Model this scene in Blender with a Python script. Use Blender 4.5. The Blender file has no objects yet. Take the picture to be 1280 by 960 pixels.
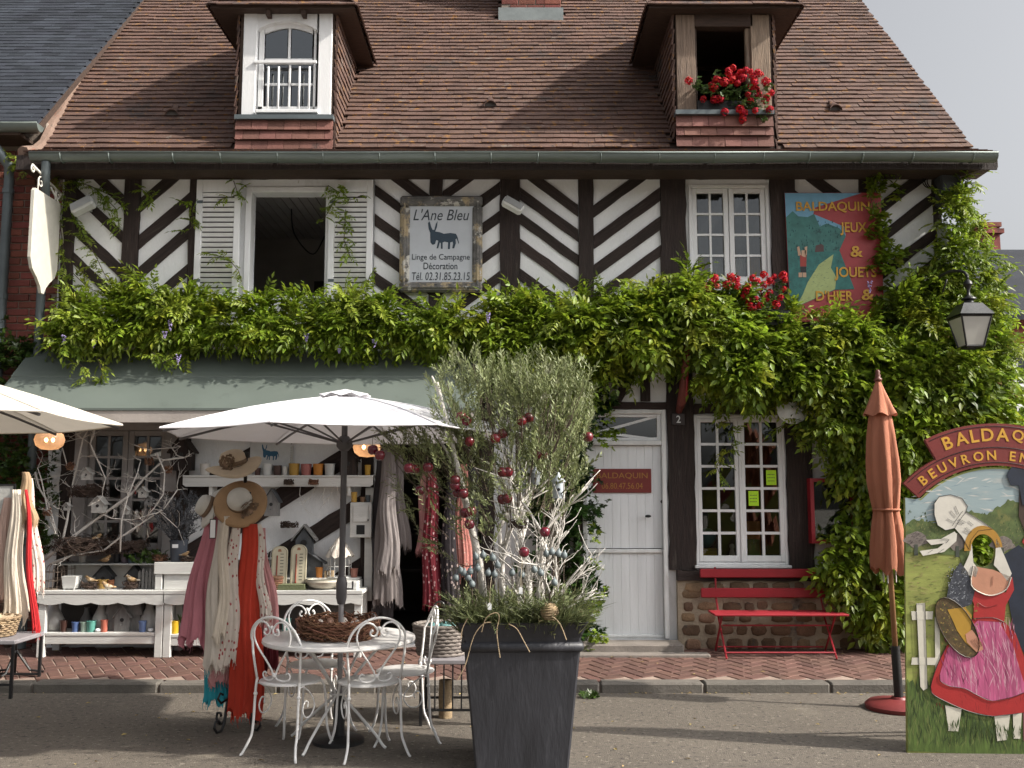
import bpy, bmesh, math, random
from mathutils import Vector, Matrix, Euler
from math import sin, cos, pi, radians, sqrt, atan2, hypot
R = random.Random(11)
S = bpy.context.scene
COL = S.collection
# ---------------------------------------------------------------- camera, sky, sun, exposure
CAM_D, CAM_H, PITCH, FOC = 9.6, 1.65, radians(6.42), 1200.0
cd = bpy.data.cameras.new('camera'); cam = bpy.data.objects.new('camera', cd); COL.objects.link(cam)
cam.location = (0, -CAM_D, CAM_H); cam.rotation_euler = (pi/2 + PITCH, 0, 0)
cd.sensor_width = 36; cd.lens = 36*FOC/1280; cd.clip_start = .1; cd.clip_end = 2000
S.camera = cam
SUN = Vector((1.27, -.33, 1.0)).normalized()          # towards the sun: from the right, a little in front of the house
wd = bpy.data.worlds.new('World'); S.world = wd; wd.use_nodes = True
wn, wl = wd.node_tree.nodes, wd.node_tree.links
sky = wn.new('ShaderNodeTexSky'); sky.sky_type = 'NISHITA'; sky.sun_disc = False
sky.sun_elevation = math.asin(SUN.z); sky.sun_rotation = atan2(SUN.x, SUN.y)
sky.air_density = 1.0; sky.dust_density = 6.5; sky.ozone_density = 1.0
hs = wn.new('ShaderNodeHueSaturation'); hs.inputs['Saturation'].default_value = .2
wl.new(sky.outputs[0], hs.inputs['Color']); wl.new(hs.outputs[0], wn['Background'].inputs['Color'])
wn['Background'].inputs['Strength'].default_value = .15
ld = bpy.data.lights.new('sun', 'SUN'); lo = bpy.data.objects.new('sun', ld); COL.objects.link(lo)
ld.energy = 4.8; ld.angle = radians(1.0); ld.color = (1, .93, .82)
lo.rotation_euler = (-SUN).to_track_quat('-Z', 'Y').to_euler(); lo.location = (8, -6, 12)
S.view_settings.view_transform = 'Standard'; S.view_settings.look = 'None'
S.view_settings.exposure = 0.38; S.view_settings.gamma = 1.0
S.render.engine = 'CYCLES'; S.cycles.max_bounces = 6; S.cycles.transparent_max_bounces = 12
S.cycles.diffuse_bounces = 3; S.cycles.glossy_bounces = 3; S.cycles.transmission_bounces = 4
S.cycles.use_denoising = True; S.cycles.caustics_reflective = False; S.cycles.caustics_refractive = False

# ---------------------------------------------------------------- measuring the place from the photograph
def W(px, py, Y):
    """point of the plane at depth Y that lies on the line of sight through a photo pixel"""
    u, v = (px-640)/FOC, (480-py)/FOC
    dy, dz = cos(PITCH)-v*sin(PITCH), sin(PITCH)+v*cos(PITCH)
    t = (Y+CAM_D)/dy
    return Vector((u*t, Y, CAM_H+dz*t))
def XZ(px, py, Y=0):
    w = W(px, py, Y); return (w.x, w.z)
def G(px, py, z=0):
    u, v = (px-640)/FOC, (480-py)/FOC
    dy, dz = cos(PITCH)-v*sin(PITCH), sin(PITCH)+v*cos(PITCH)
    t = (z-CAM_H)/dz
    return Vector((u*t, dy*t-CAM_D, z))

# ---------------------------------------------------------------- mesh building
class MB:
    def __init__(s): s.v = []; s.f = []; s.T = None; s.mi = []
    def add(s, vs, fs):
        n = len(s.v)
        if s.T is not None: vs = [s.T @ Vector(p) for p in vs]
        s.v += [tuple(p) for p in vs]; s.f += [tuple(i+n for i in f) for f in fs]; return s
    def box(s, x0, x1, y0, y1, z0, z1):
        return s.add([(x0,y0,z0),(x1,y0,z0),(x1,y1,z0),(x0,y1,z0),(x0,y0,z1),(x1,y0,z1),(x1,y1,z1),(x0,y1,z1)],
            [(0,3,2,1),(4,5,6,7),(0,1,5,4),(1,2,6,5),(2,3,7,6),(3,0,4,7)])
    def bev(s, x0, x1, y0, y1, z0, z1, b=.006):
        """box with chamfered edges"""
        b = min(b, (x1-x0)*.3, (y1-y0)*.3, (z1-z0)*.3)
        X, Y, Z = (x0, x1), (y0, y1), (z0, z1)
        vs = []; idx = {}
        for i in (0,1):
            for j in (0,1):
                for k in (0,1):
                    sx, sy, sz = 1-2*i, 1-2*j, 1-2*k
                    for a in range(3):
                        p = [X[i]+sx*b, Y[j]+sy*b, Z[k]+sz*b]
                        p[a] = (X[i], Y[j], Z[k])[a]
                        idx[i,j,k,a] = len(vs); vs.append(p)
        fs = []
        I = idx
        for i in (0,1):
            q = [I[i,0,0,0], I[i,1,0,0], I[i,1,1,0], I[i,0,1,0]]; fs.append(q if i else q[::-1])
            q = [I[0,i,0,1], I[1,i,0,1], I[1,i,1,1], I[0,i,1,1]]; fs.append(q[::-1] if i else q)
            q = [I[0,0,i,2], I[1,0,i,2], I[1,1,i,2], I[0,1,i,2]]; fs.append(q if i else q[::-1])
        for i in (0,1):
            for j in (0,1):
                fs.append([I[i,j,0,0], I[i,j,1,0], I[i,j,1,1], I[i,j,0,1]])
                fs.append([I[i,0,j,0], I[i,1,j,0], I[i,1,j,2], I[i,0,j,2]])
                fs.append([I[0,i,j,1], I[1,i,j,1], I[1,i,j,2], I[0,i,j,2]])
                for k in (0,1): fs.append([I[i,j,k,0], I[i,j,k,1], I[i,j,k,2]])
        return s.add(vs, fs)
    def poly(s, pts): return s.add(pts, [tuple(range(len(pts)))])
    def prism(s, pts, y0, y1):
        """polygon of (x,z) points, front face at y0, back at y1"""
        n = len(pts)
        return s.add([(x,y0,z) for x,z in pts]+[(x,y1,z) for x,z in pts],
            [tuple(range(n)), tuple(range(2*n-1, n-1, -1))]+[(i, i+n, (i+1)%n+n, (i+1)%n) for i in range(n)])
    def ring(s, outer, inner, y0, y1):
        """frame between two closed outlines with the same number of points"""
        n = len(outer)
        vs = [(x,y0,z) for x,z in outer]+[(x,y0,z) for x,z in inner]+[(x,y1,z) for x,z in outer]+[(x,y1,z) for x,z in inner]
        fs = []
        for i in range(n):
            j = (i+1)%n
            fs += [(i,j,n+j,n+i),(2*n+i,3*n+i,3*n+j,2*n+j),(i,2*n+i,2*n+j,j),(n+i,n+j,3*n+j,3*n+i)]
        return s.add(vs, fs)
    def tube(s, pts, r, n=6, closed=False, flat=1.0, sm=0):
        pts = [Vector(p) for p in pts]
        if sm and len(pts) > 2:
            q = []; rq = []; N_ = len(pts)
            for i in range(N_-1):
                a_, b_, c_, d_ = pts[max(i-1,0)], pts[i], pts[i+1], pts[min(i+2,N_-1)]
                for k in range(sm):
                    t = k/sm; q.append(.5*((2*b_)+(c_-a_)*t+(2*a_-5*b_+4*c_-d_)*t*t+(3*b_-a_-3*c_+d_)*t**3))
                    if isinstance(r, (list, tuple)): rq.append(r[i]+(r[i+1]-r[i])*t)
            q.append(pts[-1]); pts = q
            if isinstance(r, (list, tuple)): r = rq+[r[-1]]
        m = len(pts)
        rr = r if isinstance(r, (list, tuple)) else [r]*m
        vs = []; ref = None
        for i, p in enumerate(pts):
            if closed: d = pts[(i+1)%m]-pts[i-1]
            else: d = pts[min(i+1,m-1)]-pts[max(i-1,0)]
            if d.length < 1e-9: d = Vector((0,0,1))
            d.normalize()
            if ref is None:
                ref = Vector((0,0,1)) if abs(d.z) < .9 else Vector((1,0,0))
            a = d.cross(ref)
            if a.length < 1e-6: a = d.orthogonal()
            a.normalize(); b = a.cross(d); ref = b
            for k in range(n):
                t = 2*pi*k/n
                vs.append(p+a*(cos(t)*rr[i])+b*(sin(t)*rr[i]*flat))
        fs = []
        for i in range(m if closed else m-1):
            o, q = i*n, ((i+1)%m)*n
            for k in range(n): fs.append((o+k, o+(k+1)%n, q+(k+1)%n, q+k))
        if not closed: fs += [tuple(range(n-1,-1,-1)), tuple(range((m-1)*n, m*n))]
        return s.add(vs, fs)
    def lathe(s, prof, c=(0,0,0), n=16, sx=1, sy=1):
        vs = []; fs = []; m = len(prof)
        for r, z in prof:
            for k in range(n):
                t = 2*pi*k/n; vs.append((c[0]+cos(t)*r*sx, c[1]+sin(t)*r*sy, c[2]+z))
        for i in range(m-1):
            for k in range(n): fs.append((i*n+k, i*n+(k+1)%n, (i+1)*n+(k+1)%n, (i+1)*n+k))
        if prof[0][0] > 1e-5: fs.append(tuple(range(n-1,-1,-1)))
        if prof[-1][0] > 1e-5: fs.append(tuple(range((m-1)*n, m*n)))
        return s.add(vs, fs)
    def ball(s, c, r, n=10, sz=1, sx=1, sy=1):
        m = max(4, n//2+1)
        return s.lathe([(max(r*sin(pi*i/m), 1e-6), -r*cos(pi*i/m)*sz) for i in range(m+1)], c, n, sx, sy)
    def build(s, name, mat, parent=None, smooth=False, loc=None, kind=None):
        me = bpy.data.meshes.new(name); me.from_pydata(s.v, [], s.f)
        me.materials.append(mat)
        if smooth:
            me.shade_smooth()
            if smooth != 1: me.set_sharp_from_angle(angle=radians(smooth))
        me.update()
        o = bpy.data.objects.new(name, me); COL.objects.link(o)
        if parent is not None: o.parent = parent
        if loc is not None: o.location = loc
        if kind: o['kind'] = kind
        return o
def tag(o, label=None, cat=None, group=None, kind=None):
    if label: o['label'] = label
    if cat: o['category'] = cat
    if group: o['group'] = group
    if kind: o['kind'] = kind
    return o
def thing(name, label, cat, loc=(0,0,0), rz=0, group=None):
    o = bpy.data.objects.new(name, None); COL.objects.link(o)
    o.empty_display_size = .1; o.location = loc; o.rotation_euler = (0, 0, rz)
    return tag(o, label, cat, group)
def one(mb, name, mat, label, cat, loc=None, group=None, smooth=False, rz=0):
    o = mb.build(name, mat, None, smooth, loc); o.rotation_euler = (0, 0, rz)
    return tag(o, label, cat, group)
def inst(src, parent, loc=None, rot=None, scale=None):
    c = src.copy(); COL.objects.link(c); c.parent = parent
    if loc is not None: c.location = loc
    if rot is not None: c.rotation_euler = rot
    if scale is not None: c.scale = scale
    return c
def dup(root, loc, rz, label=None, group=None):
    r = root.copy(); COL.objects.link(r); r.location = loc; r.rotation_euler = (0,0,rz)
    if label: r['label'] = label
    if group: r['group'] = group
    for ch in list(root.children):
        c = ch.copy(); COL.objects.link(c); c.parent = r
        for g in list(ch.children):
            d = g.copy(); COL.objects.link(d); d.parent = c
    return r
def clip(poly, x0, x1, z0, z1):
    def cut(P, f):
        out = []
        for i in range(len(P)):
            a, b = P[i-1], P[i]; fa, fb = f(a), f(b)
            if (fa >= 0) != (fb >= 0):
                t = fa/(fa-fb); out.append((a[0]+(b[0]-a[0])*t, a[1]+(b[1]-a[1])*t))
            if fb >= 0: out.append(b)
        return out
    for f in (lambda p: p[0]-x0, lambda p: x1-p[0], lambda p: p[1]-z0, lambda p: z1-p[1]):
        if not poly: return []
        poly = cut(poly, f)
    return poly

# ---------------------------------------------------------------- materials
def mk(name, col, rough=.7, var=.18, scale=6, bump=0, bscale=60, metal=0, rnd=0, stretch=(1,1,1), rot=0,
       spots=None, trans=0, spec=.5, coat=0, fine=0):
    """colour with noise, per-piece variation, optional blotches [(colour, scale, threshold, softness)], relief"""
    m = bpy.data.materials.new(name); m.use_nodes = True
    N, L = m.node_tree.nodes, m.node_tree.links
    b = N['Principled BSDF']
    b.inputs['Roughness'].default_value = rough; b.inputs['Metallic'].default_value = metal
    b.inputs['Specular IOR Level'].default_value = spec
    if coat: b.inputs['Coat Weight'].default_value = coat
    geo = N.new('ShaderNodeNewGeometry'); mp = N.new('ShaderNodeMapping'); mp.vector_type = 'POINT'
    L.new(geo.outputs['Position'], mp.inputs['Vector'])
    if rot:
        m0 = N.new('ShaderNodeMapping'); m0.inputs['Rotation'].default_value = (0, rot, 0)
        L.new(geo.outputs['Position'], m0.inputs['Vector']); L.new(m0.outputs[0], mp.inputs['Vector'])
    mp.inputs['Scale'].default_value = stretch
    def noise(sc, det=4, ro=.55):
        n = N.new('ShaderNodeTexNoise'); n.inputs['Scale'].default_value = sc
        n.inputs['Detail'].default_value = det; n.inputs['Roughness'].default_value = ro
        L.new(mp.outputs[0], n.inputs['Vector']); return n
    n1 = noise(scale, 6, .6)
    ramp = N.new('ShaderNodeMapRange'); ramp.inputs[1].default_value = .25; ramp.inputs[2].default_value = .75
    ramp.inputs[3].default_value = 1-var; ramp.inputs[4].default_value = 1+var
    L.new(n1.outputs['Fac'], ramp.inputs[0]); val = ramp.outputs[0]
    def mul(a, bb):
        x = N.new('ShaderNodeMath'); x.operation = 'MULTIPLY'; L.new(a, x.inputs[0])
        if isinstance(bb, float): x.inputs[1].default_value = bb
        else: L.new(bb, x.inputs[1])
        return x.outputs[0]
    if fine:
        nf = noise(bscale*3, 2); r2 = N.new('ShaderNodeMapRange'); r2.inputs[1].default_value = .3; r2.inputs[2].default_value = .7
        r2.inputs[3].default_value = 1-fine; r2.inputs[4].default_value = 1+fine
        L.new(nf.outputs['Fac'], r2.inputs[0]); val = mul(val, r2.outputs[0])
    rv = None
    if rnd:
        oi = N.new('ShaderNodeObjectInfo'); ad = N.new('ShaderNodeMath'); ad.operation = 'ADD'
        L.new(oi.outputs['Random'], ad.inputs[0]); L.new(geo.outputs['Random Per Island'], ad.inputs[1])
        fr = N.new('ShaderNodeMath'); fr.operation = 'FRACT'; L.new(ad.outputs[0], fr.inputs[0]); rv = fr.outputs[0]
        r3 = N.new('ShaderNodeMapRange'); r3.inputs[3].default_value = 1-rnd; r3.inputs[4].default_value = 1+rnd
        L.new(rv, r3.inputs[0]); val = mul(val, r3.outputs[0])
    mx = N.new('ShaderNodeMix'); mx.data_type = 'RGBA'; mx.blend_type = 'MULTIPLY'; mx.inputs[0].default_value = 1
    mx.inputs[6].default_value = (*col, 1); L.new(val, mx.inputs[7]); cur = mx.outputs[2]
    if rnd:
        hu = N.new('ShaderNodeHueSaturation'); r4 = N.new('ShaderNodeMapRange')
        r4.inputs[3].default_value = .5-.010*rnd/.3; r4.inputs[4].default_value = .5+.010*rnd/.3
        ws = N.new('ShaderNodeTexWhiteNoise'); ws.noise_dimensions = '1D'; L.new(rv, ws.inputs['W'])
        L.new(ws.outputs['Value'], r4.inputs[0]); L.new(r4.outputs[0], hu.inputs['Hue']); L.new(cur, hu.inputs['Color']); cur = hu.outputs[0]
    for (c, sc, th, so) in spots or []:
        r = N.new('ShaderNodeMapRange'); r.interpolation_type = 'SMOOTHSTEP'
        if sc < 0:
            n = N.new('ShaderNodeTexVoronoi'); n.inputs['Scale'].default_value = -sc; L.new(mp.outputs[0], n.inputs['Vector'])
            r.inputs[1].default_value = th; r.inputs[2].default_value = th-so; L.new(n.outputs['Distance'], r.inputs[0])
        else:
            n = noise(sc, 8, .65); r.inputs[1].default_value = th; r.inputs[2].default_value = th+so; L.new(n.outputs['Fac'], r.inputs[0])
        k = N.new('ShaderNodeMix'); k.data_type = 'RGBA'; L.new(r.outputs[0], k.inputs[0])
        L.new(cur, k.inputs[6]); k.inputs[7].default_value = (*c, 1); cur = k.outputs[2]
    L.new(cur, b.inputs['Base Color'])
    if bump:
        nb = noise(bscale, 5); bp = N.new('ShaderNodeBump'); bp.inputs['Strength'].default_value = bump
        bp.inputs['Distance'].default_value = .01; L.new(nb.outputs['Fac'], bp.inputs['Height']); L.new(bp.outputs[0], b.inputs['Normal'])
    if trans:
        t = N.new('ShaderNodeBsdfTranslucent'); L.new(cur, t.inputs['Color']); x = N.new('ShaderNodeMixShader')
        x.inputs[0].default_value = trans; L.new(b.outputs[0], x.inputs[1]); L.new(t.outputs[0], x.inputs[2])
        L.new(x.outputs[0], N['Material Output'].inputs['Surface'])
    return m
def glassmat(name, tint, mn=.06, mxr=.5, rough=.02):
    m = bpy.data.materials.new(name); m.use_nodes = True
    N, L = m.node_tree.nodes, m.node_tree.links; N.remove(N['Principled BSDF'])
    t = N.new('ShaderNodeBsdfTransparent'); t.inputs[0].default_value = (*tint, 1)
    g = N.new('ShaderNodeBsdfGlossy'); g.inputs['Roughness'].default_value = rough; g.inputs[0].default_value = (.9,.93,.95,1)
    lw = N.new('ShaderNodeFresnel'); lw.inputs['IOR'].default_value = 1.5
    r = N.new('ShaderNodeMapRange'); r.inputs[3].default_value = mn; r.inputs[4].default_value = 1
    L.new(lw.outputs[0], r.inputs[0])
    x = N.new('ShaderNodeMixShader'); L.new(r.outputs[0], x.inputs[0]); L.new(t.outputs[0], x.inputs[1]); L.new(g.outputs[0], x.inputs[2])
    L.new(x.outputs[0], N['Material Output'].inputs['Surface']); return m
def emit(name, col, strength):
    m = bpy.data.materials.new(name); m.use_nodes = True
    b = m.node_tree.nodes['Principled BSDF']; b.inputs['Base Color'].default_value = (*col, 1)
    b.inputs['Emission Color'].default_value = (*col, 1); b.inputs['Emission Strength'].default_value = strength
    return m
_p = {}
def paint(col, rough=.55, var=.1, bump=.06, **k):
    key = (tuple(col), rough, var, bump, tuple(sorted(k.items(), key=str)))
    if str(key) not in _p: _p[str(key)] = mk('paint', col, rough, var, 14, bump, 90, **k)
    return _p[str(key)]
WOOD = (.030, .019, .016)
m_wood = mk('dark_timber', WOOD, .8, .55, 9, .9, 28, stretch=(6,6,.5), spots=[((.075,.06,.052), 5, .56, .18)], rnd=.2)
m_woodh = mk('dark_timber_lying', WOOD, .8, .55, 9, .9, 28, stretch=(.5,6,6), spots=[((.075,.06,.052), 5, .56, .18)], rnd=.2)
m_woodl = mk('dark_timber_falling', WOOD, .8, .55, 9, .9, 28, stretch=(.5,6,6), rot=-radians(35), spots=[((.07,.056,.048), 5, .56, .18)], rnd=.2)
m_woodr = mk('dark_timber_rising', WOOD, .8, .55, 9, .9, 28, stretch=(.5,6,6), rot=radians(35), spots=[((.07,.056,.048), 5, .56, .18)], rnd=.2)
m_greywood = mk('weathered_oak', (.20,.145,.105), .8, .45, 7, .7, 25, stretch=(6,6,.5), spots=[((.07,.05,.04), 4, .58, .15), ((.32,.27,.22), 3, .60, .15)], rnd=.15)
m_soffit = mk('soffit_board', (.050,.029,.020), .8, .4, 8, .6, 30, stretch=(1,5,5))
m_plaster = mk('lime_plaster', (.80,.81,.82), .9, .08, 3, .4, 25, stretch=(1,1,.45), spots=[((.52,.51,.49), 2.2, .57, .2), ((.36,.32,.27), 9, .67, .06), ((.30,.28,.26), 26, .70, .03)], fine=.03)
m_plasterg = mk('grey_plaster', (.42,.40,.38), .9, .15, 3, .3, 25)
m_white = mk('white_paint', (.82,.83,.84), .5, .06, 5, .25, 40, stretch=(3,3,.5), spots=[((.50,.48,.44), 14, .70, .06)])
m_whiteh = mk('white_paint_aged', (.76,.77,.77), .55, .10, 4, .4, 30, stretch=(3,3,.5), spots=[((.42,.40,.36), 10, .64, .10)])
m_door = mk('door_paint', (.80,.82,.84), .5, .10, 2.5, .3, 40, stretch=(4,4,.4), spots=[((.45,.45,.44), 6, .64, .14)])
m_greypaint = mk('grey_paint', (.30,.28,.27), .6, .15, 5, .2, 40)
m_tile = mk('clay_tile', (.104,.059,.046), .85, .34, 2.4, .5, 70, rnd=.10, fine=.25,
            spots=[((.045,.036,.034), 1.3, .55, .16), ((.155,.125,.105), 7, .60, .10), ((.235,.115,.03), 10, .575, .10), ((.22,.10,.022), 20, .60, .06), ((.030,.026,.025), 12, .63, .06)])
m_tilep = mk('clay_tile_hung', (.175,.078,.062), .8, .25, 5, .5, 70, rnd=.22, fine=.15, spots=[((.07,.045,.04), 4, .60, .15), ((.5,.45,.42), 14, .73, .03)])
m_slate = mk('roof_slate', (.034,.039,.050), .75, .25, 2.5, .5, 60, rnd=.28, spec=.25, spots=[((.10,.10,.10), 16, .68, .06), ((.02,.023,.028), 2, .56, .15)])
m_brick = mk('red_brick', (.20,.060,.045), .85, .3, 5, .7, 70, rnd=.3, fine=.2, spots=[((.10,.04,.035), 3, .58, .15)])
m_mortar = mk('mortar', (.27,.225,.19), .95, .2, 6, .5, 60)
m_zinc = mk('zinc', (.155,.185,.175), .45, .22, 3, .12, 30, metal=.35, stretch=(.6,3,3), spots=[((.09,.10,.095), 2.5, .60, .15)])
m_pipe = mk('zinc_pipe', (.12,.145,.155), .5, .2, 4, .1, 30, metal=.3)
m_awning = mk('painted_sheet', (.112,.134,.120), .55, .13, 1.2, .10, 9, spots=[((.135,.155,.14), 2.5, .58, .2), ((.30,.32,.30), 22, .72, .02), ((.07,.085,.075), 1.6, .58, .15)])
m_fascia = mk('fascia_board', (.38,.34,.31), .7, .15, 4, .3, 30)
m_glass = glassmat('window_glass', (.62,.66,.66), .07)
m_glassd = glassmat('old_glass', (.42,.44,.45), .13)
m_stone = mk('field_stone', (.185,.115,.07), .9, .35, 6, .8, 35, rnd=.35, fine=.2, spots=[((.06,.05,.045), 5, .58, .12)])
m_stonemortar = mk('stone_mortar', (.33,.27,.20), .95, .25, 7, .8, 40, spots=[((.10,.09,.08), 3, .56, .15)])
m_step = mk('step_stone', (.21,.185,.165), .9, .22, 5, .5, 50, fine=.12)
m_pbrick = mk('paving_brick', (.118,.060,.047), .85, .22, 4, .5, 70, rnd=.17, fine=.15, spots=[((.10,.05,.045), 1.4, .58, .2)])
m_pjoint = mk('paving_joint', (.30,.225,.185), .95, .3, 8, .5, 60)
m_kerb = mk('kerb_granite', (.13,.118,.103), .85, .25, 5, .6, 60, rnd=.15, fine=.2, spots=[((.10,.095,.085), 2, .57, .15)])
m_asphalt = mk('asphalt', (.135,.116,.096), .95, .16, .9, 1.0, 120, fine=.30, spots=[((.060,.052,.045), 24, .54, .10), ((.27,.24,.195), 30, .575, .06), ((.38,.35,.30), 46, .64, .04), ((.05,.044,.038), 60, .60, .05), ((.105,.09,.078), .7, .56, .16), ((.20,.175,.14), 1.7, .60, .14), ((.055,.05,.045), 4.5, .70, .03)])
m_iron = mk('black_iron', (.012,.012,.013), .45, .2, 10, .2, 60)
m_wiron = mk('white_iron', (.80,.79,.78), .38, .06, 10, .12, 80, spots=[((.45,.36,.28), 40, .74, .03)])
m_gold = mk('sign_gold', (.62,.33,.035), .5, .15, 10)
m_signred = mk('sign_red', (.18,.022,.018), .5, .15, 8, .1, 60)
m_redpaint = mk('red_paint', (.30,.018,.028), .42, .14, 5, .15, 50, spots=[((.26,.03,.03), 6, .66, .10)])
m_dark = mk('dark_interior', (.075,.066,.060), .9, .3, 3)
# ================================================================ GROUND, PAVEMENT, KERB
def pave_z(y): return .078 + (y+1.37)*.052
mb = MB(); mb.poly([(-300,-80,0),(300,-80,0),(300,500,0),(-300,500,0)])
tag(mb.build('ground', m_asphalt), kind='structure')
KY0, KY1 = -1.44, -1.28          # kerb depth at the left end; it runs a little towards the wall on the right
def ky(x): return -1.40 - .012*x*0
pv = MB(); n = 24
pv.add([(-9, KY1, pave_z(KY1)-.007), (9, KY1, pave_z(KY1)-.007), (9, .02, pave_z(.02)-.007), (-9, .02, pave_z(.02)-.007)], [(0,1,2,3)])
pavement = tag(pv.build('pavement', m_pjoint), kind='structure')
b = MB(); b.bev(-.104, .104, -.0485, .0485, -.05, .0, .006); proto = b.build('brick', m_pbrick, pavement)
cells = []
a = radians(32); ca, sa = cos(a), sin(a)
P = .107
for i in range(-70, 71):
    for j in range(-70, 71):
        for o, (dx, dy, rz) in enumerate(((1.0, .5, 0), (.5, 2.0, pi/2))):
            # herringbone: lattice (1,1) and (2,-2) in brick widths
            gx, gy = i*1 + j*2 + dx, i*1 - j*2 + dy
            x, y = gx*P, gy*P
            X, Y = x*ca - y*sa, x*sa + y*ca - .65
            if -6.3 < X < 6.3 and KY1+.03 < Y < -.03: cells.append((Y, X, rz))
cells.sort()
def in_view(x, y):
    return abs(x/(y+CAM_D)) < .56
vis = [c for c in cells if in_view(c[1], c[0])]
first = set(id(c) for c in vis[:300])
rest = MB(); k = 0
slope = math.atan(.052)
for c in cells:
    Y, X, rz = c
    z = pave_z(Y) + R.uniform(-.0015, .0015); ro = (Matrix.Rotation(slope+R.uniform(-.006,.006), 3, 'X') @ Matrix.Rotation(R.uniform(-.006,.006), 3, 'Y') @ Matrix.Rotation(rz + a + R.uniform(-.012,.012), 3, 'Z')).to_euler()
    if id(c) in first:
        o = proto if k == 0 else inst(proto, pavement)
        o.location = (X, Y, z); o.rotation_euler = ro; k += 1
    else:
        rest.T = Matrix.Translation((X, Y, z)) @ Euler(ro).to_matrix().to_4x4()
        rest.bev(-.104, .104, -.0485, .0485, -.05, 0, .006)
rest.T = None
rest.build('paving_brick', m_pbrick, pavement, kind='stuff')
kerb = MB(); kerb.box(-9, 9, KY0+.02, KY1-.002, -.02, .06); kerb = tag(kerb.build('kerb', m_pjoint), kind='structure')
x = -7.0
while x < 7:
    w = R.uniform(.8, 1.15); q = MB()
    q.bev(x+.004, x+w-.004, KY0+R.uniform(-.004,.004), KY1+.0, -.03, .082+R.uniform(-.004,.004), .016)
    q.build('kerb_stone', m_kerb, kerb); x += w
# dead leaves and grit on the pavement and road
lf = MB()
for i in range(330):
    X = R.uniform(-4.5, 4.5); Y = R.choice([R.uniform(-1.2,-.05), R.uniform(-3.6,-1.5), R.uniform(-.25,-.03), R.uniform(-1.52,-1.45)])
    z = (pave_z(Y)+.004) if Y > -1.28 else .004
    s = R.uniform(.007,.026); t = R.uniform(0, 2*pi)
    lf.T = Matrix.Translation((X,Y,z)) @ Matrix.Rotation(t,4,'Z') @ Matrix.Rotation(R.uniform(-.3,.3),4,'X')
    lf.add([(-s,0,0.002),(0,-s*.45,.006),(s,0,.002),(0,s*.45,.008)], [(0,1,2,3)])
lf.T = None
tag(lf.build('dead_leaves', mk('dry_leaf', (.34,.25,.10), .8, .3, 5, rnd=.4)), kind='stuff')

# ================================================================ THE TIMBERED HOUSE
house = thing('timbered_house', 'black and white timbered house with steep clay tile roof, shop on the ground floor', 'house')
XL, XR = XZ(75, 300)[0], XZ(1177, 300)[0]
Z_EAVE = 5.0
def rect(px0, py0, px1, py1, Y=0):
    a_, b_ = XZ(px0, (py0+py1)/2, Y)[0], XZ(px1, (py0+py1)/2, Y)[0]
    c_, d_ = XZ((px0+px1)/2, py1, Y)[1], XZ((px0+px1)/2, py0, Y)[1]
    return a_, b_, c_, d_           # x0 x1 z0 z1
O_OPEN = rect(306, 234, 414, 376); O_CASE = rect(861, 231, 962, 357); O_WIN = rect(868, 519, 982, 706)
O_DOOR = rect(728, 512, 834, 798); O_SHOP = rect(92, 522, 222, 702); O_ENT = rect(467, 528, 602, 806)
OPEN = [O_OPEN, O_CASE, O_WIN, O_DOOR, O_SHOP, O_ENT]
def walled(x0, x1, z0, z1, holes, y0, y1):
    xs = sorted({x0, x1, *[h[0] for h in holes], *[h[1] for h in holes]}); xs = [x for x in xs if x0 <= x <= x1]
    m = MB()
    for a_, b_ in zip(xs, xs[1:]):
        hs_ = sorted([(h[2], h[3]) for h in holes if h[0] <= a_+1e-6 and h[1] >= b_-1e-6]); z = z0
        for lo_, hi_ in hs_ + [(z1, z1)]:
            if lo_ > z+1e-4: m.box(a_, b_, y0, y1, z, lo_)
            z = max(z, hi_)
    return m
wall = walled(XL, XR, 0.05, 5.08, OPEN, 0, .28)
wall.box(XL, XL+.25, .281, 6.6, .05, 5.08); wall.box(XR-.25, XR, .281, 6.6, .05, 5.08); wall.box(XL, XR, 6.35, 6.6, .05, 5.08)
wall_o = wall.build('wall', m_plaster, house)
gb = MB()
for x in (XL, XR-.2):
    gb.add([(x,.0,5.085),(x,6.6,5.085),(x,3.3,8.9),(x+.2,.0,5.085),(x+.2,6.6,5.085),(x+.2,3.3,8.9)], [(0,1,2),(5,4,3),(0,3,4,1),(1,4,5,2),(2,5,3,0)])
gb.build('gable', m_plasterg, house)
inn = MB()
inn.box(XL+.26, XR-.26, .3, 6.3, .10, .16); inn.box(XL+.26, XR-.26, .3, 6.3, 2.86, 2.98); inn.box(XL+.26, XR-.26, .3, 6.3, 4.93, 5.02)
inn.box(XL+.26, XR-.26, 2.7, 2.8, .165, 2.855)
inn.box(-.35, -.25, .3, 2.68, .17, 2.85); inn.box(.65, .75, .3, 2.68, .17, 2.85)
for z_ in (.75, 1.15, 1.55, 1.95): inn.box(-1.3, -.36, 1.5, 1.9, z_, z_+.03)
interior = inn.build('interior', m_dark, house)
inn = MB(); inn.box(XL+.26, XR-.26, 2.6, 2.7, 2.985, 4.925); inn.box(XL+.27, XR-.27, .31, 2.59, 2.982, 2.99); 
for x in (-3.6, -.9, 1.2, 3.3): inn.box(x, x+.1, .3, 2.58, 2.995, 4.92)
for i in range(26): inn.box(-3.45+i*.098, -3.45+i*.098+.088, .31, 2.55, 4.90, 4.925)
inn.build('upper_room', mk('dull_room', (.48,.45,.43), .9, .15, 3), house)
b = MB(); b.tube([(-2.55,1.2,4.9),(-2.5,1.15,4.6),(-2.3,1.1,4.35),(-2.2,1.15,4.45),(-2.05,1.2,4.88)], .008, 5, sm=4); b.build('hanging_cable', m_iron, house)
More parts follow.
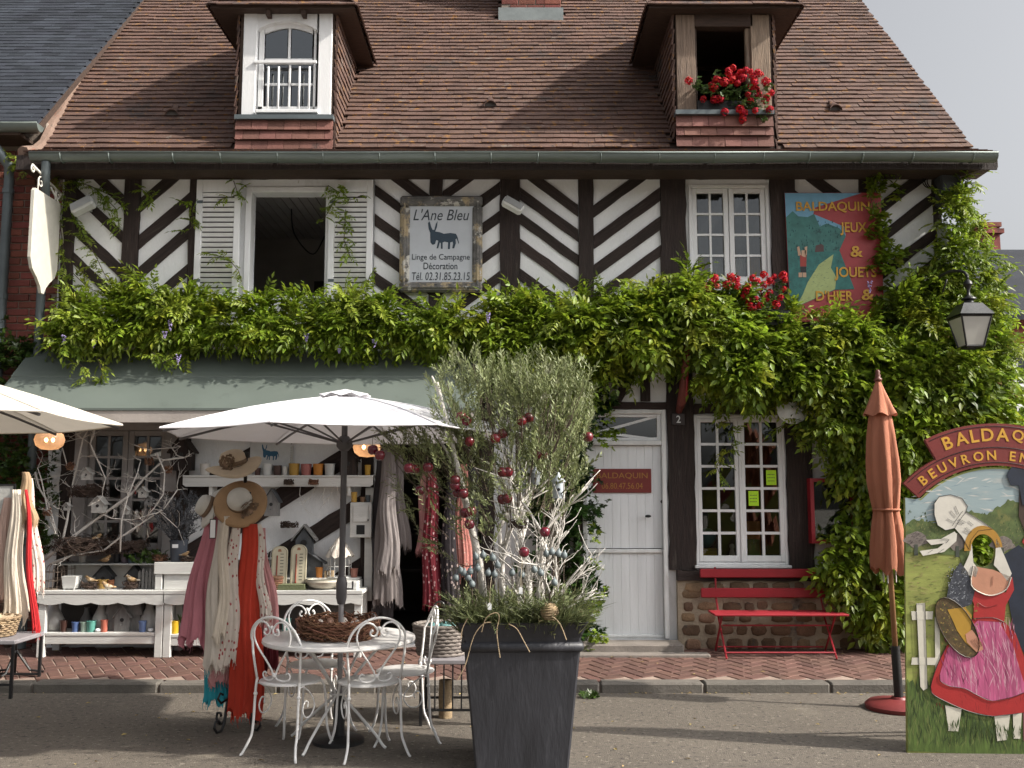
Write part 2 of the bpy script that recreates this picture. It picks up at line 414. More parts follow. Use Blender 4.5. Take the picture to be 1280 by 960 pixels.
b = MB(); b.box(-2.55, -1.75, 2.55, 2.597, 2.99, 4.35); b.build('inner_door', mk('inner_door_wood', (.03,.018,.012), .6), house)

# ---- timber frame: posts, beams, braces, plaster panels
PROUD = -.036
def hewn(pts, j=.0085, step=.13):
    out = []
    for i in range(len(pts)):
        a_, b_ = Vector((*pts[i-1], 0)), Vector((*pts[i], 0)); L_ = (b_-a_).length
        n_ = max(1, int(L_/step)) if L_ > .3 else 1
        for q in range(1, n_+1):
            p = a_.lerp(b_, q/n_)
            if q < n_: p = p + Vector((R.uniform(-j,j), R.uniform(-j,j), 0))
            out.append((p.x, p.y))
    return out
def timber(px0, py0, px1, py1, name='timber_post', mat=None, proud=PROUD, parent=None):
    x0, x1, z0, z1 = rect(px0, py0, px1, py1)
    m = MB(); m.prism(hewn([(x0,z0),(x1,z0),(x1,z1),(x0,z1)]), proud + R.uniform(-.008,.004), -.0005)
    return m.build(name, mat or m_wood, parent or house)
for a_, b_ in ((78,93),(154,174),(236,248),(537,553),(625,650),(723,742),(826,858),(964,995),(1076,1093),(1168,1178)):
    timber(a_, 224, b_, 408)
timber(76, 207, 1178, 224, 'wall_plate', m_woodh, -.05)
timber(76, 408, 1178, 425, 'floor_beam', m_woodh, -.05)
def bay(px0, px1, py0, py1, way, y_first, gap=33.8, thick=15, sl=.73):
    x0, x1, z0, z1 = rect(px0, py0, px1, py1)
    p = MB(); p.box(x0, x1, -.012, -.001, z0, z1); p.build('plaster_panel', m_plaster, house)
    y = y_first
    wpx = px1-px0
    while y < py1 + wpx:
        t = thick*R.uniform(.88,1.12); yy = y + R.uniform(-2.5,2.5)
        if way == 'fall': q = [(px0-4, yy), (px1+4, yy+(wpx+8)*sl), (px1+4, yy+(wpx+8)*sl+t), (px0-4, yy+t)]
        else: q = [(px0-4, yy+(wpx+8)*sl), (px1+4, yy), (px1+4, yy+t), (px0-4, yy+(wpx+8)*sl+t)]
        q = clip(hewn([XZ(*c) for c in q], .004), x0, x1, z0, z1)
        if len(q) > 2:
            ar = abs(sum(q[i-1][0]*q[i][1]-q[i][0]*q[i-1][1] for i in range(len(q))))/2
            if ar > .004:
                m = MB(); m.prism(q, PROUD*.75 + R.uniform(-.005,.004), -.0125)
                m.build('brace', m_woodl if way == 'fall' else m_woodr, house)
        y += gap*R.uniform(.94,1.06)
bay(93, 154, 224, 408, 'fall', 181, 45, 17, .95); bay(174, 236, 224, 408, 'rise', 196, 44, 16, .85)
bay(468, 537, 224, 408, 'fall', 192, 37, 15); bay(553, 625, 224, 408, 'rise', 186, 37, 15)
bay(650, 723, 224, 408, 'fall', 199); bay(742, 826, 224, 408, 'rise', 194, 37)
bay(995, 1076, 224, 408, 'fall', 200, 38); bay(1093, 1168, 224, 408, 'rise', 196, 41, 16, .78)
# ground floor, right half
timber(834, 425, 867, 712); timber(983, 503, 1014, 712); timber(718, 503, 834, 512, 'lintel', m_woodh, -.03)
timber(867, 505, 983, 518, 'lintel', m_woodh, -.03); timber(800, 466, 812, 502, 'stud'); timber(1060, 425, 1078, 712)
timber(716, 512, 727, 800); timber(712, 425, 727, 503)
x0, x1, z0, z1 = rect(727, 425, 834, 503); p = MB(); p.box(x0, x1, -.012, -.001, z0, z1); p.build('plaster_panel', m_plaster, house)
for q, w_ in (([(762,503),(800,440),(814,440),(776,503)], m_woodr),): 
    m = MB(); m.prism([XZ(*c) for c in q], -.03, -.0125); m.build('brace', w_, house)
timber(845, 712, 1112, 725, 'sill_beam', m_woodh, -.10)
# ground floor, shop half
for a_, b_ in ((76,92),(222,236),(452,467),(602,618)): timber(a_, 425, b_, 806 if a_ != 452 else 806)
bay(236, 452, 530, 806, 'rise', 470, 74, 27, .62)
timber(92, 508, 602, 522, 'lintel', m_woodh, -.03)

# ---- stone footing: every stone a part on a mortar bed
ft = MB(); fx0, fx1, fz0, fz1 = rect(846, 725, 1125, 808); fz0 = .1
ft.box(fx0, fx1, -.075, -.0015, fz0, fz1); footing = ft.build('footing', m_stonemortar, house)
ft = MB(); x0 = XZ(846, 780)[0]
z = fz0+.02
while z < fz1-.02:
    h = R.uniform(.10,.15); x = fx0 + R.uniform(.01,.06)
    while x < fx1-.05:
        w = R.uniform(.11,.24)
        if R.random() < .95 and x+w < fx1:
            n_ = R.randint(7,9); hh = h*R.uniform(.80,1.0); cx, cz = x+w/2, min(z+h/2+R.uniform(-.01,.01), fz1-hh/2-.008)
            ph = R.random()
            out = [(cx + w*.47*abs(cos(t))**.6*(1 if cos(t)>0 else -1)*R.uniform(.85,1), cz + hh*.5*abs(sin(t))**.6*(1 if sin(t)>0 else -1)*R.uniform(.85,1)) for t in [2*pi*(i+ph)/n_ for i in range(n_)]]
            m = MB(); d = R.uniform(.006,.018)
            inner = [(cx+(a_-cx)*.72, cz+(b_-cz)*.72) for a_, b_ in out]
            m.add([(a_,-.0765,b_) for a_,b_ in out]+[(a_*.5+i_[0]*.5,-.0765-d*.7,b_*.5+i_[1]*.5) for (a_,b_),i_ in zip(out,inner)]+[(a_,-.0765-d,b_) for a_,b_ in inner],
                  [(i,(i+1)%n_,n_+(i+1)%n_,n_+i) for i in range(n_)]+[(n_+i,n_+(i+1)%n_,2*n_+(i+1)%n_,2*n_+i) for i in range(n_)]+[tuple(range(2*n_,3*n_))])
            m.build('stone', m_stone, footing, smooth=True)
        x += w + R.uniform(.004,.022)
    z += h + R.uniform(.0,.012)
# ---- door step
sx0, sx1 = G(735, 820, .17).x, XZ(884, 812, -.3)[0]
st = MB(); st.bev(sx0-.1, sx1-.22, -.33, -.04, .10, .222, .015); st.build('door_step', m_step, house)
st = MB(); st.bev(sx0-.1, sx1, -.47, -.335, .08, .155, .012); st.build('door_step', m_step, house)

# ---- ROOF
SL = math.atan(1.16); cs, sn = cos(SL), sin(SL)
E0 = Vector((0,-.47,4.955)); E1 = Vector((0,-.05,5.13)); RIDGE_Y = 3.3; RIDGE_Z = 5.13+3.35*1.16
def xl(Y): return -4.80 - .36*max(0,(Y+.4))/3.0
def xr(Y): return 4.775 - .12*max(0,(Y+.4))/3.0
DL = (W(299,80,-.05).x, W(417,80,-.05).x); DR = (W(845,80,-.05).x, W(966,80,-.05).x)   # dormers, outer cheeks
GA, TW = .100, .168
rf = walled(-1, 1, 0, 1, [], 0, 1); rf = MB()
def slope_pt(x, Y, off=0):
    if Y <= -.05: base = Vector((x, Y, E0.z + (Y-E0.y)*(E1.z-E0.z)/(E1.y-E0.y))); nn = Vector((0,-(E1.z-E0.z),(E1.y-E0.y))).normalized()
    else: base = Vector((x, Y, 5.13+(Y+.05)*1.16)); nn = Vector((0,-sn,cs))
    return base + nn*off
ys = [-.47,-.05,1.1,RIDGE_Y]
for ya, yb in zip(ys, ys[1:]):
    xs = [xl(ya), DL[0]+.03, DL[1]-.03, DR[0]+.03, DR[1]-.03, xr(ya)]; xb = [xl(yb), DL[0]+.03, DL[1]-.03, DR[0]+.03, DR[1]-.03, xr(yb)]
    for i in range(5):
        if ya == -.05 and i in (1,3): continue
        q = [slope_pt(xs[i], ya), slope_pt(xs[i+1], ya), slope_pt(xb[i+1], yb), slope_pt(xb[i], yb)]
        d = Vector((0,.03,-.06)); rf.add(q+[p+d for p in q], [(0,1,2,3),(7,6,5,4),(0,4,5,1),(1,5,6,2),(2,6,7,3),(3,7,4,0)])
q = [Vector((xl(3.3),3.3,RIDGE_Z)), Vector((xr(3.3),3.3,RIDGE_Z)), Vector((4.78,7.0,4.84)), Vector((-4.8,7.0,4.84))]
rf.add(q+[p-Vector((0,0,.08)) for p in q], [(0,1,2,3),(7,6,5,4),(0,4,5,1),(1,5,6,2),(2,6,7,3),(3,7,4,0)])
roof = rf.build('roof', m_soffit, house)
def tile_geo(m, p, U, V, N_, w, ln, th=.015, lift=.026):
    """one lapped tile: lower edge at p (its middle), body running up V"""
    a_ = U*(w/2); lo_ = N_*lift; up = N_*.006; t_ = N_*(-th)
    vs = [p-a_+lo_, p+a_+lo_, p+a_+V*ln+up, p-a_+V*ln+up]
    m.add(vs+[v+t_ for v in vs], [(0,1,2,3),(4,5,1,0),(5,6,2,1),(7,4,0,3),(6,7,3,2)])
def tiles(O, U, V, us, vmax, test, w=TW, g=GA, v0=0, lift=.032, jit=1.0, ln=1.75):
    out = []; N_ = U.cross(V).normalized(); row = 0; v = v0
    wave = R.uniform(0, 6)
    while v < vmax:
        u0, u1 = us(v); u = u0 + (w/2 if row % 2 else 0) - w/2 + R.uniform(-.01,.01)
        while u < u1 + w*.5:
            uc = u + w/2; wa, wb = max(u, u0), min(u+w, u1)
            if wb-wa > .04 and test(uc, v):
                sag = .006*sin(u*1.7+wave)+.004*sin(u*4.1+row*.3)
                out.append((O+U*((wa+wb)/2)+V*(v+sag+R.uniform(-.004,.004)*jit), (wb-wa)-.003, lift+R.uniform(-.003,.004)*jit, R.uniform(-.02,.02)*jit))
            u += w
        v += g; row += 1
    return out, U, V, N_
def lay(sets, parent, mat, n_parts, name='tile', key=None, ln=.175):
    allt = [(t, s[1], s[2], s[3]) for s in sets for t in s[0]]
    if key: allt.sort(key=key)
    st_ = MB()
    for i, (t, U, V, N_) in enumerate(allt):
        m = MB() if i < n_parts else st_
        U2 = (U + N_*t[3]*.5).normalized()
        if i < n_parts:
            tile_geo(m, Vector((0,0,0)), U2, V, N_, t[1], ln, lift=t[2]); m.build(name, mat, parent, loc=t[0])
        else: tile_geo(m, t[0], U2, V, N_, t[1], ln, lift=t[2])
    if st_.v: st_.build('tiling' if name == 'tile' else 'slating', mat, parent, kind='stuff')
X1, V0, V1 = Vector((1,0,0)), (E1-E0).normalized(), Vector((0,cs,sn))
L0 = (E1-E0).length
flare = tiles(E0, X1, V0, lambda v: (xl(-.47), xr(-.47)), L0-.02, lambda u, v: True)
CH_Y = 2.153; ch0, ch1 = W(625,25,CH_Y).x, W(702,25,CH_Y).x
def main_ok(u, v):
    Y = -.05+v*cs
    if Y < 1.10 and (DL[0]-.02 < u < DL[1]+.02 or DR[0]-.02 < u < DR[1]+.02): return False
    if CH_Y-.04 < Y < CH_Y+.6 and ch0 < u < ch1: return False
    return True
v_off = GA*math.ceil((L0-.02)/GA)-L0
mainr = tiles(E1, X1, V1, lambda v: (xl(-.05+v*cs), xr(-.05+v*cs)), (RIDGE_Y+.05)/cs, main_ok, v0=max(v_off,.01))
lay([flare, mainr], roof, m_tile, 300, key=lambda q: q[0][0].z)
# ridge tiles
rt = MB()
x = xl(3.3)
while x < xr(3.3)-.1:
    rt.T = Matrix.Translation((x,3.3,RIDGE_Z-.02)); rt.tube([(0,0,0),(.36,0,.004)], .12, 10); x += .345
rt.T = None; rt.build('ridge_tiles', m_tile, roof, kind='stuff')
# left verge with its mortar fillet, right verge board
m_fillet = mk('verge_mortar', (.20,.135,.105), .95, .25, 5, .8, 35, spots=[((.20,.085,.06), 8, .60, .06), ((.10,.085,.07), 5, .58, .12)])
vb = MB(); vp = []
for i in range(26):
    Y = -.40+i*3.6/25; p = slope_pt(xl(Y)-.03, Y, .02); vp.append(p+Vector((R.uniform(-.012,.012),0,R.uniform(-.01,.012))))
vb.tube(vp, [.055+R.uniform(-.008,.010) for _ in vp], 7); vb.build('verge_fillet', m_fillet, roof)
vb = MB()
for ya, yb in ((-.46,-.05),(-.05,3.3)):
    a_, c_ = slope_pt(xr(ya)-.02, ya, -.01), slope_pt(xr(yb)-.02, yb, -.01)
    vb.add([a_+Vector((0,0,0)), a_+Vector((.025,0,0)), a_+Vector((.025,0,-.13)), a_+Vector((0,0,-.13)), c_, c_+Vector((.025,0,0)), c_+Vector((.025,0,-.13)), c_+Vector((0,0,-.13))],
           [(0,1,2,3),(7,6,5,4),(0,4,5,1),(1,5,6,2),(2,6,7,3),(3,7,4,0)])
vb.build('verge_board', m_soffit, roof)
sf = MB(); sf.box(XL-.25, 4.76, -.44, -.052, 4.835, 4.86); sf.build('eaves_soffit', m_soffit, roof)
sf = MB(); sf.box(XL-.25, 4.77, -.462, -.441, 4.80, 4.945); sf.build('fascia_board', m_wood, roof)
# vents
for px, py in ((216,147),(613,136),(1043,141)):
    Yv = .6 if py > 143 else .66
    for _ in range(30):
        w = W(px, py, Yv); e = slope_pt(0, Yv).z - w.z; Yv -= e*.8
    m = MB(); p = slope_pt(w.x, Yv, .02); n_ = 8
    vs = [p+Vector((cos(pi*i/n_)*.068, -.045, sin(pi*i/n_)*.062)) for i in range(n_+1)]+[slope_pt(w.x, Yv+.17, .03)]
    m.add(vs+[v+Vector((0,.006,-.012)) for v in vs[:-1]]+[vs[-1]-Vector((0,0,.02))],
          [(i+1,i,n_+1) for i in range(n_)]+[(n_+2+i,n_+3+i,2*n_+3) for i in range(n_)]+[(i,i+1,n_+3+i,n_+2+i) for i in range(n_)])
    o = m.build('roof_vent', m_tile, roof, smooth=True)
    m = MB(); m.poly([v+Vector((0,.03,.002)) for v in vs[:-1]]); m.build('vent_mouth_shade', m_dark, roof)  # dark half disc added for the shade of the hollow vent
# chimney
cz = slope_pt(0, CH_Y).z
m = MB(); m.box(ch0+.02, ch1-.02, CH_Y+.03, CH_Y+.68, cz-.1, 10.3); chim = m.build('chimney', m_mortar, house)
m = MB(); m.box(ch0-.02, ch1+.02, CH_Y-.05, CH_Y+.03, cz-.03, cz+.145); m.build('flashing', mk('lead', (.26,.29,.29), .5, .2, 6, .1, 40, metal=.4), chim)
bm_ = MB(); bm_.bev(-.105,.105,-.05,.05,-.0325,.0325,.005); bp = None
for row in range(10):
    z = cz+.185+row*.075; x = ch0+.02+(0 if row%2 else .11); 
    while x < ch1-.02:
        c = min(x+.105, ch1-.105-.01)
        o = bm_.build('brick', m_brick, chim) if bp is None else inst(bp, chim)
        bp = bp or o; o.location = (c, CH_Y+.07+R.uniform(-.004,.004), z); x += .222
# gutter with joints and brackets, downpipe
def half_gutter(name, xa, xb, Y, Z, r, parent, mat):
    m = MB(); n_ = 10; vs = []
    nseg = max(2, int((xb-xa)/.5)); fs = []
    for i in range(nseg+1):
        x = xa+(xb-xa)*i/nseg; dz = .008*sin(i*.9)
        for k in range(n_+1):
            t = pi + pi*k/n_; vs.append((x, Y+cos(t)*r, Z+dz+sin(t)*r))
        vs.append((x, Y-r-.012, Z+dz+.006)); 
    w = n_+2
    for i in range(nseg):
        for k in range(n_): fs.append((i*w+k, (i+1)*w+k, (i+1)*w+k+1, i*w+k+1))
        fs.append((i*w+n_+1, (i+1)*w+n_+1, (i+1)*w, i*w))
    fs += [tuple(range(0,n_+1)), tuple(range(nseg*w+n_, nseg*w-1, -1))]
    m.add(vs, fs); g = m.build(name, mat, parent, smooth=40)
    md = g.modifiers.new('thick','SOLIDIFY'); md.thickness = .004
    m = MB(); m.tube([(xa,Y-r,Z+.004),(xb,Y-r,Z+.004)], .011, 8); m.build('gutter_bead', mat, g, smooth=True)
    x = xa+.3
    while x < xb:
        m = MB(); pts = [(x, Y+cos(pi+pi*k/8)*(r+.006), Z+sin(pi+pi*k/8)*(r+.006)) for k in range(9)]
        m.tube(pts, .009, 4); m.build('gutter_joint', mat, g); x += R.uniform(.44,.62)
    return g
gz = W(640,194,-.55).z
gut = half_gutter('gutter', XZ(40,200,-.55)[0], XZ(1244,200,-.55)[0], -.55, gz, .066, house, m_zinc)
dx = W(55,300,-.10).x; dt = W(57,215,-.55).x
m = MB(); m.tube([(dt,-.55,gz-.07),(dt,-.55,gz-.16),(dt*.8+dx*.2,-.46,gz-.28),(dt*.15+dx*.85,-.16,gz-.48),(dx,-.10,gz-.60),(dx,-.10,.15)], .042, 10)
m.build('downpipe', m_pipe, house, smooth=50)
# ---- DORMERS
def hood(name, xa, xb, parent):
    """hipped tiled hood over a dormer, its eaves between xa and xb"""
    d = parent
    Yf, Yb, Ze = -.17, 1.20, 6.655; xc = (xa+xb)/2; rise = 1.02; Yr = .72
    Pf = [Vector((xa,Yf,Ze)), Vector((xb,Yf,Ze)), Vector((xb,Yb,Ze)), Vector((xa,Yb,Ze))]
    A = Vector((xc,Yr,Ze+rise)); B = Vector((xc,(Ze+rise-5.13)/1.16-.05,Ze+rise))
    m = MB(); dn = Vector((0,0,-.032))
    top = Pf+[A,B]
    m.add([*top], [(0,1,4),(1,2,5,4),(3,0,4,5)])
    m.add([Pf[0],Pf[1],Pf[2],Pf[3]]+[p+dn for p in Pf], [(0,4,5,1),(1,5,6,2),(3,7,4,0),(4,7,6,5)])
    hd = m.build('hood', m_soffit, d)
    lay_sets = []
    # front slope
    V = (A-Vector((xc,Yf,Ze))); L_ = V.length; V.normalize(); hw = (xb-xa)/2
    lay_sets.append(tiles(Vector((xc,Yf,Ze))-V*.03, X1, V, lambda v: (-hw*(1-v/L_)-.02, hw*(1-v/L_)+.02), L_, lambda u, v: True))
    for sx, x in ((-1,xa),(1,xb)):
        V = Vector((-sx*hw,0,rise)); L_ = V.length; V.normalize(); U = Vector((0,-sx*-1*-1,0)) if False else Vector((0,sx*1.0,0))
        dep = Yb-Yf
        def us(v, sx=sx, L_=L_):
            f = v/L_; lo_ = Yf+(Yr-Yf)*f; hi_ = Yb+(B.y-Yb)*f
            return (lo_-.02, hi_) if sx > 0 else (-hi_, -lo_+.02)
        lay_sets.append(tiles(Vector((x,0,Ze))-V*.03, U, V, us, L_, lambda u, v: True))
    return hd, lay_sets
def cheek(x, sx, z0, mat):
    U = Vector((0,1,0)) if sx > 0 else Vector((0,-1,0))
    f = lambda u: u if sx > 0 else -u
    return tiles(Vector((x+sx*.012,0,z0)), U, Vector((0,0,1)), lambda v: ((-.04,1.15) if sx > 0 else (-1.15,.04)), 6.62-z0-.03,
                 lambda u, v: z0+v+.05 > 5.13+(f(u)+.05)*1.16, g=.085)
def apron(px0, px1, rows, Y):
    out = []
    x0, x1 = W(px0,170,Y).x, W(px1,170,Y).x
    zs = [W(355,p,Y).z for p in rows]
    return x0, x1, zs
def dormer(label_kind, D, pxs, apr, hoodpx):
    d = bpy.data.objects.new('dormer_window', None); COL.objects.link(d); d.parent = house
    for x, sx in ((D[0],1),(D[1],-1)):
        a_, b_ = x, x+sx*.05; core = MB()
        core.add([(a_,-.03,5.06),(a_,-.03,6.64),(a_,1.25,6.64),(b_,-.03,5.06),(b_,-.03,6.64),(b_,1.25,6.64)], [(0,1,2),(5,4,3),(0,3,4,1),(1,4,5,2),(2,5,3,0)])
        core.build('cheek', m_soffit, d)
    hd, hs_ = hood('hood', hoodpx[0], hoodpx[1], d)
    sets = hs_ + [cheek(D[0],-1,5.10,m_tilep), cheek(D[1],1,5.10,m_tilep)]
    lay(sets, d, m_tile, 0)
    # apron of hung tiles below the sill, each tile a part
    px0, px1, rows = apr; Y = -.085
    x0, x1 = W(px0,170,Y).x, W(px1,170,Y).x
    m = MB(); m.box(x0+.02, x1-.02, -.08, -.03, 5.04, W(640,rows[0],Y).z); m.build('apron_board', m_soffit, d)
    for i in range(len(rows)-1):
        zb, zt = W(640,rows[i+1],Y).z, W(640,rows[i],Y).z
        n_ = 6; w = (x1-x0)/n_; off = -w/2 if i % 2 else 0
        for k in range(n_+1):
            a_, b_ = max(x0, x0+off+k*w), min(x1, x0+off+(k+1)*w)
            if b_-a_ < .03: continue
            m = MB(); tile_geo(m, Vector(((a_+b_)/2, Y, zb)), X1, Vector((0,.10,1)).normalized(), Vector((0,-1,.1)).normalized(), b_-a_-.004, (zt-zb)*1.02, .014, .022+R.uniform(0,.006))
            m.build('tile', m_tilep, d)
    m = MB(); zt = W(640,rows[0],Y).z; m.box(x0-.005, x1+.005, -.125, -.03, zt-.002, zt+.045); m.build('sill', m_pipe, d)
    return d, zt+.045
Yd = -.05
hl = (W(263,6,-.17).x, W(443,6,-.17).x); hr = (W(811,5,-.17).x, W(1000,5,-.17).x)
dl, zs_ = dormer('l', DL, None, (294,416,(150,163,175,190)), hl)
def PZ(px, py, Y=Yd): return XZ(px, py, Y)
# white frame of the left dormer: jambs, arched head
m = MB()
def jamb(a_, b_, t0, t1, name, mat, par, y0=-.05, y1=.06):
    q = MB(); xa, za = PZ(a_, t1); xb, zb = PZ(b_, t0); q.bev(xa, xb, y0, y1, za, zb, .006); return q.build(name, mat, par)
jl = jamb(301, 322, 14, 145, 'jamb', m_white, dl); jamb(396, 416, 14, 145, 'jamb', m_white, dl)
xa, zt = PZ(322, 14); xb, zb = PZ(396, 36); n_ = 14; xa += .001; xb -= .001
xm = (xa+xb)/2; hw = (xb-xa)/2; ztop = PZ(359, 26)[1]; zsp = PZ(359, 37)[1]
arch = [(xm-hw+2*hw*i/n_, zsp+(ztop-zsp)*sin(pi*i/n_)**.8) for i in range(n_+1)]
m.prism(arch+[(xb,zt),(xa,zt)], -.045, .055); m.build('arched_head', m_white, dl)
# sash window
sash = MB(); Ys = .03
def bar(mbx, p0, p1, q0, q1, y0=Ys-.02, y1=Ys+.02):
    xa_, za_ = PZ(p0, q1, Ys); xb_, zb_ = PZ(p1, q0, Ys); mbx.bev(xa_, xb_, y0, y1, za_, zb_, .003)
for p0, p1, q0, q1 in ((322,331.5,34,141),(391,396.4,34,141),(322,397,134,142)): bar(sash, p0, p1, q0, q1)
bar(sash, 331.6, 390.9, 74, 81, Ys-.018, Ys+.018); bar(sash, 360, 364, 34, 73.6, Ys-.014, Ys+.014); bar(sash, 360, 364, 82, 133.6, Ys-.014, Ys+.014)
bar(sash, 331.6, 359.8, 104.5, 107.5, Ys-.012, Ys+.012); bar(sash, 364.2, 390.9, 104.5, 107.5, Ys-.012, Ys+.012)
sash.build('sash_frame', m_white, dl)
q = MB(); xa, _ = PZ(331.6,60,Ys); xb, _ = PZ(390.9,60,Ys); z0_, z1_ = PZ(360,74,Ys)[1], PZ(360,43,Ys)[1]; zt_ = PZ(360,36,Ys)[1]
out = [(xa+(xb-xa)*i/12, z1_+(zt_-z1_)*sin(pi*i/12)) for i in range(13)]
q.prism(out+[(xb, PZ(360,30,Ys)[1]),(xa, PZ(360,30,Ys)[1])], Ys-.02, Ys+.02); q.build('sash_head', m_white, dl)
for p0, p1, q0, q1 in ((331.6,360,36,74),(364,391,36,74),(331.6,360,81,104.5),(364,391,81,104.5),(331.6,360,107.5,134),(364,391,107.5,134)):
    xa, za = PZ(p0, q1, Ys); xb, zb = PZ(p1, q0, Ys); q = MB(); q.box(xa, xb, Ys-.002, Ys+.002, za, zb); q.build('pane', m_glassd, dl)
rail = MB(); bar(rail, 321, 398, 80.5, 84, -.075, -.048); rail.build('guard_rail', m_white, dl)
for px in (334.5, 347.5, 373.5, 386):
    q = MB(); xa, za = PZ(px, 137); _, zb = PZ(px, 84); q.tube([(xa,-.06,za-.02),(xa,-.06,zb)], .011, 8); q.build('guard_bar', m_white, dl, smooth=True)
q = MB(); xa, za = PZ(320, 142); xb, zb = PZ(398, 138); q.bev(xa, xb, -.085, -.04, za, zb, .004); q.build('window_sill', m_white, dl)
m_curt = mk('dull_curtain', (.20,.17,.18), .9, .2, 4, stretch=(8,1,.4))
q = MB(); xa, za = PZ(325, 140, .12); xb, zb = PZ(393, 62, .12)
nn = 30; q.add([(xa+(xb-xa)*i/nn, .13+.02*sin(i*1.9), z) for z in (za, zb) for i in range(nn+1)], [(i,i+1,nn+2+i,nn+1+i) for i in range(nn)]); q.build('curtain', m_curt, dl, smooth=True)
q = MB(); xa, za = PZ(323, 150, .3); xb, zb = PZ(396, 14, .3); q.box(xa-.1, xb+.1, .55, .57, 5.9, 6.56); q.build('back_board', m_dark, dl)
for px in (336, 380):
    q = MB(); xa, za = PZ(px-2.5, 21, -.1); xb, zb = PZ(px+3, 10, -.1); q.box(xa, xb, -.15, -.052, za, zb); q.build('bracket', m_soffit, dl)
# right dormer, bare oak and an open dark window
dr, zs_r = dormer('r', DR, None, (845,967,(144,159,170,184)), hr)
jamb(847, 868, 18, 138, 'jamb', m_greywood, dr); jamb(941, 961, 18, 138, 'jamb', m_greywood, dr)
jamb(868.2, 940.8, 14, 33, 'lintel', m_soffit, dr); jamb(935, 940.5, 33.3, 138, 'stop', m_greywood, dr, -.02, .04)
jamb(868.3, 871, 33.3, 138, 'stop', m_soffit, dr, -.02, .04)
# ---- helper for glazed leaves
def leaf(parent, x0, x1, z0, z1, Y, cols, rows, st=.045, barw=.020, mat=m_white, glass=m_glass, rail_b=.07, rail_t=.05, skip=()):
    """one casement leaf: a frame mesh with glazing bars and each pane a part"""
    f = MB(); f.bev(x0, x0+st, Y-.02, Y+.02, z0, z1, .004); f.bev(x1-st, x1, Y-.02, Y+.02, z0, z1, .004)
    f.bev(x0+st, x1-st, Y-.019, Y+.019, z0, z0+rail_b, .004); f.bev(x0+st, x1-st, Y-.019, Y+.019, z1-rail_t, z1, .004)
    a_, b_, c_, d_ = x0+st, x1-st, z0+rail_b, z1-rail_t
    for i in range(1, cols): x = a_+(b_-a_)*i/cols; f.box(x-barw/2, x+barw/2, Y-.014, Y+.014, c_, d_)
    for j in range(1, rows): z = c_+(d_-c_)*j/rows; f.box(a_, b_, Y-.0125, Y+.0125, z-barw/2, z+barw/2)
    f.build('leaf_frame', mat, parent)
    for i in range(cols):
        for j in range(rows):
            q = MB(); tlt = R.uniform(-.0025,.0025); t2 = R.uniform(-.0025,.0025)
            xa, xb = a_+(b_-a_)*i/cols+barw*.4, a_+(b_-a_)*(i+1)/cols-barw*.4; za, zb = c_+(d_-c_)*j/rows+barw*.4, c_+(d_-c_)*(j+1)/rows-barw*.4
            q.add([(xa,Y+tlt,za),(xb,Y-tlt,za),(xb,Y-t2,zb),(xa,Y+t2,zb)], [(0,1,2,3)]); q.build('pane', glass, parent)
def part_empty(name, label=None):
    o = bpy.data.objects.new(name, None); COL.objects.link(o); o.parent = house
    if label: o['label'] = label
    return o
def casing(parent, o, w=.05, y0=-.02, y1=.16, mat=m_white):
    x0, x1, z0, z1 = o; m = MB()
    m.bev(x0, x0+w, y0, y1, z0, z1, .005); m.bev(x1-w, x1, y0, y1, z0, z1, .005); m.bev(x0+w, x1-w, y0+.001, y1, z1-w, z1, .005); m.bev(x0+w, x1-w, y0+.001, y1, z0, z0+w*.8, .005)
    m.build('frame', mat, parent)
# first floor: open window with louvred shutters
w1 = part_empty('window', 'open first-floor window between white shutters')
casing(w1, O_OPEN, .06)
x0, x1, z0, z1 = O_OPEN
def shutter(px0, px1, py0, py1):
    s = part_empty('shutter'); xa, xb, za, zb = rect(px0, py0, px1, py1); Y = -.075
    f = MB(); sw = .062
    f.bev(xa, xa+sw, Y-.018, Y+.018, za, zb, .004); f.bev(xb-sw, xb, Y-.018, Y+.018, za, zb, .004)
    f.bev(xa+sw, xb-sw, Y-.017, Y+.017, za, za+.09, .004); f.bev(xa+sw, xb-sw, Y-.017, Y+.017, zb-.13, zb, .004)
    f.build('shutter_frame', m_white, s)
    q = MB(); q.box(xa+sw, xb-sw, Y+.014, Y+.0175, za+.09, zb-.13); q.build('slat_gap_shade', m_dark, s)  # added dark sheet: the shade between the slats put into its colour
    n_ = 20; h = (zb-za-.22)/n_
    sl = MB(); sl.T = Matrix.Rotation(radians(33), 4, 'X'); sl.bev(-(xb-xa)/2+sw, (xb-xa)/2-sw, -.003, .003, -h*.36, h*.36, .001); sl.T = None; p0 = None
    for i in range(n_):
        c = ((xa+xb)/2, Y-.003, za+.09+h*(i+.5))
        if p0 is None: p0 = sl.build('slat', m_white, s, loc=c)
        else: inst(p0, s, c)
    for z in (za+.2, zb-.25):
        q = MB(); q.box(xa+.01, xa+.07, Y-.022, Y-.0185, z, z+.03); q.build('hinge', m_pipe, s)
shutter(247, 302, 228, 379); shutter(412, 467, 228, 379)
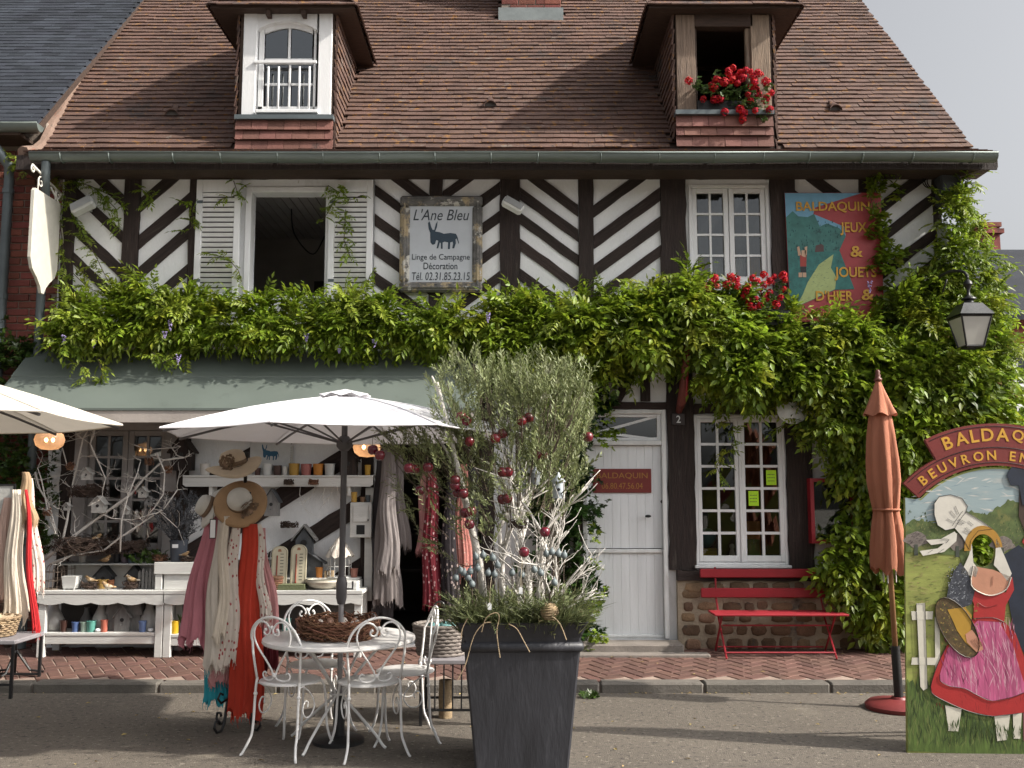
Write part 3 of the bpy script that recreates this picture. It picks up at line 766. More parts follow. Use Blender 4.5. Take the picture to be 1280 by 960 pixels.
# first floor: casement with small panes, curtains behind
w2 = part_empty('window', 'first-floor casement window of small panes over the geraniums')
casing(w2, O_CASE, .035)
x0, x1, z0, z1 = O_CASE; xm = (x0+x1)/2
leaf(w2, x0+.037, xm-.004, z0+.035, z1-.038, .02, 2, 4, .05, .022, rail_b=.06); leaf(w2, xm+.004, x1-.037, z0+.035, z1-.038, .02, 2, 4, .05, .022, rail_b=.06)
def curtain(xa, xb, za, zb, Y, mat, par, amp=.018):
    q = MB(); nn = 26; q.add([(xa+(xb-xa)*i/nn, Y+amp*sin(i*1.7+xa*9), z) for z in (za, zb) for i in range(nn+1)], [(i,i+1,nn+2+i,nn+1+i) for i in range(nn)])
    q.build('curtain', mat, par, smooth=True)
m_lace = mk('lace_curtain', (.62,.62,.60), .9, .15, 30); m_ochre = mk('ochre_curtain', (.42,.26,.09), .9, .2, 8); m_greyc = mk('grey_curtain', (.25,.25,.25), .9, .2, 8)
hz = z0+(z1-z0)*.30
curtain(x0+.05, x0+.21, z0+.03, hz, .12, m_ochre, w2); curtain(x0+.22, xm-.02, z0+.03, hz-.02, .11, m_lace, w2)
curtain(xm+.02, xm+.19, z0+.03, hz-.01, .12, m_lace, w2); curtain(xm+.20, x1-.05, z0+.03, hz, .115, m_ochre, w2)
curtain(x0+.03, x1-.03, hz, z1, .30, m_greyc, w2, .03)
# ground floor window, six rows of panes
w3 = part_empty('window', 'ground-floor white window of twenty-four panes with two yellow notes')
casing(w3, O_WIN, .03)
x0, x1, z0, z1 = O_WIN; xm = (x0+x1)/2
leaf(w3, x0+.031, xm-.012, z0+.03, z1-.032, .0, 2, 6, .04, .026, rail_b=.06, rail_t=.04); leaf(w3, xm+.012, x1-.031, z0+.03, z1-.032, .0, 2, 6, .04, .026, rail_b=.06, rail_t=.04)
q = MB(); q.bev(xm-.0115, xm+.0115, -.03, .02, z0+.03, z1-.032, .003); q.build('mullion', m_white, w3)
q = MB(); q.bev(x0-.02, x1+.02, -.07, -.0, z0-.03, z0-.001, .006); q.build('window_sill', m_whiteh, w3)
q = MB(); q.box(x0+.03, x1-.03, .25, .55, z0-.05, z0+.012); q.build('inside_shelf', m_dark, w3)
# door in two halves with a lattice fanlight
dr_ = part_empty('door', 'white boarded stable door, its upper and lower halves shut')
x0, x1, z0, z1 = O_DOOR; zl = XZ(780,555)[1]; zm = XZ(780,687)[1]
m = MB(); m.bev(x0, x0+.05, -.03, .12, z0, z1, .005); m.bev(x1-.045, x1, -.03, .12, z0, z1, .005); m.bev(x0+.05, x1-.045, -.029, .12, z1-.045, z1, .005)
m.bev(x0+.05, x1-.045, -.025, .12, zl-.012, zl+.035, .005); m.build('door_frame', m_whiteh, dr_)
a_, b_ = x0+.052, x1-.047; nb = 9; w = (b_-a_)/nb
for za, zb in ((z0+.035, zm-.035), (zm+.012, zl-.016)):
    for i in range(nb):
        q = MB(); y = .03+R.uniform(-.0006,.0006); q.bev(a_+i*w+.0005, a_+(i+1)*w-.0005, y, y+.03, za, zb, .0022); q.build('plank', m_door, dr_)
m = MB(); m.bev(a_, b_, .005, .055, zm-.034, zm+.004, .006); m.build('weather_rail', m_whiteh, dr_); m = MB(); m.bev(a_, b_, .0, .05, z0+.002, z0+.034, .006); m.build('weather_rail', m_whiteh, dr_)
kx, kz = XZ(809,645,.02); m = MB(); m.tube([(kx,.03,kz),(kx,-.035,kz)], .009, 8); m.ball((kx,-.045,kz), .026, 10, .55, 1.2, .5); m.build('handle', m_iron, dr_, smooth=True)
kx, kz = XZ(828,627,.02); m = MB(); m.tube([(kx,.03,kz),(kx,.02,kz)], .018, 12); m.build('lock', m_iron, dr_)
m = MB(); m.box(x0+.06, x1-.055, .035, .04, zl+.036, z1-.046); m.build('pane', m_glassd, dr_)
m = MB(); fa, fb = zl+.035, z1-.045
for p, q in (((x0+.05,fa+.1),(x1-.05,fa+.005)), ((x0+.05,fa+.05),(x1-.05,fb-.012))):
    L_ = Vector((q[0]-p[0],0,q[1]-p[1])).normalized(); pr = Vector((-L_.z,0,L_.x))*.013
    P0, P1 = Vector((p[0],0,p[1])), Vector((q[0],0,q[1])); pts = [(v.x,v.z) for v in (P0-pr,P1-pr,P1+pr,P0+pr)]
    m.prism(clip(pts, x0+.05, x1-.046, fa, fb), .012 if p[1] > fa+.07 else .0145, .032)
m.build('fanlight_bars', m_white, dr_)
m = MB(); m.bev(x0+.0505, x0+.09, .0, .05, fa, fb, .004); m.bev(x1-.085, x1-.0455, .0, .05, fa, fb, .004); m.bev(x0+.09, x1-.085, .001, .05, fb-.03, fb-.001, .004); m.bev(x0+.09, x1-.085, .001, .05, fa+.001, fa+.03, .004); m.build('fanlight_frame', m_white, dr_)
# shop window under the awning
w4 = part_empty('window', 'grey glazed shop doors in shade behind the white branches')
casing(w4, O_SHOP, .13, -.03, .16, m_greypaint)
x0, x1, z0, z1 = O_SHOP; xm = (x0+x1)/2
leaf(w4, x0+.131, xm-.003, z0+.11, z1-.132, .04, 2, 5, .055, .024, m_greypaint, m_glassd); leaf(w4, xm+.003, x1-.131, z0+.11, z1-.132, .04, 2, 5, .055, .024, m_greypaint, m_glassd)
# ---- awning of painted sheet
aw = part_empty('awning', 'grey-green sheet metal lean-to roof over the shop front')
ax0, ax1 = -4.83, XZ(603,470)[0]; zt = XZ(300,438)[1]; Ya = -.86; zb = W(300,510,Ya).z
m = MB(); zmid = zt+(zb-zt)*.45; Ym = Ya*.45
for (ya, za, yb, zb_) in ((-.052,zt,Ym-.02,zmid-.012),(Ym,zmid-.012,Ya,zb)):
    nx = 12
    for i in range(nx):
        xa, xb = ax0+(ax1-ax0)*i/nx, ax0+(ax1-ax0)*(i+1)/nx
        d0 = 0
        q = [Vector((xa,ya,za)),Vector((xb,ya,za)),Vector((xb,yb,zb_)),Vector((xa,yb,zb_))]
        m.add(q+[p-Vector((0,0,.022)) for p in q], [(3,2,1,0),(4,5,6,7),(3,7,6,2),(0,3,7,4)[::-1],(1,2,6,5)])
m.build('awning_sheet', m_awning, aw)
m = MB(); m.box(ax0+.04, ax1-.02, Ya+.01, Ya+.035, zb-.13, zb-.024); m.build('fascia', m_fascia, aw)
for x in (ax0+.05, ax1-.05):
    m = MB(); m.add([(x,-.053,zt-.03),(x,Ya+.04,zb-.03),(x,Ya+.04,zb-.12),(x,-.053,zb-.12),(x+.02,-.053,zt-.03),(x+.02,Ya+.04,zb-.03),(x+.02,Ya+.04,zb-.12),(x+.02,-.053,zb-.12)], [(0,1,2,3),(7,6,5,4),(0,4,5,1),(1,5,6,2),(2,6,7,3),(3,7,4,0)])
    m.build('side_board', m_greypaint, aw)
for i in range(9):
    x = ax0+.1+i*(ax1-ax0-.25)/8; q = MB(); q.add([(x,-.053,zt-.03),(x,Ya+.036,zb-.03),(x,Ya+.036,zb-.09),(x,-.053,zt-.09),(x+.05,-.053,zt-.03),(x+.05,Ya+.036,zb-.03),(x+.05,Ya+.036,zb-.09),(x+.05,-.053,zt-.09)], [(0,1,2,3),(7,6,5,4),(0,4,5,1),(1,5,6,2),(2,6,7,3),(3,7,4,0)])
    q.build('awning_rafter', m_greypaint, aw)

# ================================================================ NEIGHBOURS
nb_ = thing('brick_house', 'red brick house with dark slate roof adjoining on the left', 'house', (0,0,0))
YN = .12
m = MB(); m.box(-12, -4.62, YN+.012, YN+.3, .02, 5.02); m.box(-12, -4.90, YN+.012, YN+.3, 5.021, 5.52); m.box(-12,-11.7,YN+.3,6,.02,5.3); nw = m.build('wall', m_mortar, nb_)
bb = MB(); bb.bev(-.106,.106,-.05,.05,-.0325,.0325,.005); bp = None; rb = MB(); nbk = 0
lst = []
row = 0; z = .12
while z < 5.2:
    x = -9 + (0 if row % 2 else .112)
    while x < (-4.72 if z < 4.95 else -5.0): lst.append((x, z)); x += .224
    z += .0765; row += 1
lst.sort(key=lambda q: -(q[0]) + (0 if 2.4 < q[1] < 5.05 else 100))
for i, (x, z) in enumerate(lst):
    y = YN+.045+R.uniform(-.004,.004)
    if i < 300:
        o = bb.build('brick', m_brick, nw) if bp is None else inst(bp, nw); bp = bp or o; o.location = (x, y, z)
    else: rb.T = Matrix.Translation((x,y,z)); rb.bev(-.106,.106,-.05,.05,-.0325,.0325,.005)
rb.T = None; rb.build('brickwork', m_brick, nw, kind='stuff')
m_ = MB(); m_.box(-12,-5.0,-.2,YN+.011,W(30,158,-.12).z-.12,W(30,158,-.12).z-.09); m_.build('soffit', m_soffit, nb_)
V45 = Vector((0,cos(radians(47)),sin(radians(47)))); SZ = W(30,158,-.12).z
m = MB(); o0 = Vector((0,-.12,SZ))
q = [o0+Vector((-12,0,0)), o0+Vector((-4.86,0,0)), o0+Vector((-4.9,0,0))+V45*5, o0+Vector((-12,0,0))+V45*5]
m.add(q+[p-Vector((0,-.02,.07)) for p in q], [(0,1,2,3),(7,6,5,4),(0,4,5,1),(1,5,6,2),(2,6,7,3),(3,7,4,0)])
srf = m.build('roof', m_soffit, nb_)
sl = tiles(o0, X1, V45, lambda v: (-9.5,-4.87), 4.6, lambda u, v: True, w=.20, g=.095, lift=.016, jit=.5)
lay([sl], srf, m_slate, 300, 'slate', key=lambda q: (q[0][0]-Vector((-4.9,-.1,SZ))).length, ln=.17)
half_gutter('gutter', -9, W(50,160,-.2).x, -.2, W(30,157,-.2).z, .07, nb_, m_zinc)
nx = W(8,300,.02).x; gz2 = W(30,157,-.2).z
m = MB(); m.tube([(nx-.12,-.2,gz2-.06),(nx-.12,-.2,gz2-.13),(nx,-.02,gz2-.36),(nx,.0,gz2-.5),(nx,.0,.1)], .05, 10); m.build('downpipe', m_pipe, nb_, smooth=50)
for z in (4.7, 3.6, 2.5):
    m = MB(); m.tube([(nx,.0,z),(nx,.0,z+.05)], .058, 10); m.build('pipe_collar', m_pipe, nb_)
# roofs and a brick house beyond the right-hand corner
YB = 9.0
rb_ = thing('brick_house', 'far brick house with dark slate roofs beyond the right corner', 'house', (0,0,0))
x0 = W(1222,400,YB).x
m = MB(); m.box(x0, x0+9, YB, YB+6, 0, W(1270,398,YB).z); rw = m.build('wall', m_brick, rb_)
ze = W(1270,396,YB).z; zr = W(1270,312,YB+3).z
for nm, (ya, za, yb, zb_) in (('roof',(YB-.35,ze,YB+3,zr)),('roof',(YB+3.02,zr,YB+6.3,ze))):
    m = MB(); q = [Vector((x0-.3,ya,za)),Vector((x0+9,ya,za)),Vector((x0+9,yb,zb_)),Vector((x0-.3,yb,zb_))]
    m.add(q+[p-Vector((0,0,.12)) for p in q], [(0,1,2,3),(7,6,5,4),(0,4,5,1),(1,5,6,2),(2,6,7,3),(3,7,4,0)]); m.build(nm, m_slate, rb_)
xw, zw = XZ(1277,470,YB-.04); 
for px, py0, py1 in ((1282,430,485),(1284,505,560)):
    f = bpy.data.objects.new('window', None); COL.objects.link(f); f.parent = rb_
    a_, b_ = XZ(px-14,py1,YB-.02), XZ(px+14,py0,YB-.02)
    q = MB(); q.ring([(a_[0],a_[1]),(b_[0],a_[1]),(b_[0],b_[1]),(a_[0],b_[1])],[(a_[0]+.08,a_[1]+.08),(b_[0]-.08,a_[1]+.08),(b_[0]-.08,b_[1]-.08),(a_[0]+.08,b_[1]-.08)],YB-.05,YB-.005)
    q.box((a_[0]+b_[0])/2-.03,(a_[0]+b_[0])/2+.03,YB-.045,YB-.006,a_[1]+.08,b_[1]-.08); q.build('window_frame', m_white, f)
    q = MB(); q.box(a_[0]+.08,b_[0]-.08,YB-.03,YB-.02,a_[1]+.08,b_[1]-.08); q.build('pane', paint((.05,.06,.07), .1), f)
YC = 13.0; cb = thing('far_house', 'grey slate roof with a brick chimney rising behind the right corner', 'house', (0,0,0))
m = MB(); a_, b_ = W(1235,360,YC), W(1420,360,YC); zr2, ze2 = W(1260,312,YC+2.5).z, W(1260,352,YC).z
q = [Vector((a_.x,YC,ze2)),Vector((b_.x,YC,ze2)),Vector((b_.x,YC+2.5,zr2)),Vector((a_.x,YC+2.5,zr2))]; m.add(q+[p-Vector((0,0,.15)) for p in q], [(0,1,2,3),(7,6,5,4),(0,4,5,1),(1,5,6,2),(2,6,7,3),(3,7,4,0)]); m.build('roof', m_slate, cb)
m = MB(); m.box(a_.x+.2, b_.x, YC+.2, YC+4.5, 0, ze2-.05); m.build('wall', m_plasterg, cb)
a_, b_ = W(1229,330,YC+2), W(1249,278,YC+2); m = MB(); m.box(a_.x, b_.x, YC+2, YC+2.6, 3, b_.z-.12); ck = m.build('chimney', m_brick, cb)
m = MB(); m.box(a_.x-.08, b_.x+.08, YC+1.92, YC+2.68, b_.z-.30, b_.z-.18); m.box(a_.x-.04, b_.x+.04, YC+1.96, YC+2.64, b_.z-.119, b_.z); m.build('chimney_cap', m_brick, ck)
# ================================================================ PLANTS
import numpy as np
RNG = np.random.default_rng(5)
def unit(v): return v/np.maximum(np.linalg.norm(v, axis=-1, keepdims=True), 1e-9)
def leaflet(p, d, nrm, L_, w, fold=.25):
    p, d, nrm = map(np.array, (p, d, nrm)); s = np.cross(d, nrm)
    return [p, p+d*L_*.42+s*w+nrm*w*fold, p+d*L_-nrm*L_*.10, p+d*L_*.42-s*w+nrm*w*fold]
def tmpl_compound(pairs, L_, ll, lw, droop, seed):
    r = random.Random(seed); V = []
    def pos(t): return np.array([L_*t, 0, -droop*L_*t*t])
    for i in range(pairs):
        t = .22+.72*i/pairs; tan = unit(pos(t+.02)-pos(t))
        for s in (-1, 1):
            a_ = radians(r.uniform(48, 68)); d = unit(np.array([cos(a_)*tan[0], s*sin(a_), cos(a_)*tan[2]-r.uniform(.05,.35)]))
            n_ = unit(np.array([r.uniform(-.2,.2), s*-.15, 1.0])); n_ = unit(n_ - d*np.dot(n_, d))
            V += leaflet(pos(t), d, n_, ll*r.uniform(.8,1.1)*(1-.25*abs(t-.5)), lw)
    tan = unit(pos(1)-pos(.96)); V += leaflet(pos(.96), tan, unit(np.array([-tan[2],0,tan[0]])), ll*1.1, lw*1.05)
    # thin stalk
    V += [pos(0)+np.array([0,.0015,0]), pos(.5)+np.array([0,.0015,0]), pos(.97), pos(.5)+np.array([0,-.0015,0])]
    return np.array(V)
def tmpl_rosette(n_, L_, w, spread, seed, lift=.35):
    r = random.Random(seed); V = []
    for i in range(n_):
        t = 2*pi*i/n_*1.618+r.uniform(-.3,.3); e = r.uniform(.1,1)*lift
        d = unit(np.array([cos(t)*spread+.35, sin(t)*spread, e])); n_v = unit(np.cross(np.cross(d, np.array([0,0,1.0])), d))
        V += leaflet(np.array([r.uniform(0,.4)*L_,0,0]), d, n_v, L_*r.uniform(.7,1.1), w)
    return np.array(V)
def tmpl_twig(n_, L_, ll, lw, seed):
    r = random.Random(seed); V = []
    for i in range(n_):
        t = i/n_; s = 1 if i % 2 else -1; ph = r.uniform(-.7,.7) + (i//2 % 2)*1.3
        d = unit(np.array([.8, s*cos(ph)*.7, sin(ph)*.7])); q = unit(np.cross(d, np.array([0.1,.3,1.0])))
        V += leaflet(np.array([L_*t,0,.06*L_*t*t]), d, q, ll*r.uniform(.7,1.1), lw, .1)
    V += [np.array([0,.0012,0]), np.array([L_*.5,.0012,0]), np.array([L_,0,.06*L_]), np.array([L_*.5,-.0012,0])]
    return np.array(V)
def scatter(name, tm, P_, D_, mat, parent, scale=(.75,1.2), roll=.9, up=(0,-.35,1), kind='stuff', out=None):
    P_ = np.array(P_); D_ = unit(np.array(D_)); n_ = len(P_)
    x = D_; u = np.array(up)+RNG.normal(0, roll*.5, (n_,3)); z = unit(u-x*np.sum(u*x,1,keepdims=True)); y = np.cross(z, x)
    M_ = np.stack([x,y,z], axis=2)*RNG.uniform(*scale, (n_,1,1)); which = RNG.integers(0, len(tm), n_); allv = []
    for k, T in enumerate(tm):
        q = which == k
        if q.any(): allv.append((np.einsum('nij,vj->nvi', M_[q], T)+P_[q][:,None,:]).reshape(-1,3))
    V = np.concatenate(allv)
    if out is not None: out.append(V); return
    return leafmesh(name, V, mat, parent, kind)
def leafmesh(name, V, mat, parent, kind='stuff'):
    nq = len(V)//4; me = bpy.data.meshes.new(name)
    idx = np.arange(nq)*4; F = np.stack([idx,idx+1,idx+2,idx,idx+2,idx+3], 1).reshape(-1)
    me.vertices.add(len(V)); me.vertices.foreach_set('co', V.astype(np.float32).ravel())
    me.loops.add(len(F)); me.loops.foreach_set('vertex_index', F.astype(np.int32))
    me.polygons.add(nq*2); me.polygons.foreach_set('loop_start', (np.arange(nq*2)*3).astype(np.int32)); me.polygons.foreach_set('loop_total', np.full(nq*2, 3, np.int32))
    me.materials.append(mat); me.update(calc_edges=True); me.validate()
    o = bpy.data.objects.new(name, me); COL.objects.link(o); o.parent = parent
    if kind: o['kind'] = kind
    return o
m_leaf = mk('wisteria_leaf', (.185,.265,.022), .45, .42, 2.2, rnd=.42, trans=.45, spots=[((.35,.38,.04), 2.8, .52, .14), ((.04,.075,.015), 2.0, .57, .14)])
m_leafy = mk('yellowing_leaf', (.245,.31,.035), .5, .3, 3, rnd=.35, trans=.35)
m_ever = mk('evergreen_leaf', (.040,.085,.018), .30, .40, 3, rnd=.4, trans=.18, spots=[((.11,.17,.03), 4, .60, .12)])
m_ivy = mk('ivy_leaf', (.055,.10,.018), .35, .4, 3, rnd=.4, trans=.2, spots=[((.14,.19,.03), 3, .58, .14)])
m_olive = mk('olive_leaf', (.20,.23,.10), .50, .35, 5, rnd=.42, trans=.22, spots=[((.30,.30,.21), 7, .56, .12)])
m_bark = mk('vine_bark', (.10,.075,.055), .9, .4, 8, .8, 40, stretch=(4,4,1))
m_whitebark = mk('whitewashed_bark', (.60,.57,.53), .85, .22, 9, .7, 45, spots=[((.24,.20,.17), 9, .62, .08)])
COMP = [tmpl_compound(R.choice((4,5,6)), R.uniform(.13,.24), R.uniform(.058,.088), R.uniform(.0115,.017), R.uniform(.15,.7), i) for i in range(12)]
COMPBIG = [tmpl_compound(R.choice((3,4,5)), R.uniform(.17,.23), R.uniform(.085,.105), R.uniform(.020,.026), R.uniform(.25,.6), i+50) for i in range(8)]
ROS = [tmpl_rosette(7, .062, .015, .9, i) for i in range(6)]
ROSBIG = [tmpl_rosette(5, .085, .026, .9, i+20) for i in range(6)]
def blob_points(blobs, dens, Yc, depth, grav=.1, ok=None):
    P_, D_ = [], []
    for b in blobs:
        cx, cy, rx, ry = b[:4]; yc = b[4] if len(b) > 4 else Yc; dp = b[5] if len(b) > 5 else depth
        nl = int(pi*rx*ry*dens/100); cl = []
        for q in range(nl):
            if q % 11 == 0:
                r0 = sqrt(R.random())**.9; t0 = R.uniform(0, 2*pi); dep0 = R.random()**.6
            r = sqrt(R.random())**.85; t = R.uniform(0, 2*pi); ex, ey = cos(t0)*r0+cos(t)*r*.26*30/rx, sin(t0)*r0+sin(t)*r*.26*30/ry; r = min(1, hypot(ex, ey))
            wob = 1+.22*sin(3*t+cx)+.12*sin(7*t+cy)
            p = W(cx+ex*rx*wob, cy+ey*ry*wob, yc - dp*(.25+.75*sqrt(max(0,1-r*r)))*dep0*R.uniform(.8,1))
            if ok and not ok(p): continue
            d = Vector((ex*.6+cos(t)*.6, -.8, -ey*.5-sin(t)*.5-grav))+Vector((R.gauss(0,.4), R.gauss(0,.3), R.gauss(0,.35)))
            P_.append(tuple(p)); D_.append(tuple(d))
    return P_, D_
SGX0, SGX1, SGZ = W(492,360,-.3).x, W(612,360,-.3).x, W(550,386,-.3).z
PSX0, PSX1, PSZ = W(985,390,-.3).x, W(1112,390,-.3).x, W(1050,386,-.3).z
def above_awning(p):
    if SGX0 < p.x < SGX1 and p.z > SGZ or PSX0 < p.x < PSX1 and p.z > PSZ: return False
    if ax0-.05 < p.x < ax1+.03 and Ya < p.y < 0: return p.z > zt + (zb-zt)*p.y/Ya + .02
    return True
wist = thing('wisteria', 'green wisteria trained along the house front above the shop awning, door and window', 'climbing plant', (W(690,800,-.2).x,-.2,.14))
WO = -wist.location
def vines(o): o.matrix_parent_inverse = o.parent.matrix_basis.inverted(); return o
bl = [(78,430,30,26),(112,408,48,36),(160,398,52,44),(212,398,54,44),(268,406,56,38),(330,412,58,34),(392,412,58,32),(450,408,56,36),(508,402,52,40),
      (556,398,52,46),(608,410,50,44),(655,414,54,46),(700,418,54,54),(750,424,60,60),(800,414,58,56),(852,402,58,62),(905,424,62,58),(955,440,60,50),
      (1010,446,60,48),(1060,446,60,54),(1112,456,60,56),(1160,466,58,58),(1205,474,46,54),
      (930,478,50,24),(975,456,40,18),(900,462,30,20),(752,462,28,30),(700,462,44,34),(1060,520,58,44),(1112,545,58,44),(1164,530,60,46),(1212,520,46,50),(1072,505,46,40),(640,440,50,26)]
bl = [((b[0], b[1]+1, b[2], b[3]-17) if b[0] < 620 else (b[0], b[1]-4, b[2], b[3]-19) if 740 < b[0] < 900 else (b[0], b[1]+9, b[2], b[3]-12)) if b[1] < 470 else b for b in bl]
bl = [(b[0], b[1]+R.uniform(-6,6), b[2], b[3]+R.uniform(-5,5)) for b in bl]+[(188,374,26,22),(464,374,14,18),(858,366,22,24),(760,384,20,16),(330,384,14,14),(640,386,16,12),(1030,416,40,14),(1075,416,40,14)]
P_, D_ = blob_points(bl, 4.9, -.12, .42, .12, above_awning)
spr = [(R.uniform(90,1200), 0) for _ in range(170)]
for x, _ in spr:                                      # young shoots that stand up out of the mass
    y = 388+R.uniform(-8,26)+ (18 if 950 < x < 1100 else 0); p = W(x, y, -.2-R.random()*.15)
    if SGX0 < p.x < SGX1 or PSX0 < p.x < PSX1: continue
    n_ = R.randint(3,6); lean = R.uniform(-.6,.6)
    for k in range(n_): P_.append((p.x+lean*.03*k, p.y, p.z+.028*k)); D_.append((lean+R.gauss(0,.4), -.5, .8+R.gauss(0,.25)))
vines(scatter('foliage', COMP, P_, D_, m_leaf, wist))
# trailing shoots over shutters, posts and the sheet roof
P_, D_ = blob_points([(96,408,26,22),(132,420,22,16),(205,392,22,18),(250,372,26,14),(318,382,20,12),(430,396,26,20),(470,380,18,14),(380,420,26,14),(560,372,22,12),(690,400,26,16),(850,372,26,22),(900,400,40,20),(1000,440,44,16),(1120,430,44,20),(1060,470,40,20),(960,455,34,18),(1180,450,30,20),(150,446,20,8),(250,440,20,8)], 1.7, -.30, .34, .05, above_awning); vines(scatter('young_foliage', COMP, P_, D_, m_leafy, wist, (.6,1.0)))
P_, D_ = blob_points([(b[0], b[1], b[2], b[3]*.8) for b in bl if b[0] > 740], 1.0, -.35, .30, .15, above_awning); vines(scatter('large_foliage', COMPBIG, P_, D_, m_leaf, wist, (.7,1.05)))
m_stem = m_bark
trails = [([(70,216),(84,250),(100,285),(122,325),(140,362)],-.10,1),([(72,222),(112,232),(150,250),(160,262)],-.09,0),([(120,236),(146,262),(150,292)],-.09,0),
 ([(172,232),(188,246),(184,262)],-.09,0),([(238,250),(243,280),(232,292)],-.09,0),([(70,250),(78,300),(82,350),(80,385)],-.09,1),([(90,340),(110,360),(140,372)],-.10,1),
 ([(292,226),(298,244),(272,250)],-.12,0),([(262,318),(284,322),(298,338),(302,352)],-.13,1),([(410,232),(424,240),(412,262),(402,278)],-.13,0),([(425,238),(438,250),(452,244)],-.12,0),
 ([(432,262),(430,300),(438,322)],-.12,0),([(455,372),(462,345),(470,335)],-.14,1),([(0,188),(22,196),(44,214)],-.02,1),([(20,205),(40,212)],-.02,1),
 ([(96,452),(108,462),(112,478)],-.52,1),([(122,448),(128,466),(124,484)],-.5,0),([(190,440),(205,452),(222,446)],-.5,0),([(740,350),(730,370),(722,390)],-.12,0),([(868,330),(866,350),(858,372)],-.14,0),
 ([(640,360),(664,372),(690,366)],-.14,0),([(912,525),(918,548),(908,572)],-.16,0),([(908,560),(896,582),(902,600)],-.14,0),([(1085,212),(1110,214),(1130,212)],-.16,0),([(1095,215),(1088,245),(1094,270)],-.16,0)]
PA, DA, PB, DB = [], [], [], []
st_m = MB()
for pts, Y, yl in trails:
    q = [W(a_, b_, Y) for a_, b_ in pts]; st_m.tube([p+WO for p in q], .004, 4)
    for p0, p1 in zip(q, q[1:]):
        n_ = max(2, int((p1-p0).length/.028))
        for k in range(n_):
            p = p0.lerp(p1, k/n_); d = Vector((R.gauss(0,.8), -.6-R.random()*.3, R.gauss(-.25,.6)))
            (PB if yl and R.random() < .6 else PA).append(tuple(p)); (DB if len(PB)+len(PA) and (PB and PB[-1] == tuple(p)) else DA).append(tuple(d))
vines(scatter('trailing_foliage', COMP, PA, DA, m_leaf, wist, (.45,.8)))
vines(scatter('yellow_foliage', COMP, PB, DB, m_leafy, wist, (.4,.75)))
for k, (x0_, x1_) in enumerate(((62,760),(560,1240),(700,1180))):     # woody stems through the mass
    pts = []
    for i in range(16):
        f = i/15; x = x0_+(x1_-x0_)*f; pts.append(W(x, 418+14*sin(f*9+k*2)+k*8+(18*f if k else 0), -.10-.06*k)+WO)
    st_m.tube(pts, [.022-.012*i/15 for i in range(16)], 6)
tp = [Vector((0,0,-.02))]+[W(692+6*sin(i*1.1), 800-370*i/9, -.2)+WO for i in range(1,10)]
st_m.tube(tp, [.045-.002*i for i in range(10)], 8)
st_m.build('stem', m_bark, wist, smooth=True)
m_lilac = mk('lilac_bloom', (.34,.28,.52), .7, .3, 8, rnd=.3, trans=.2)
for px, py in ((80,418),(118,423),(223,443),(213,400),(206,414),(383,417),(424,433),(468,424),(610,390),(1087,352)):
    m = MB(); p = W(px, py, -.55); L_ = R.uniform(.06,.12)
    for k in range(26):
        f = R.random(); t = R.uniform(0, 2*pi); r = .018*(1-f)+.004
        m.ball((cos(t)*r, sin(t)*r, -f*L_), .007, 5)
    vines(m.build('blossom', m_lilac, wist, loc=p))
# creeper on the right-hand corner
crp = thing('creeper', 'bushy green creeper covering the right corner of the house below the eaves', 'climbing plant', (XR-.05,-.10,.13)); WO = -crp.location
bl = [(1192,285,26,44),(1206,325,34,44),(1182,372,50,40),(1150,396,40,30),(1216,366,30,42),(1203,246,14,24),(1168,410,46,28),(1232,440,26,46),(1236,380,14,26),(1250,445,14,30)]
P_, D_ = blob_points(bl, 4.2, -.06, .36, .05); vines(scatter('foliage', COMP, P_, D_, m_leaf, crp, (.6,1.0)))
P_, D_ = blob_points([(1204,236,16,26),(1196,262,16,20),(1175,345,20,12),(1150,380,16,12),(1225,300,12,16),(1252,420,14,30)], 2.6, -.2, .3); vines(scatter('yellow_foliage', COMP, P_, D_, m_leafy, crp, (.4,.8)))
P_, D_ = blob_points([(1108,224,26,14),(1098,255,14,28),(1108,300,18,34),(1114,345,18,22),(1120,316,18,16),(1126,385,22,20),(1112,380,18,22)], 2.7, -.06, .14); vines(scatter('broad_foliage', ROSBIG, P_, D_, m_leaf, crp, (.6,1.05)))
m = MB()
for k in range(4): m.tube([W(1195+8*sin(i+k*2)+k*6, 800-520*i/11, -.05)+WO for i in range(12)], [.028-.0018*i for i in range(12)], 6)
m.tube([W(1180-8*i, 395-4*i+8*sin(i*2), -.06)+WO for i in range(10)], .012, 5)
m.build('stem', m_bark, crp, smooth=True)
# large-leaved climber between the display case and the folded parasol
lgc = thing('climbing_plant', 'large-leaved climber hanging between the red display case and the folded parasol', 'climbing plant', (W(1085,800,-.15).x,-.15,.14)); WO = -lgc.location
bl = [(1084,572,38,40),(1108,640,40,54),(1058,700,32,26),(1090,715,40,42),(1055,742,30,30),(1120,590,44,50),(1130,680,30,70),(1068,655,12,16),(1110,770,34,34),(1160,620,50,60),(1180,700,40,60),(1222,690,36,60),(1236,600,34,60),(1250,520,26,50)]
P_, D_ = blob_points(bl, 2.4, -.08, .34, .35); vines(scatter('foliage', COMPBIG, P_, D_, m_leaf, lgc, (.7,1.05)))
m = MB()
for k in range(3): m.tube([W(1085+k*14+10*sin(i*1.3+k), 802-300*i/8, -.08)+WO for i in range(9)], [.02-.0015*i for i in range(9)], 6)
m.build('stem', m_bark, lgc, smooth=True)
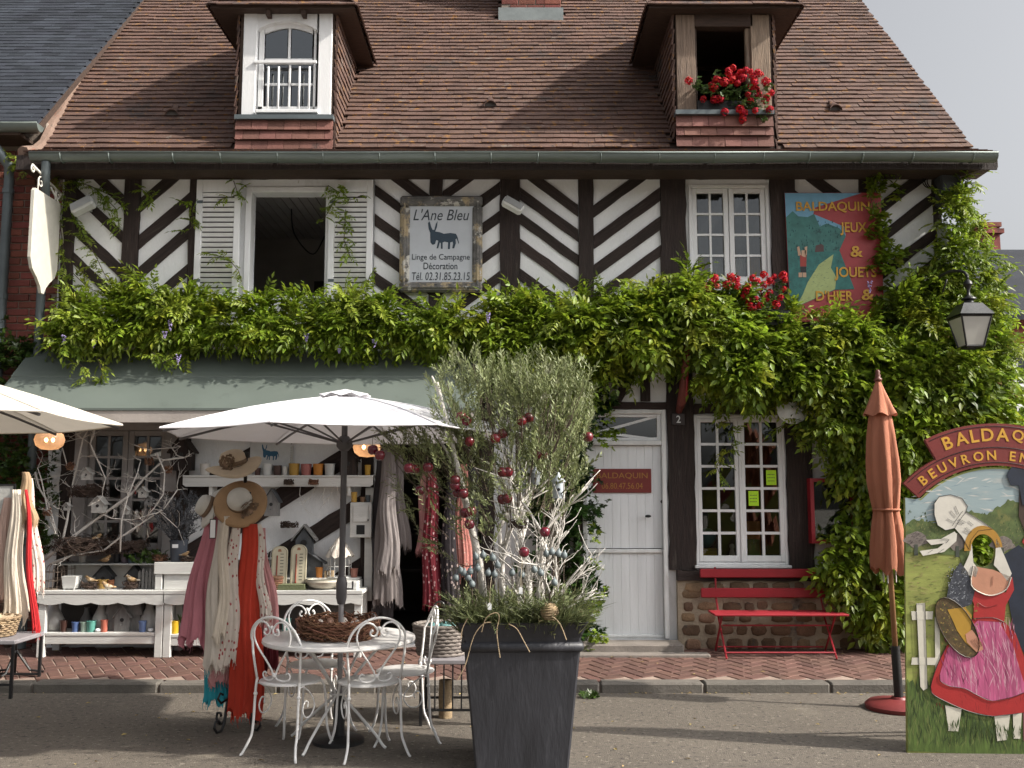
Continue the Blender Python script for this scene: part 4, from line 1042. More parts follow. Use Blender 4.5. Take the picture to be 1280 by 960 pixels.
# dark evergreen climber left of the white door
evg = thing('evergreen_climber', 'dark glossy evergreen climbing the wall left of the white door', 'climbing plant', (W(712,808,-.16).x,-.16,.14)); WO = -evg.location
bl = [(705,470,40,34),(742,476,30,24),(746,506,20,18),(716,520,34,44),(712,575,30,50),(718,540,26,40),(722,620,18,50),(706,640,38,54),(712,700,32,44),(716,752,26,40),(724,790,20,26),(736,760,16,30),(690,600,34,60),(680,690,30,70),(766,494,14,10)]
P_, D_ = blob_points(bl, 4.4, -.04, .30, .1); vines(scatter('foliage', ROS, P_, D_, m_ever, evg, (.65,1.1)))
P_, D_ = blob_points([(738,770,14,34),(735,800,14,20),(742,690,6,30),(752,535,20,26)], 3.5, -.25, .16); vines(scatter('young_foliage', ROS, P_, D_, m_leaf, evg, (.5,.85)))
m = MB()
for k in range(3): m.tube([W(706+k*9+6*sin(i*1.2+k), 806-330*i/8, -.06)+WO for i in range(9)], .012, 6)
m.build('stem', m_bark, evg, smooth=True)
# ivy on the neighbour's wall
ivy = thing('ivy', 'dark ivy mounded against the neighbouring brick wall at far left', 'climbing plant', (W(10,800,0).x,0,.13)); WO = -ivy.location
bl = [(8,432,40,26,.05,.3),(-10,460,50,40,.05,.3),(24,455,20,22,.05,.3),(30,590,44,60,.05,.3),(-20,560,50,80,.05,.3),(20,680,40,60,.05,.3)]
P_, D_ = blob_points(bl, 4.0, .05, .3, .2); vines(scatter('foliage', ROS, P_, D_, m_ivy, ivy, (.6,1.05)))
m = MB(); m.tube([Vector((0,0,-.01)), Vector((-.1,0,.8)), Vector((.05,.02,1.6)), Vector((-.05,.02,2.6))], [.03,.025,.02,.012], 6); m.build('stem', m_bark, ivy, smooth=True)
# weed at the foot of the kerb
wp = G(738, 872); wd_ = thing('weed', 'small green weed growing where the kerb meets the road beside the planter', 'weed', wp)
P_ = [(R.gauss(0,.04), R.gauss(0,.03), R.uniform(0,.03)) for _ in range(26)]; D_ = [(R.gauss(0,1), R.gauss(-.3,1), .7) for _ in P_]
scatter('foliage', ROS, P_, D_, m_ivy, wd_, (.4,.8))

# ---- geraniums
m_petal = mk('geranium_petal', (.50,.008,.018), .8, .25, 20, rnd=.3, trans=.2); m_petal2 = mk('salmon_petal', (.62,.10,.07), .5, .25, 20, rnd=.3, trans=.2)
m_gleaf = mk('geranium_leaf', (.065,.12,.03), .5, .35, 8, rnd=.35, trans=.25)
def head_mesh(r, seed):
    rr = random.Random(seed); V = []
    for i in range(90):
        d = unit(np.array([rr.gauss(0,1), rr.gauss(0,1), rr.gauss(.25,1)])); c = d*r*rr.uniform(.65,1)
        s = unit(np.cross(d, np.array([rr.gauss(0,1), rr.gauss(0,1), rr.gauss(0,1)]))); t = np.cross(d, s); q = r*.25
        V += [c-s*q, c-t*q+d*.2*q, c+s*q, c+t*q+d*.2*q]
    return np.array(V)
def geranium(name, label, loc, boxdims, heads, leaves, mats, sz=.045):
    g = thing(name, label, 'potted flowers', loc); m = MB(); m.bev(*boxdims, .01); m.build('flower_box', m_iron, g)
    P_ = [(x+R.gauss(0,.035), y+R.gauss(0,.05), z+R.gauss(0,.035)) for x, y, z in leaves for _ in range(20)]
    D_ = [(R.gauss(0,.7), -.7, R.gauss(.2,.5)) for _ in P_]
    scatter('foliage', [tmpl_rosette(4,.038,.016,.9,i) for i in range(4)], P_, D_, m_gleaf, g, (.6,1.1))
    protos = {}
    for i, (x, y, z, k) in enumerate(heads):
        key = (k, i % 3)
        if key not in protos: o = leafmesh('flower_head', head_mesh(sz, i), mats[k], g, None); protos[key] = o
        else: o = inst(protos[key], g)
        o.location = (x, y, z); o.scale = [R.uniform(.75,1.25)]*3; o.rotation_euler = (R.uniform(-.4,.4), R.uniform(-.4,.4), R.uniform(0,6))
    return g
def rel(pts, org, Y, j=.08):
    out = []
    for px, py in pts:
        p = W(px, py, Y-R.uniform(0,j))-org; out.append(tuple(p))
    return out
o0 = W(905, 137, -.02); o0.z = zs_r-0+.003
hp = [(911,92),(916,85),(925,90),(932,88),(915,100),(922,104),(905,103),(896,100),(893,110),(889,107),(879,124),(893,124),(900,124),(938,90),(942,96),(947,92),(951,93),(957,102),(940,108),(945,112),(935,118),(948,118),(958,122),(964,116),(957,126),(962,137),(938,126),(925,137),(930,142),(944,138),(928,150),(906,140),(910,88),(920,95),(928,97),(861,101),(943,103)]
lp = [(880,112),(895,115),(910,112),(920,118),(932,112),(945,120),(950,130),(935,130),(925,128),(915,126),(905,118),(870,108),(950,146),(942,134),(958,112),(898,98)]
bw = [W(871,128,-.04).x-o0.x, W(906,128,-.04).x-o0.x]
geranium('geraniums', 'red geraniums spilling from a dark box in the open oak dormer', o0, (bw[0], bw[1]+.22, -.03, .14, .0, .13), [(*q, 0) for q in rel(hp, o0, -.10)], rel(lp, o0, -.06), [m_petal], .042)
o0 = W(935, 400, -.25); o0.z = XZ(935,397,-.25)[1]
hp = [(880,357),(890,352),(886,362),(897,358),(878,373),(920,350),(935,358),(941,348),(946,352),(955,356),(963,352),(968,346),(979,345),(981,350),(980,362),(932,364),(948,365),(955,370),(935,376),(945,374),(958,374),(962,366),(970,381),(960,398),(976,372),(930,371),(913,346),(909,356),(922,358),(940,384),(950,382),(955,344),(893,348)]
lp = [(890,364),(905,362),(920,365),(935,368),(950,370),(965,372),(975,360),(955,385),(940,380),(970,390)]
bw = W(885,390,-.25).x-o0.x, W(985,390,-.25).x-o0.x
geranium('geraniums', 'red and salmon geraniums under the first-floor casement window', o0, (*bw, -.1, .14, -.10, .06), [(*q, 1 if i < 4 else 0) for i, q in enumerate(rel(hp, o0, -.34))], rel(lp, o0, -.30), [m_petal, m_petal2], .04)
# ================================================================ SIGNS AND LAMPS
def text_mesh(s, size, bold=0, shear=0, ext=.002):
    c = bpy.data.curves.new('lettering', 'FONT'); c.body = s; c.size = size; c.align_x = 'CENTER'; c.align_y = 'CENTER'
    c.extrude = ext; c.offset = bold*size; c.shear = shear; c.resolution_u = 3
    o = bpy.data.objects.new('lettering', c); COL.objects.link(o)
    dg = bpy.context.evaluated_depsgraph_get(); dg.update()
    me = bpy.data.meshes.new_from_object(o.evaluated_get(dg)); bpy.data.objects.remove(o); bpy.data.curves.remove(c)
    return me
def lettering(s, x, z, y, width, height, mat, parent, bold=.01, shear=0, rot=0, name='lettering', ext=.0015):
    """words facing the street, fitted to a width and a height"""
    me = text_mesh(s, .1, bold, shear, ext)
    xs = [v.co.x for v in me.vertices]; ys = [v.co.y for v in me.vertices]
    cx, cy, w, h = (min(xs)+max(xs))/2, (min(ys)+max(ys))/2, max(xs)-min(xs), max(ys)-min(ys)
    fx = width/w if width else height/h; fy = height/h if height else width/w
    for v in me.vertices: v.co.x = (v.co.x-cx)*fx; v.co.y = (v.co.y-cy)*fy
    me.materials.clear(); me.materials.append(mat)
    o = bpy.data.objects.new(name, me); COL.objects.link(o); o.parent = parent
    o.location = (x, y, z); o.rotation_euler = (pi/2, rot, 0); return o
m_ink = paint((.03,.04,.05), .6)
m_frame = mk('old_gilt_frame', (.13,.125,.12), .7, .5, 9, .9, 30, spots=[((.40,.32,.20), 5, .48, .10), ((.50,.48,.44), 8, .57, .06), ((.05,.05,.05), 14, .62, .05)])
# --- framed shop sign with a donkey
Y0 = -.06; x0, x1, z0, z1 = rect(500, 246, 603, 366, Y0)
sg = thing('shop_sign', 'framed grey sign with a blue donkey and black lettering on the timbered wall', 'sign', ((x0+x1)/2, Y0, (z0+z1)/2)); hw, hh = (x1-x0)/2, (z1-z0)/2
m = MB(); fw = .105
for i in range(4):
    hor = i < 2; s = 1 if i % 2 else -1
    if hor: m.bev(-hw, hw, -.05, .02, s*hh-(fw if s > 0 else 0), s*hh+(0 if s > 0 else fw), .02); m.bev(-hw+.03, hw-.03, -.062, -.04, s*hh-(.06 if s > 0 else -.035), s*hh+(-.035 if s > 0 else .06), .008)
    else: m.bev(s*hw-(fw-.004 if s > 0 else 0), s*hw+(0 if s > 0 else fw-.004), -.048, .0205, -hh+fw, hh-fw, .02); m.bev(s*hw-(.06 if s > 0 else -.035), s*hw+(-.035 if s > 0 else .06), -.060, -.04, -hh+.06, hh-.06, .008)
m.build('frame', m_frame, sg)
m = MB(); m.box(-hw+.08, hw-.08, -.02, .015, -hh+.08, hh-.08); m.build('board', mk('sign_board', (.50,.53,.57), .6, .08, 4, spots=[((.42,.42,.42), 6, .66, .1)]), sg)
u = (x1-x0)/103.0
def at(px, py): return ((px-551.5)*u, (306-py)*u)
for s, px, py, w, h, sh in (("L'Ane Bleu", 551.5, 268.5, 70, 14.5, .28),('Linge de Campagne', 551.5, 323.5, 72, 9.5, 0),('Décoration', 551, 334, 42, 8.5, 0),('Tél. 02.31.85.23.15', 551.5, 347, 72, 10, .12)):
    a_, b_ = at(px, py); lettering(s, a_, b_, -.0215, w*u, h*u, m_ink, sg, 0 if sh else .002, sh)
donk = [(535,279),(537,277),(539,284),(541,288),(543,288),(545,280),(547,277),(546,285),(544,290),(550,291),(555,293),(563,292),(570,293),(572,297),(574,305),(573.5,306),(571,299),(569.5,300),(570,305),(568,311.5),(565.5,311.5),(566.5,306),(566,303),(563,304),(562.5,312.5),(560,312.5),(560.3,304),(556,303),(553.5,304),(553.5,312),(551.5,312),(551.3,305),(550,304),(548,311.5),(546,311.5),(548,302),(545.5,301),(544,306),(541,307),(538.5,304),(538,298),(538,292),(536,287)]
m = MB(); m.prism([at(*p) for p in donk], -.0235, -.0205); m.build('donkey', paint((.028,.05,.075), .6), sg)
# --- big painted sign right of the casement
Y0 = -.075
sq = [XZ(981,241,Y0), XZ(1101,241,Y0), XZ(1105,402,Y0), XZ(988,402,Y0)]
cx, czz = sum(p[0] for p in sq)/4, sum(p[1] for p in sq)/4
ps = thing('painted_sign', 'red and turquoise painted toy shop sign with yellow words and a mountain landscape', 'sign', (cx, Y0, czz))
def sp(pts, Y=Y0): return [(XZ(a_, b_, Y)[0]-cx, XZ(a_, b_, Y)[1]-czz) for a_, b_ in pts]
def zs3(px, py): return (970+px*160/808, 220+py*190/960)
def layer(pts, k, mat, name, par=ps, f=sp): m = MB(); m.prism(f(pts), -.001-.0012*k, -.0012*(k-1)-.0004 if k else .02); return m.build(name, mat, par)
layer([(981,241),(1101,241),(1105,402),(988,402)], 0, mk('faded_red', (.36,.045,.05), .5, .15, 6, .15, 12, spots=[((.28,.035,.04), 5, .6, .1)]), 'board')
layer([zs3(55,108),zs3(540,108),zs3(245,200),zs3(235,240),zs3(430,320),zs3(440,380),zs3(400,470),zs3(495,715),zs3(370,720),zs3(125,830),zs3(90,845)], 1, paint((.17,.38,.55), .55), 'sky_panel')
layer([zs3(62,262),zs3(105,222),zs3(140,255),zs3(200,260),zs3(240,240),zs3(275,320),zs3(320,300),zs3(400,330),zs3(440,380),zs3(400,470),zs3(495,715),zs3(370,720),zs3(125,830),zs3(92,840)], 2, mk('turquoise_hill', (.045,.17,.155), .55, .4, 8, spots=[((.02,.07,.075), 9, .58, .08)]), 'hills')
layer([zs3(75,470),zs3(370,480),zs3(400,472),zs3(490,712),zs3(372,718),zs3(120,828),zs3(92,838)], 3, mk('teal_meadow', (.03,.16,.15), .55, .35, 14, spots=[((.015,.06,.07), 25, .6, .06)]), 'meadow')
layer([zs3(362,495),zs3(345,580),zs3(380,640),zs3(372,715),zs3(125,828),zs3(170,745),zs3(200,670),zs3(270,560)], 4, mk('pale_path', (.40,.48,.20), .55, .15, 10, spots=[((.2,.27,.1), 30, .66, .04)]), 'path')
m = MB(); rq = random.Random(5)
for i in range(70):
    a_, b_ = sp([zs3(rq.uniform(80,400), rq.uniform(290,480))])[0]; h_ = rq.uniform(.012,.035); m.add([(a_-.006,-.0047,b_),(a_+.006,-.0047,b_),(a_,-.0047,b_+h_)], [(0,1,2)])
for i in range(160):
    a_, b_ = sp([zs3(rq.uniform(90,330), rq.uniform(500,800))])[0]; m.add([(a_-.008,-.0060,b_),(a_+.010,-.0060,b_+.003),(a_+.009,-.0060,b_+.006)], [(0,1,2)])
m.build('brush_strokes', paint((.012,.075,.08), .6), ps, kind='stuff')
layer([zs3(245,482),zs3(250,440),zs3(285,430),zs3(300,440),zs3(300,478)], 4, paint((.09,.05,.05), .6), 'hut')
layer([zs3(152,572),zs3(150,500),zs3(192,495),zs3(190,572)], 4, paint((.35,.05,.04), .6), 'figure_jacket'); layer([zs3(155,610),zs3(152,573),zs3(190,573),zs3(190,610)], 4, paint((.02,.025,.03), .6), 'figure_shorts')
for q in (((140,505),(132,450),(145,445),(158,500)),((182,500),(180,450),(196,445),(193,500)),((160,505),(160,470),(188,470),(186,515)),((142,640),(142,611),(164,611),(164,640)),((168,640),(168,611),(190,611),(190,640))):
    layer([zs3(*p) for p in q], 5, paint((.55,.36,.25), .6), 'figure_limb')
for s, px, py, w, h in (('BALDAQUIN',357,198,470,72),('JEUX',488,335,170,85),('&',507,478,80,72),('JOUETS',500,618,265,88),("D'HIER",368,757,236,66),('&',578,752,80,70),("D'AUJOURD'HUI",400,880,500,50)):
    a_ = sp([zs3(px, py)])[0]; w_ = w*160/808*.00805; h_ = h*190/960*.00805; lettering(s, a_[0], a_[1], -.0095, w_, h_, m_gold, ps, .018)
# --- red plate on the door
x0, x1, z0, z1 = rect(741, 586, 814, 616, .025); pl = thing('door_plate', 'small red plate with gold lettering on the white door', 'sign', ((x0+x1)/2, .024, (z0+z1)/2)); hw, hh = (x1-x0)/2, (z1-z0)/2
m = MB(); m.bev(-hw, hw, -.012, .004, -hh, hh, .004); m.build('plate', m_signred, pl)
m_gold2 = paint((.36,.17,.03), .5)
lettering('BALDAQUIN', 0, hh*.40, -.0135, hw*1.74, hh*.56, m_gold2, pl, .0); lettering('06.80.47.56.04', 0, -hh*.42, -.0135, hw*1.40, hh*.50, m_gold2, pl, .0)
# --- house number
x0, x1, z0, z1 = rect(840, 517, 856, 531, -.05); nu = thing('number_plate', 'tiny dark number plate on the post between door and window', 'sign', ((x0+x1)/2, -.046, (z0+z1)/2)); hw, hh = (x1-x0)/2, (z1-z0)/2
m = MB(); m.bev(-hw, hw, -.008, .004, -hh, hh, .002); m.build('plate', paint((.03,.018,.016), .4), nu); lettering('2', 0, 0, -.0095, hw*.65, hh*1.3, m_white, nu)
# --- yellow notes in the window
m_note = paint((.50,.85,.03), .7)
for k, (px, py, lb) in enumerate(((964,597,'yellow-green paper note in the upper right of the white window'),(942,623,'yellow-green paper note lower and left of the other in the white window'))):
    p = W(px, py, -.012); n_ = thing('paper_note', lb, 'notice', p, 0, 'yellow notes in the window'); m = MB(); m.box(-.05, .05, -.001, .001, -.073, .073); m.build('sheet', m_note, n_)
    for r_, s in enumerate(('OUVERT','BOUTIQUE','OUVERTE')): 
        m = MB(); w_ = (.036,.038,.034)[r_]
        for q in range(5): m.box(-w_+q*w_*.4, -w_+q*w_*.4+w_*.28, -.0018, -.0011, .028-r_*.032, .034-r_*.032)
        m.build('writing', m_ink, n_)
# --- blank cream signboard on a scrolled bracket, edge-on to the street
Y0 = -.95; p = W(56, 310, Y0)
def fl(px, py, Y): return W(px, py, Y)
hs_ = thing('hanging_sign', 'blank cream signboard hanging from a white scrolled bracket by the drainpipe', 'sign', (W(78,300,-.05).x, -.05, W(78,300,-.05).z)); O_ = hs_.location
def yz(f, z): # along the bracket, f 0 wall .. 1 tip
    return Vector((W(78,300,-.05).x-O_.x - .0*f, -.06-.62*f, z))
zt_ = W(78,292,-.05).z-O_.z+.30
m = MB(); top = zt_-.02; bot = top-.98
outl = [(-.12,top),(-.62,top+.0),(-.645,top-.03),(-.645,bot+.30),(-.60,bot+.20),(-.50,bot+.13),(-.43,bot+.06),(-.40,bot),(-.35,bot),(-.32,bot+.06),(-.25,bot+.13),(-.15,bot+.20),(-.105,bot+.30),(-.105,top-.03)]
m.add([(-.015,a_,b_) for a_,b_ in outl]+[(.015,a_,b_) for a_,b_ in outl], [tuple(range(14)), tuple(range(27,13,-1))]+[(i,14+i,14+(i+1)%14,(i+1)%14) for i in range(14)])
m.build('signboard', paint((.52,.50,.44), .5), hs_)
m_bw = paint((.66,.64,.58), .45)
m = MB(); zb_ = top+.09
m.tube([(0,.04,zb_),(0,-.35,zb_+.06),(0,-.68,zb_+.12)], .012, 6); m.tube([(0,.04,zb_-.9),(0,.04,zb_+.02)], .012, 6)
m.tube([(0,.03,zb_-.5),(0,-.10,zb_-.1),(0,-.3,zb_+.02)], .009, 6)
sp_ = [(0,-.5+cos(t)*(.07-.007*t), zb_+.0+sin(t)*(.07-.007*t)) for t in [i*.5 for i in range(17)]]; m.tube(sp_, .008, 6)
sp_ = [(0,-.66+cos(t)*(.05-.005*t), zb_+.08+sin(t)*(.05-.005*t)) for t in [i*.5 for i in range(17)]]; m.tube(sp_, .008, 6)
sp_ = [(0,-.14+cos(t)*(.06-.006*t), zb_-.02+sin(t)*(.06-.006*t)) for t in [i*.5 for i in range(17)]]; m.tube(sp_, .008, 6)
m.build('bracket', m_bw, hs_, smooth=True)
for y in (-.2,-.55):
    m = MB(); m.tube([(0,y,top-.01),(0,y,zb_+.03)], .006, 5); m.build('hanger', m_bw, hs_)
# --- floodlights
m_flood = paint((.42,.43,.42), .4); m_lens = paint((.35,.36,.36), .15)
def floodlight(label, px, py, Y, rz, rx, w=.20, h=.12, mat=m_flood):
    p = W(px, py, Y); f = thing('floodlight', label, 'floodlight', p); b_ = MB(); b_.T = Matrix.Rotation(rz, 4, 'Y') @ Matrix.Rotation(rx, 4, 'X')
    b_.bev(-w/2, w/2, -.05, .05, -h/2, h/2, .02); b_.build('housing', mat, f, smooth=30)
    q = MB(); q.T = b_.T; q.bev(-w/2+.012, w/2-.012, -.056, -.049, -h/2+.012, h/2-.012, .003); q.build('lens', m_lens, f)
    q = MB(); q.tube([(0,.02,0),(0,-p.y-.005,.01)], .012, 6); q.build('arm', mat, f)
floodlight('grey floodlight angled on the wall beside the blank signboard', 104, 258, -.22, radians(-28), -.5, .24, .13)
floodlight('white floodlight tilted on the post right of the framed sign', 641, 257, -.18, radians(30), -.4, .22, .10, m_white)
p = W(1184, 238, -.10); sb = thing('junction_box', 'dark grey box on the wall under the eaves at the right corner', 'box', p)
m = MB(); m.bev(-.10, .10, -.09, .09, -.16, .16, .01); m.build('box', paint((.055,.06,.068), .5), sb); m = MB(); m.bev(-.085,.085,-.096,-.0905,-.14,.14,.003); m.build('lid', paint((.075,.08,.09), .45), sb)
p = W(1180, 296, -.12); sb = thing('wall_lamp', 'pale rounded bulkhead lamp on the right corner post', 'lamp', p)
m = MB(); m.lathe([(.0,-.14),(.05,-.12),(.058,-.06),(.058,.06),(.05,.12),(0,.14)], n=12); m.build('cover', paint((.45,.46,.46), .35), sb, smooth=True); m = MB(); m.box(-.03,.03,.03,.115,-.12,.12); m.build('base', m_flood, sb)
p = W(1168, 227, -.07); cb_ = thing('cable_coil', 'coil of black cable hung on the top right brace', 'cable', p)
m = MB()
for k in range(3): m.tube([(cos(t)*(.075+.008*k)-.02*k, -.01*k, sin(t)*(.07+.006*k)) for t in [i*pi/8 for i in range(16)]], .006, 5, closed=True)
m.build('coil', m_iron, cb_, smooth=True)
# --- round white lamp over the display case
p = W(990, 512, -.30); rl = thing('wall_lamp', 'round white enamel lamp under the leaves right of the lower window', 'lamp', p)
m = MB(); m.T = Matrix.Rotation(radians(72), 4, 'X'); m.lathe([(.0,.0),(.06,.0),(.10,-.02),(.145,-.02),(.15,-.005),(.10,.03),(.05,.06),(0,.065)], n=24); m.build('shade', m_whiteh, rl, smooth=40)
m = MB(); m.ball((0,-.03,0), .045, 12); m.build('bulb', paint((.6,.58,.52), .2), rl, smooth=True); m = MB(); m.tube([(0,.05,0),(0,.295,.02)], .02, 8); m.build('arm', m_flood, rl)
# --- rust-red pole beside the number plate
p = W(853, 512, -.25); fp = thing('flag_pole', 'short rust-red pole slanting up from the post above the number plate', 'pole', p)
m = MB(); m.tube([(0,.21,0),(.0,-.02,.10),(.012,-.20,.62)], [.032,.05,.012], 8); m.build('pole', mk('rust_red', (.16,.035,.025), .6, .4, 8), fp, smooth=True); m = MB(); m.tube([(.03,-.06,.12),(.035,-.2,.62)], .012, 6); m.build('cord', m_redpaint, fp)
# --- street lantern on an iron arm
p = W(1214, 434, -.75); ln = thing('street_lantern', 'black street lantern with milky panes bracketed on the right corner', 'street lamp', p)
m_milk = mk('milky_glass', (.62,.61,.57), .25, .08, 4, trans=.25)
m = MB(); hb, ht, H = .080, .138, .28
for sx, sy in ((-1,-1),(1,-1),(1,1),(-1,1)): m.tube([(sx*hb,sy*hb,0),(sx*ht,sy*ht,H)], .010, 4)
for z, h in ((0,hb),(H,ht)): m.tube([(-h,-h,z),(h,-h,z),(h,h,z),(-h,h,z)], .013, 4, closed=True)
m.build('cage', m_iron, ln)
for k in range(4):
    q = MB(); q.T = Matrix.Rotation(k*pi/2, 4, 'Z'); q.add([(-hb,-hb,.01),(hb,-hb,.01),(ht,-ht,H-.01),(-ht,-ht,H-.01)], [(0,1,2,3)]); q.build('pane', m_milk, ln)
m = MB(); h2 = .085
q = [(-ht-.02,-ht-.02,H+.012),(ht+.02,-ht-.02,H+.012),(ht+.02,ht+.02,H+.012),(-ht-.02,ht+.02,H+.012)]; t_ = [(a_*h2/(ht+.02),b_*h2/(ht+.02),H+.125) for a_,b_,_ in q]
m.add(q+t_, [(0,1,5,4),(1,2,6,5),(2,3,7,6),(3,0,4,7),(4,5,6,7),(3,2,1,0)]); m.build('roof', mk('roof_metal', (.10,.10,.10), .28, .2, 6, .1, 40, metal=.6), ln)
m = MB(); m.lathe([(.08,.127),(.045,.14),(.04,.16),(.068,.172),(.064,.185),(.036,.192),(.015,.22),(.014,.26),(.026,.29),(.042,.315),(.036,.34),(.015,.36),(.0,.37)], (0,0,H), 14); m.build('finial', m_iron, ln, smooth=40)
m = MB(); m.tube([(0,0,H+.39),(-.02,.08,H+.46),(-.12,.28,H+.46),(-.33,.70,H+.2)], .015, 8, sm=4); m.tube([(0,0,H+.35),(0,0,H+.41)], .010, 6); m.tube([(-.30,.66,H+.2),(-.14,.42,H+.16),(-.08,.25,H+.42)], .009, 6, sm=4); m.build('arm', m_iron, ln, smooth=True)
m = MB(); m.lathe([(0,.06),(.022,.07),(.036,.11),(.032,.15),(.0,.18)], n=10); m.build('bulb', paint((.6,.6,.58), .2), ln, smooth=True)
# --- red display case on the wall
x0, x1, z0, z1 = rect(1012, 598, 1066, 679, -.10); dc = thing('display_case', 'red-framed glass display case half hidden by leaves right of the window', 'display case', ((x0+x1)/2, -.005, (z0+z1)/2)); hw, hh = (x1-x0)/2, (z1-z0)/2
m = MB(); m.ring([(-hw,-hh),(hw,-hh),(hw,hh),(-hw,hh)], [(-hw+.035,-hh+.035),(hw-.035,-hh+.035),(hw-.035,hh-.035),(-hw+.035,hh-.035)], -.14, 0); m.build('frame', m_redpaint, dc)
m = MB(); m.box(-hw+.036, hw-.036, -.02, -.002, -hh+.036, hh-.036); m.build('back_panel', paint((.13,.085,.06), .8), dc); m = MB(); m.box(-hw+.036, hw-.036, -.132, -.129, -hh+.036, hh-.036); m.build('pane', m_glass, dc)
for i, c in enumerate(((.6,.5,.1),(.2,.3,.25),(.5,.5,.48),(.35,.1,.08),(.55,.55,.5))):
    m = MB(); m.lathe([(.0,0),(.022,0),(.025,.04),(.012,.07),(.018,.10),(0,.12)], (-hw+.08+i*.07, -.07, -hh+.04 + (0 if i%2 else .0)), 10); m.build('trinket', paint(c), dc, smooth=True)
# ================================================================ PARASOLS, FURNITURE, PLANTER
def fabric(name, col, stripes=None, var=.08, trans=.12, weave=260, spots=None):
    return mk(name, col, .92, .20, 10, .7, 40, trans=trans, stretch=(1,1,.35), spots=spots)
m_canvas = mk('white_canvas', (.76,.75,.78), .85, .05, 3, .5, 9, trans=.10, spots=[((.66,.65,.66), 2.5, .62, .2)])
m_canvasb = mk('cream_canvas', (.74,.69,.61), .85, .06, 3, .5, 9, trans=.16, spots=[((.64,.60,.54), 2.5, .62, .2)])
m_pole = mk('grey_metal', (.10,.095,.10), .45, .12, 6, .05, 60, metal=.2)
def parasol(label, loc, Rr, zr, za, a0, mat, pole_top, group=None, base=True):
    g = thing('parasol', label, 'parasol', loc, 0, group); n_ = 8
    cor = [Vector((cos(a0+2*pi*i/n_)*Rr, sin(a0+2*pi*i/n_)*Rr, zr)) for i in range(n_)]
    def surf(i, f, t):             # f: 0 apex..1 rim, t: along the panel
        e = cor[i].lerp(cor[(i+1)%n_], t); p = Vector((0,0,za)).lerp(e, f)
        bow = sin(pi*t)*f; p.z -= .030*bow*sin(pi*f*.9) ; p.z += .05*sin(pi*f)*.6 ; p -= Vector((e.x,e.y,0)).normalized()*(.05*sin(pi*t)*max(0,f-.75)*4)*.6
        return p
    nf, nt = 8, 6
    for i in range(n_):
        m = MB(); vs = [surf(i, .06+.94*a_/nf, b_/nt) for a_ in range(nf+1) for b_ in range(nt+1)]
        m.add(vs, [(a_*(nt+1)+b_, (a_+1)*(nt+1)+b_, (a_+1)*(nt+1)+b_+1, a_*(nt+1)+b_+1) for a_ in range(nf) for b_ in range(nt)])
        o = m.build('canopy_panel', mat, g, smooth=True)
        m = MB(); m.tube([Vector((0,0,za-.07)).lerp(cor[i], f)-Vector((0,0,.022))+Vector((0,0,.03*sin(pi*f))) for f in (.04,.25,.5,.75,.985)], .009, 5); m.build('rib', m_pole, g)
        m = MB(); q = Vector((0,0,za-.07)).lerp(cor[i], .5); m.tube([q-Vector((0,0,.0)), Vector((cor[i].x*.04, cor[i].y*.04, zr-.05))], .007, 5); m.build('strut', m_pole, g)
    for i in range(n_):
        m = MB(); m.tube([surf(i, .06+.94*f/8, 0)+Vector((0,0,.003)) for f in range(9)], .0045, 4); m.tube([surf(i, 1, t/6)+Vector((0,0,.0)) for t in range(7)], .005, 4); m.build('seam', mat, g)
    m = MB(); k = 16
    vs = [Vector((0,0,za+.045))]+[Vector((cos(2*pi*i/k)*(.17+.012*(i%2)), sin(2*pi*i/k)*(.17+.012*(i%2)), za-.015+.02*(i%2))) for i in range(k)]
    m.add(vs, [(0,1+i,1+(i+1)%k) for i in range(k)]); m.build('vent_cap', mat, g, smooth=True)
    m = MB(); m.lathe([(0,-.06),(.03,-.05),(.055,-.02),(.055,.02),(.03,.05),(.0,.05)], (0,0,zr-.06), 12); m.build('hub', m_pole, g, smooth=40)
    m = MB(); m.tube([(0,0,1.02),(0,0,za)], .021, 12); m.build('upper_pole', m_pole, g, smooth=40)
    m = MB(); m.tube([(0,0,.03),(0,0,1.0)], .018, 12); m.build('lower_pole', paint((.33,.32,.33), .35, metal=.4), g, smooth=40)
    m = MB(); m.lathe([(0,-.10),(.026,-.10),(.036,-.06),(.038,.04),(.028,.08),(0,.08)], (0,0,1.0), 12); m.tube([(.03,0,1.0),(.075,0,1.0),(.075,0,1.05)], .007, 6); m.build('crank', m_pole, g, smooth=40)
    m = MB(); m.lathe([(0,0),(.17,0),(.17,.02),(.15,.035),(.04,.045),(.035,.30),(0,.30)], n=24); m.build('base', m_iron, g, smooth=40)
    return g
TC = G(432, 872, 0); TC = Vector((-1.155, -3.02, 0))
zr = W(327,531,TC.y-1.25).z; za = W(427,494,TC.y).z
px_ = W(427,700,TC.y).x
parasol('open white parasol rising through the round white table', (px_, TC.y+.02, 0), 1.24, W(340,550,TC.y+1.05).z*.5+zr*.5, za, radians(-90-9.5), m_canvas, None)
cB = W(144,530,-3.8); parasol('open cream parasol at the far left edge, cut by the picture', (-3.62, -4.25, 0), 1.34, W(52,513,-4.8).z, W(52,513,-4.8).z+.36, radians(-22), m_canvasb, None)
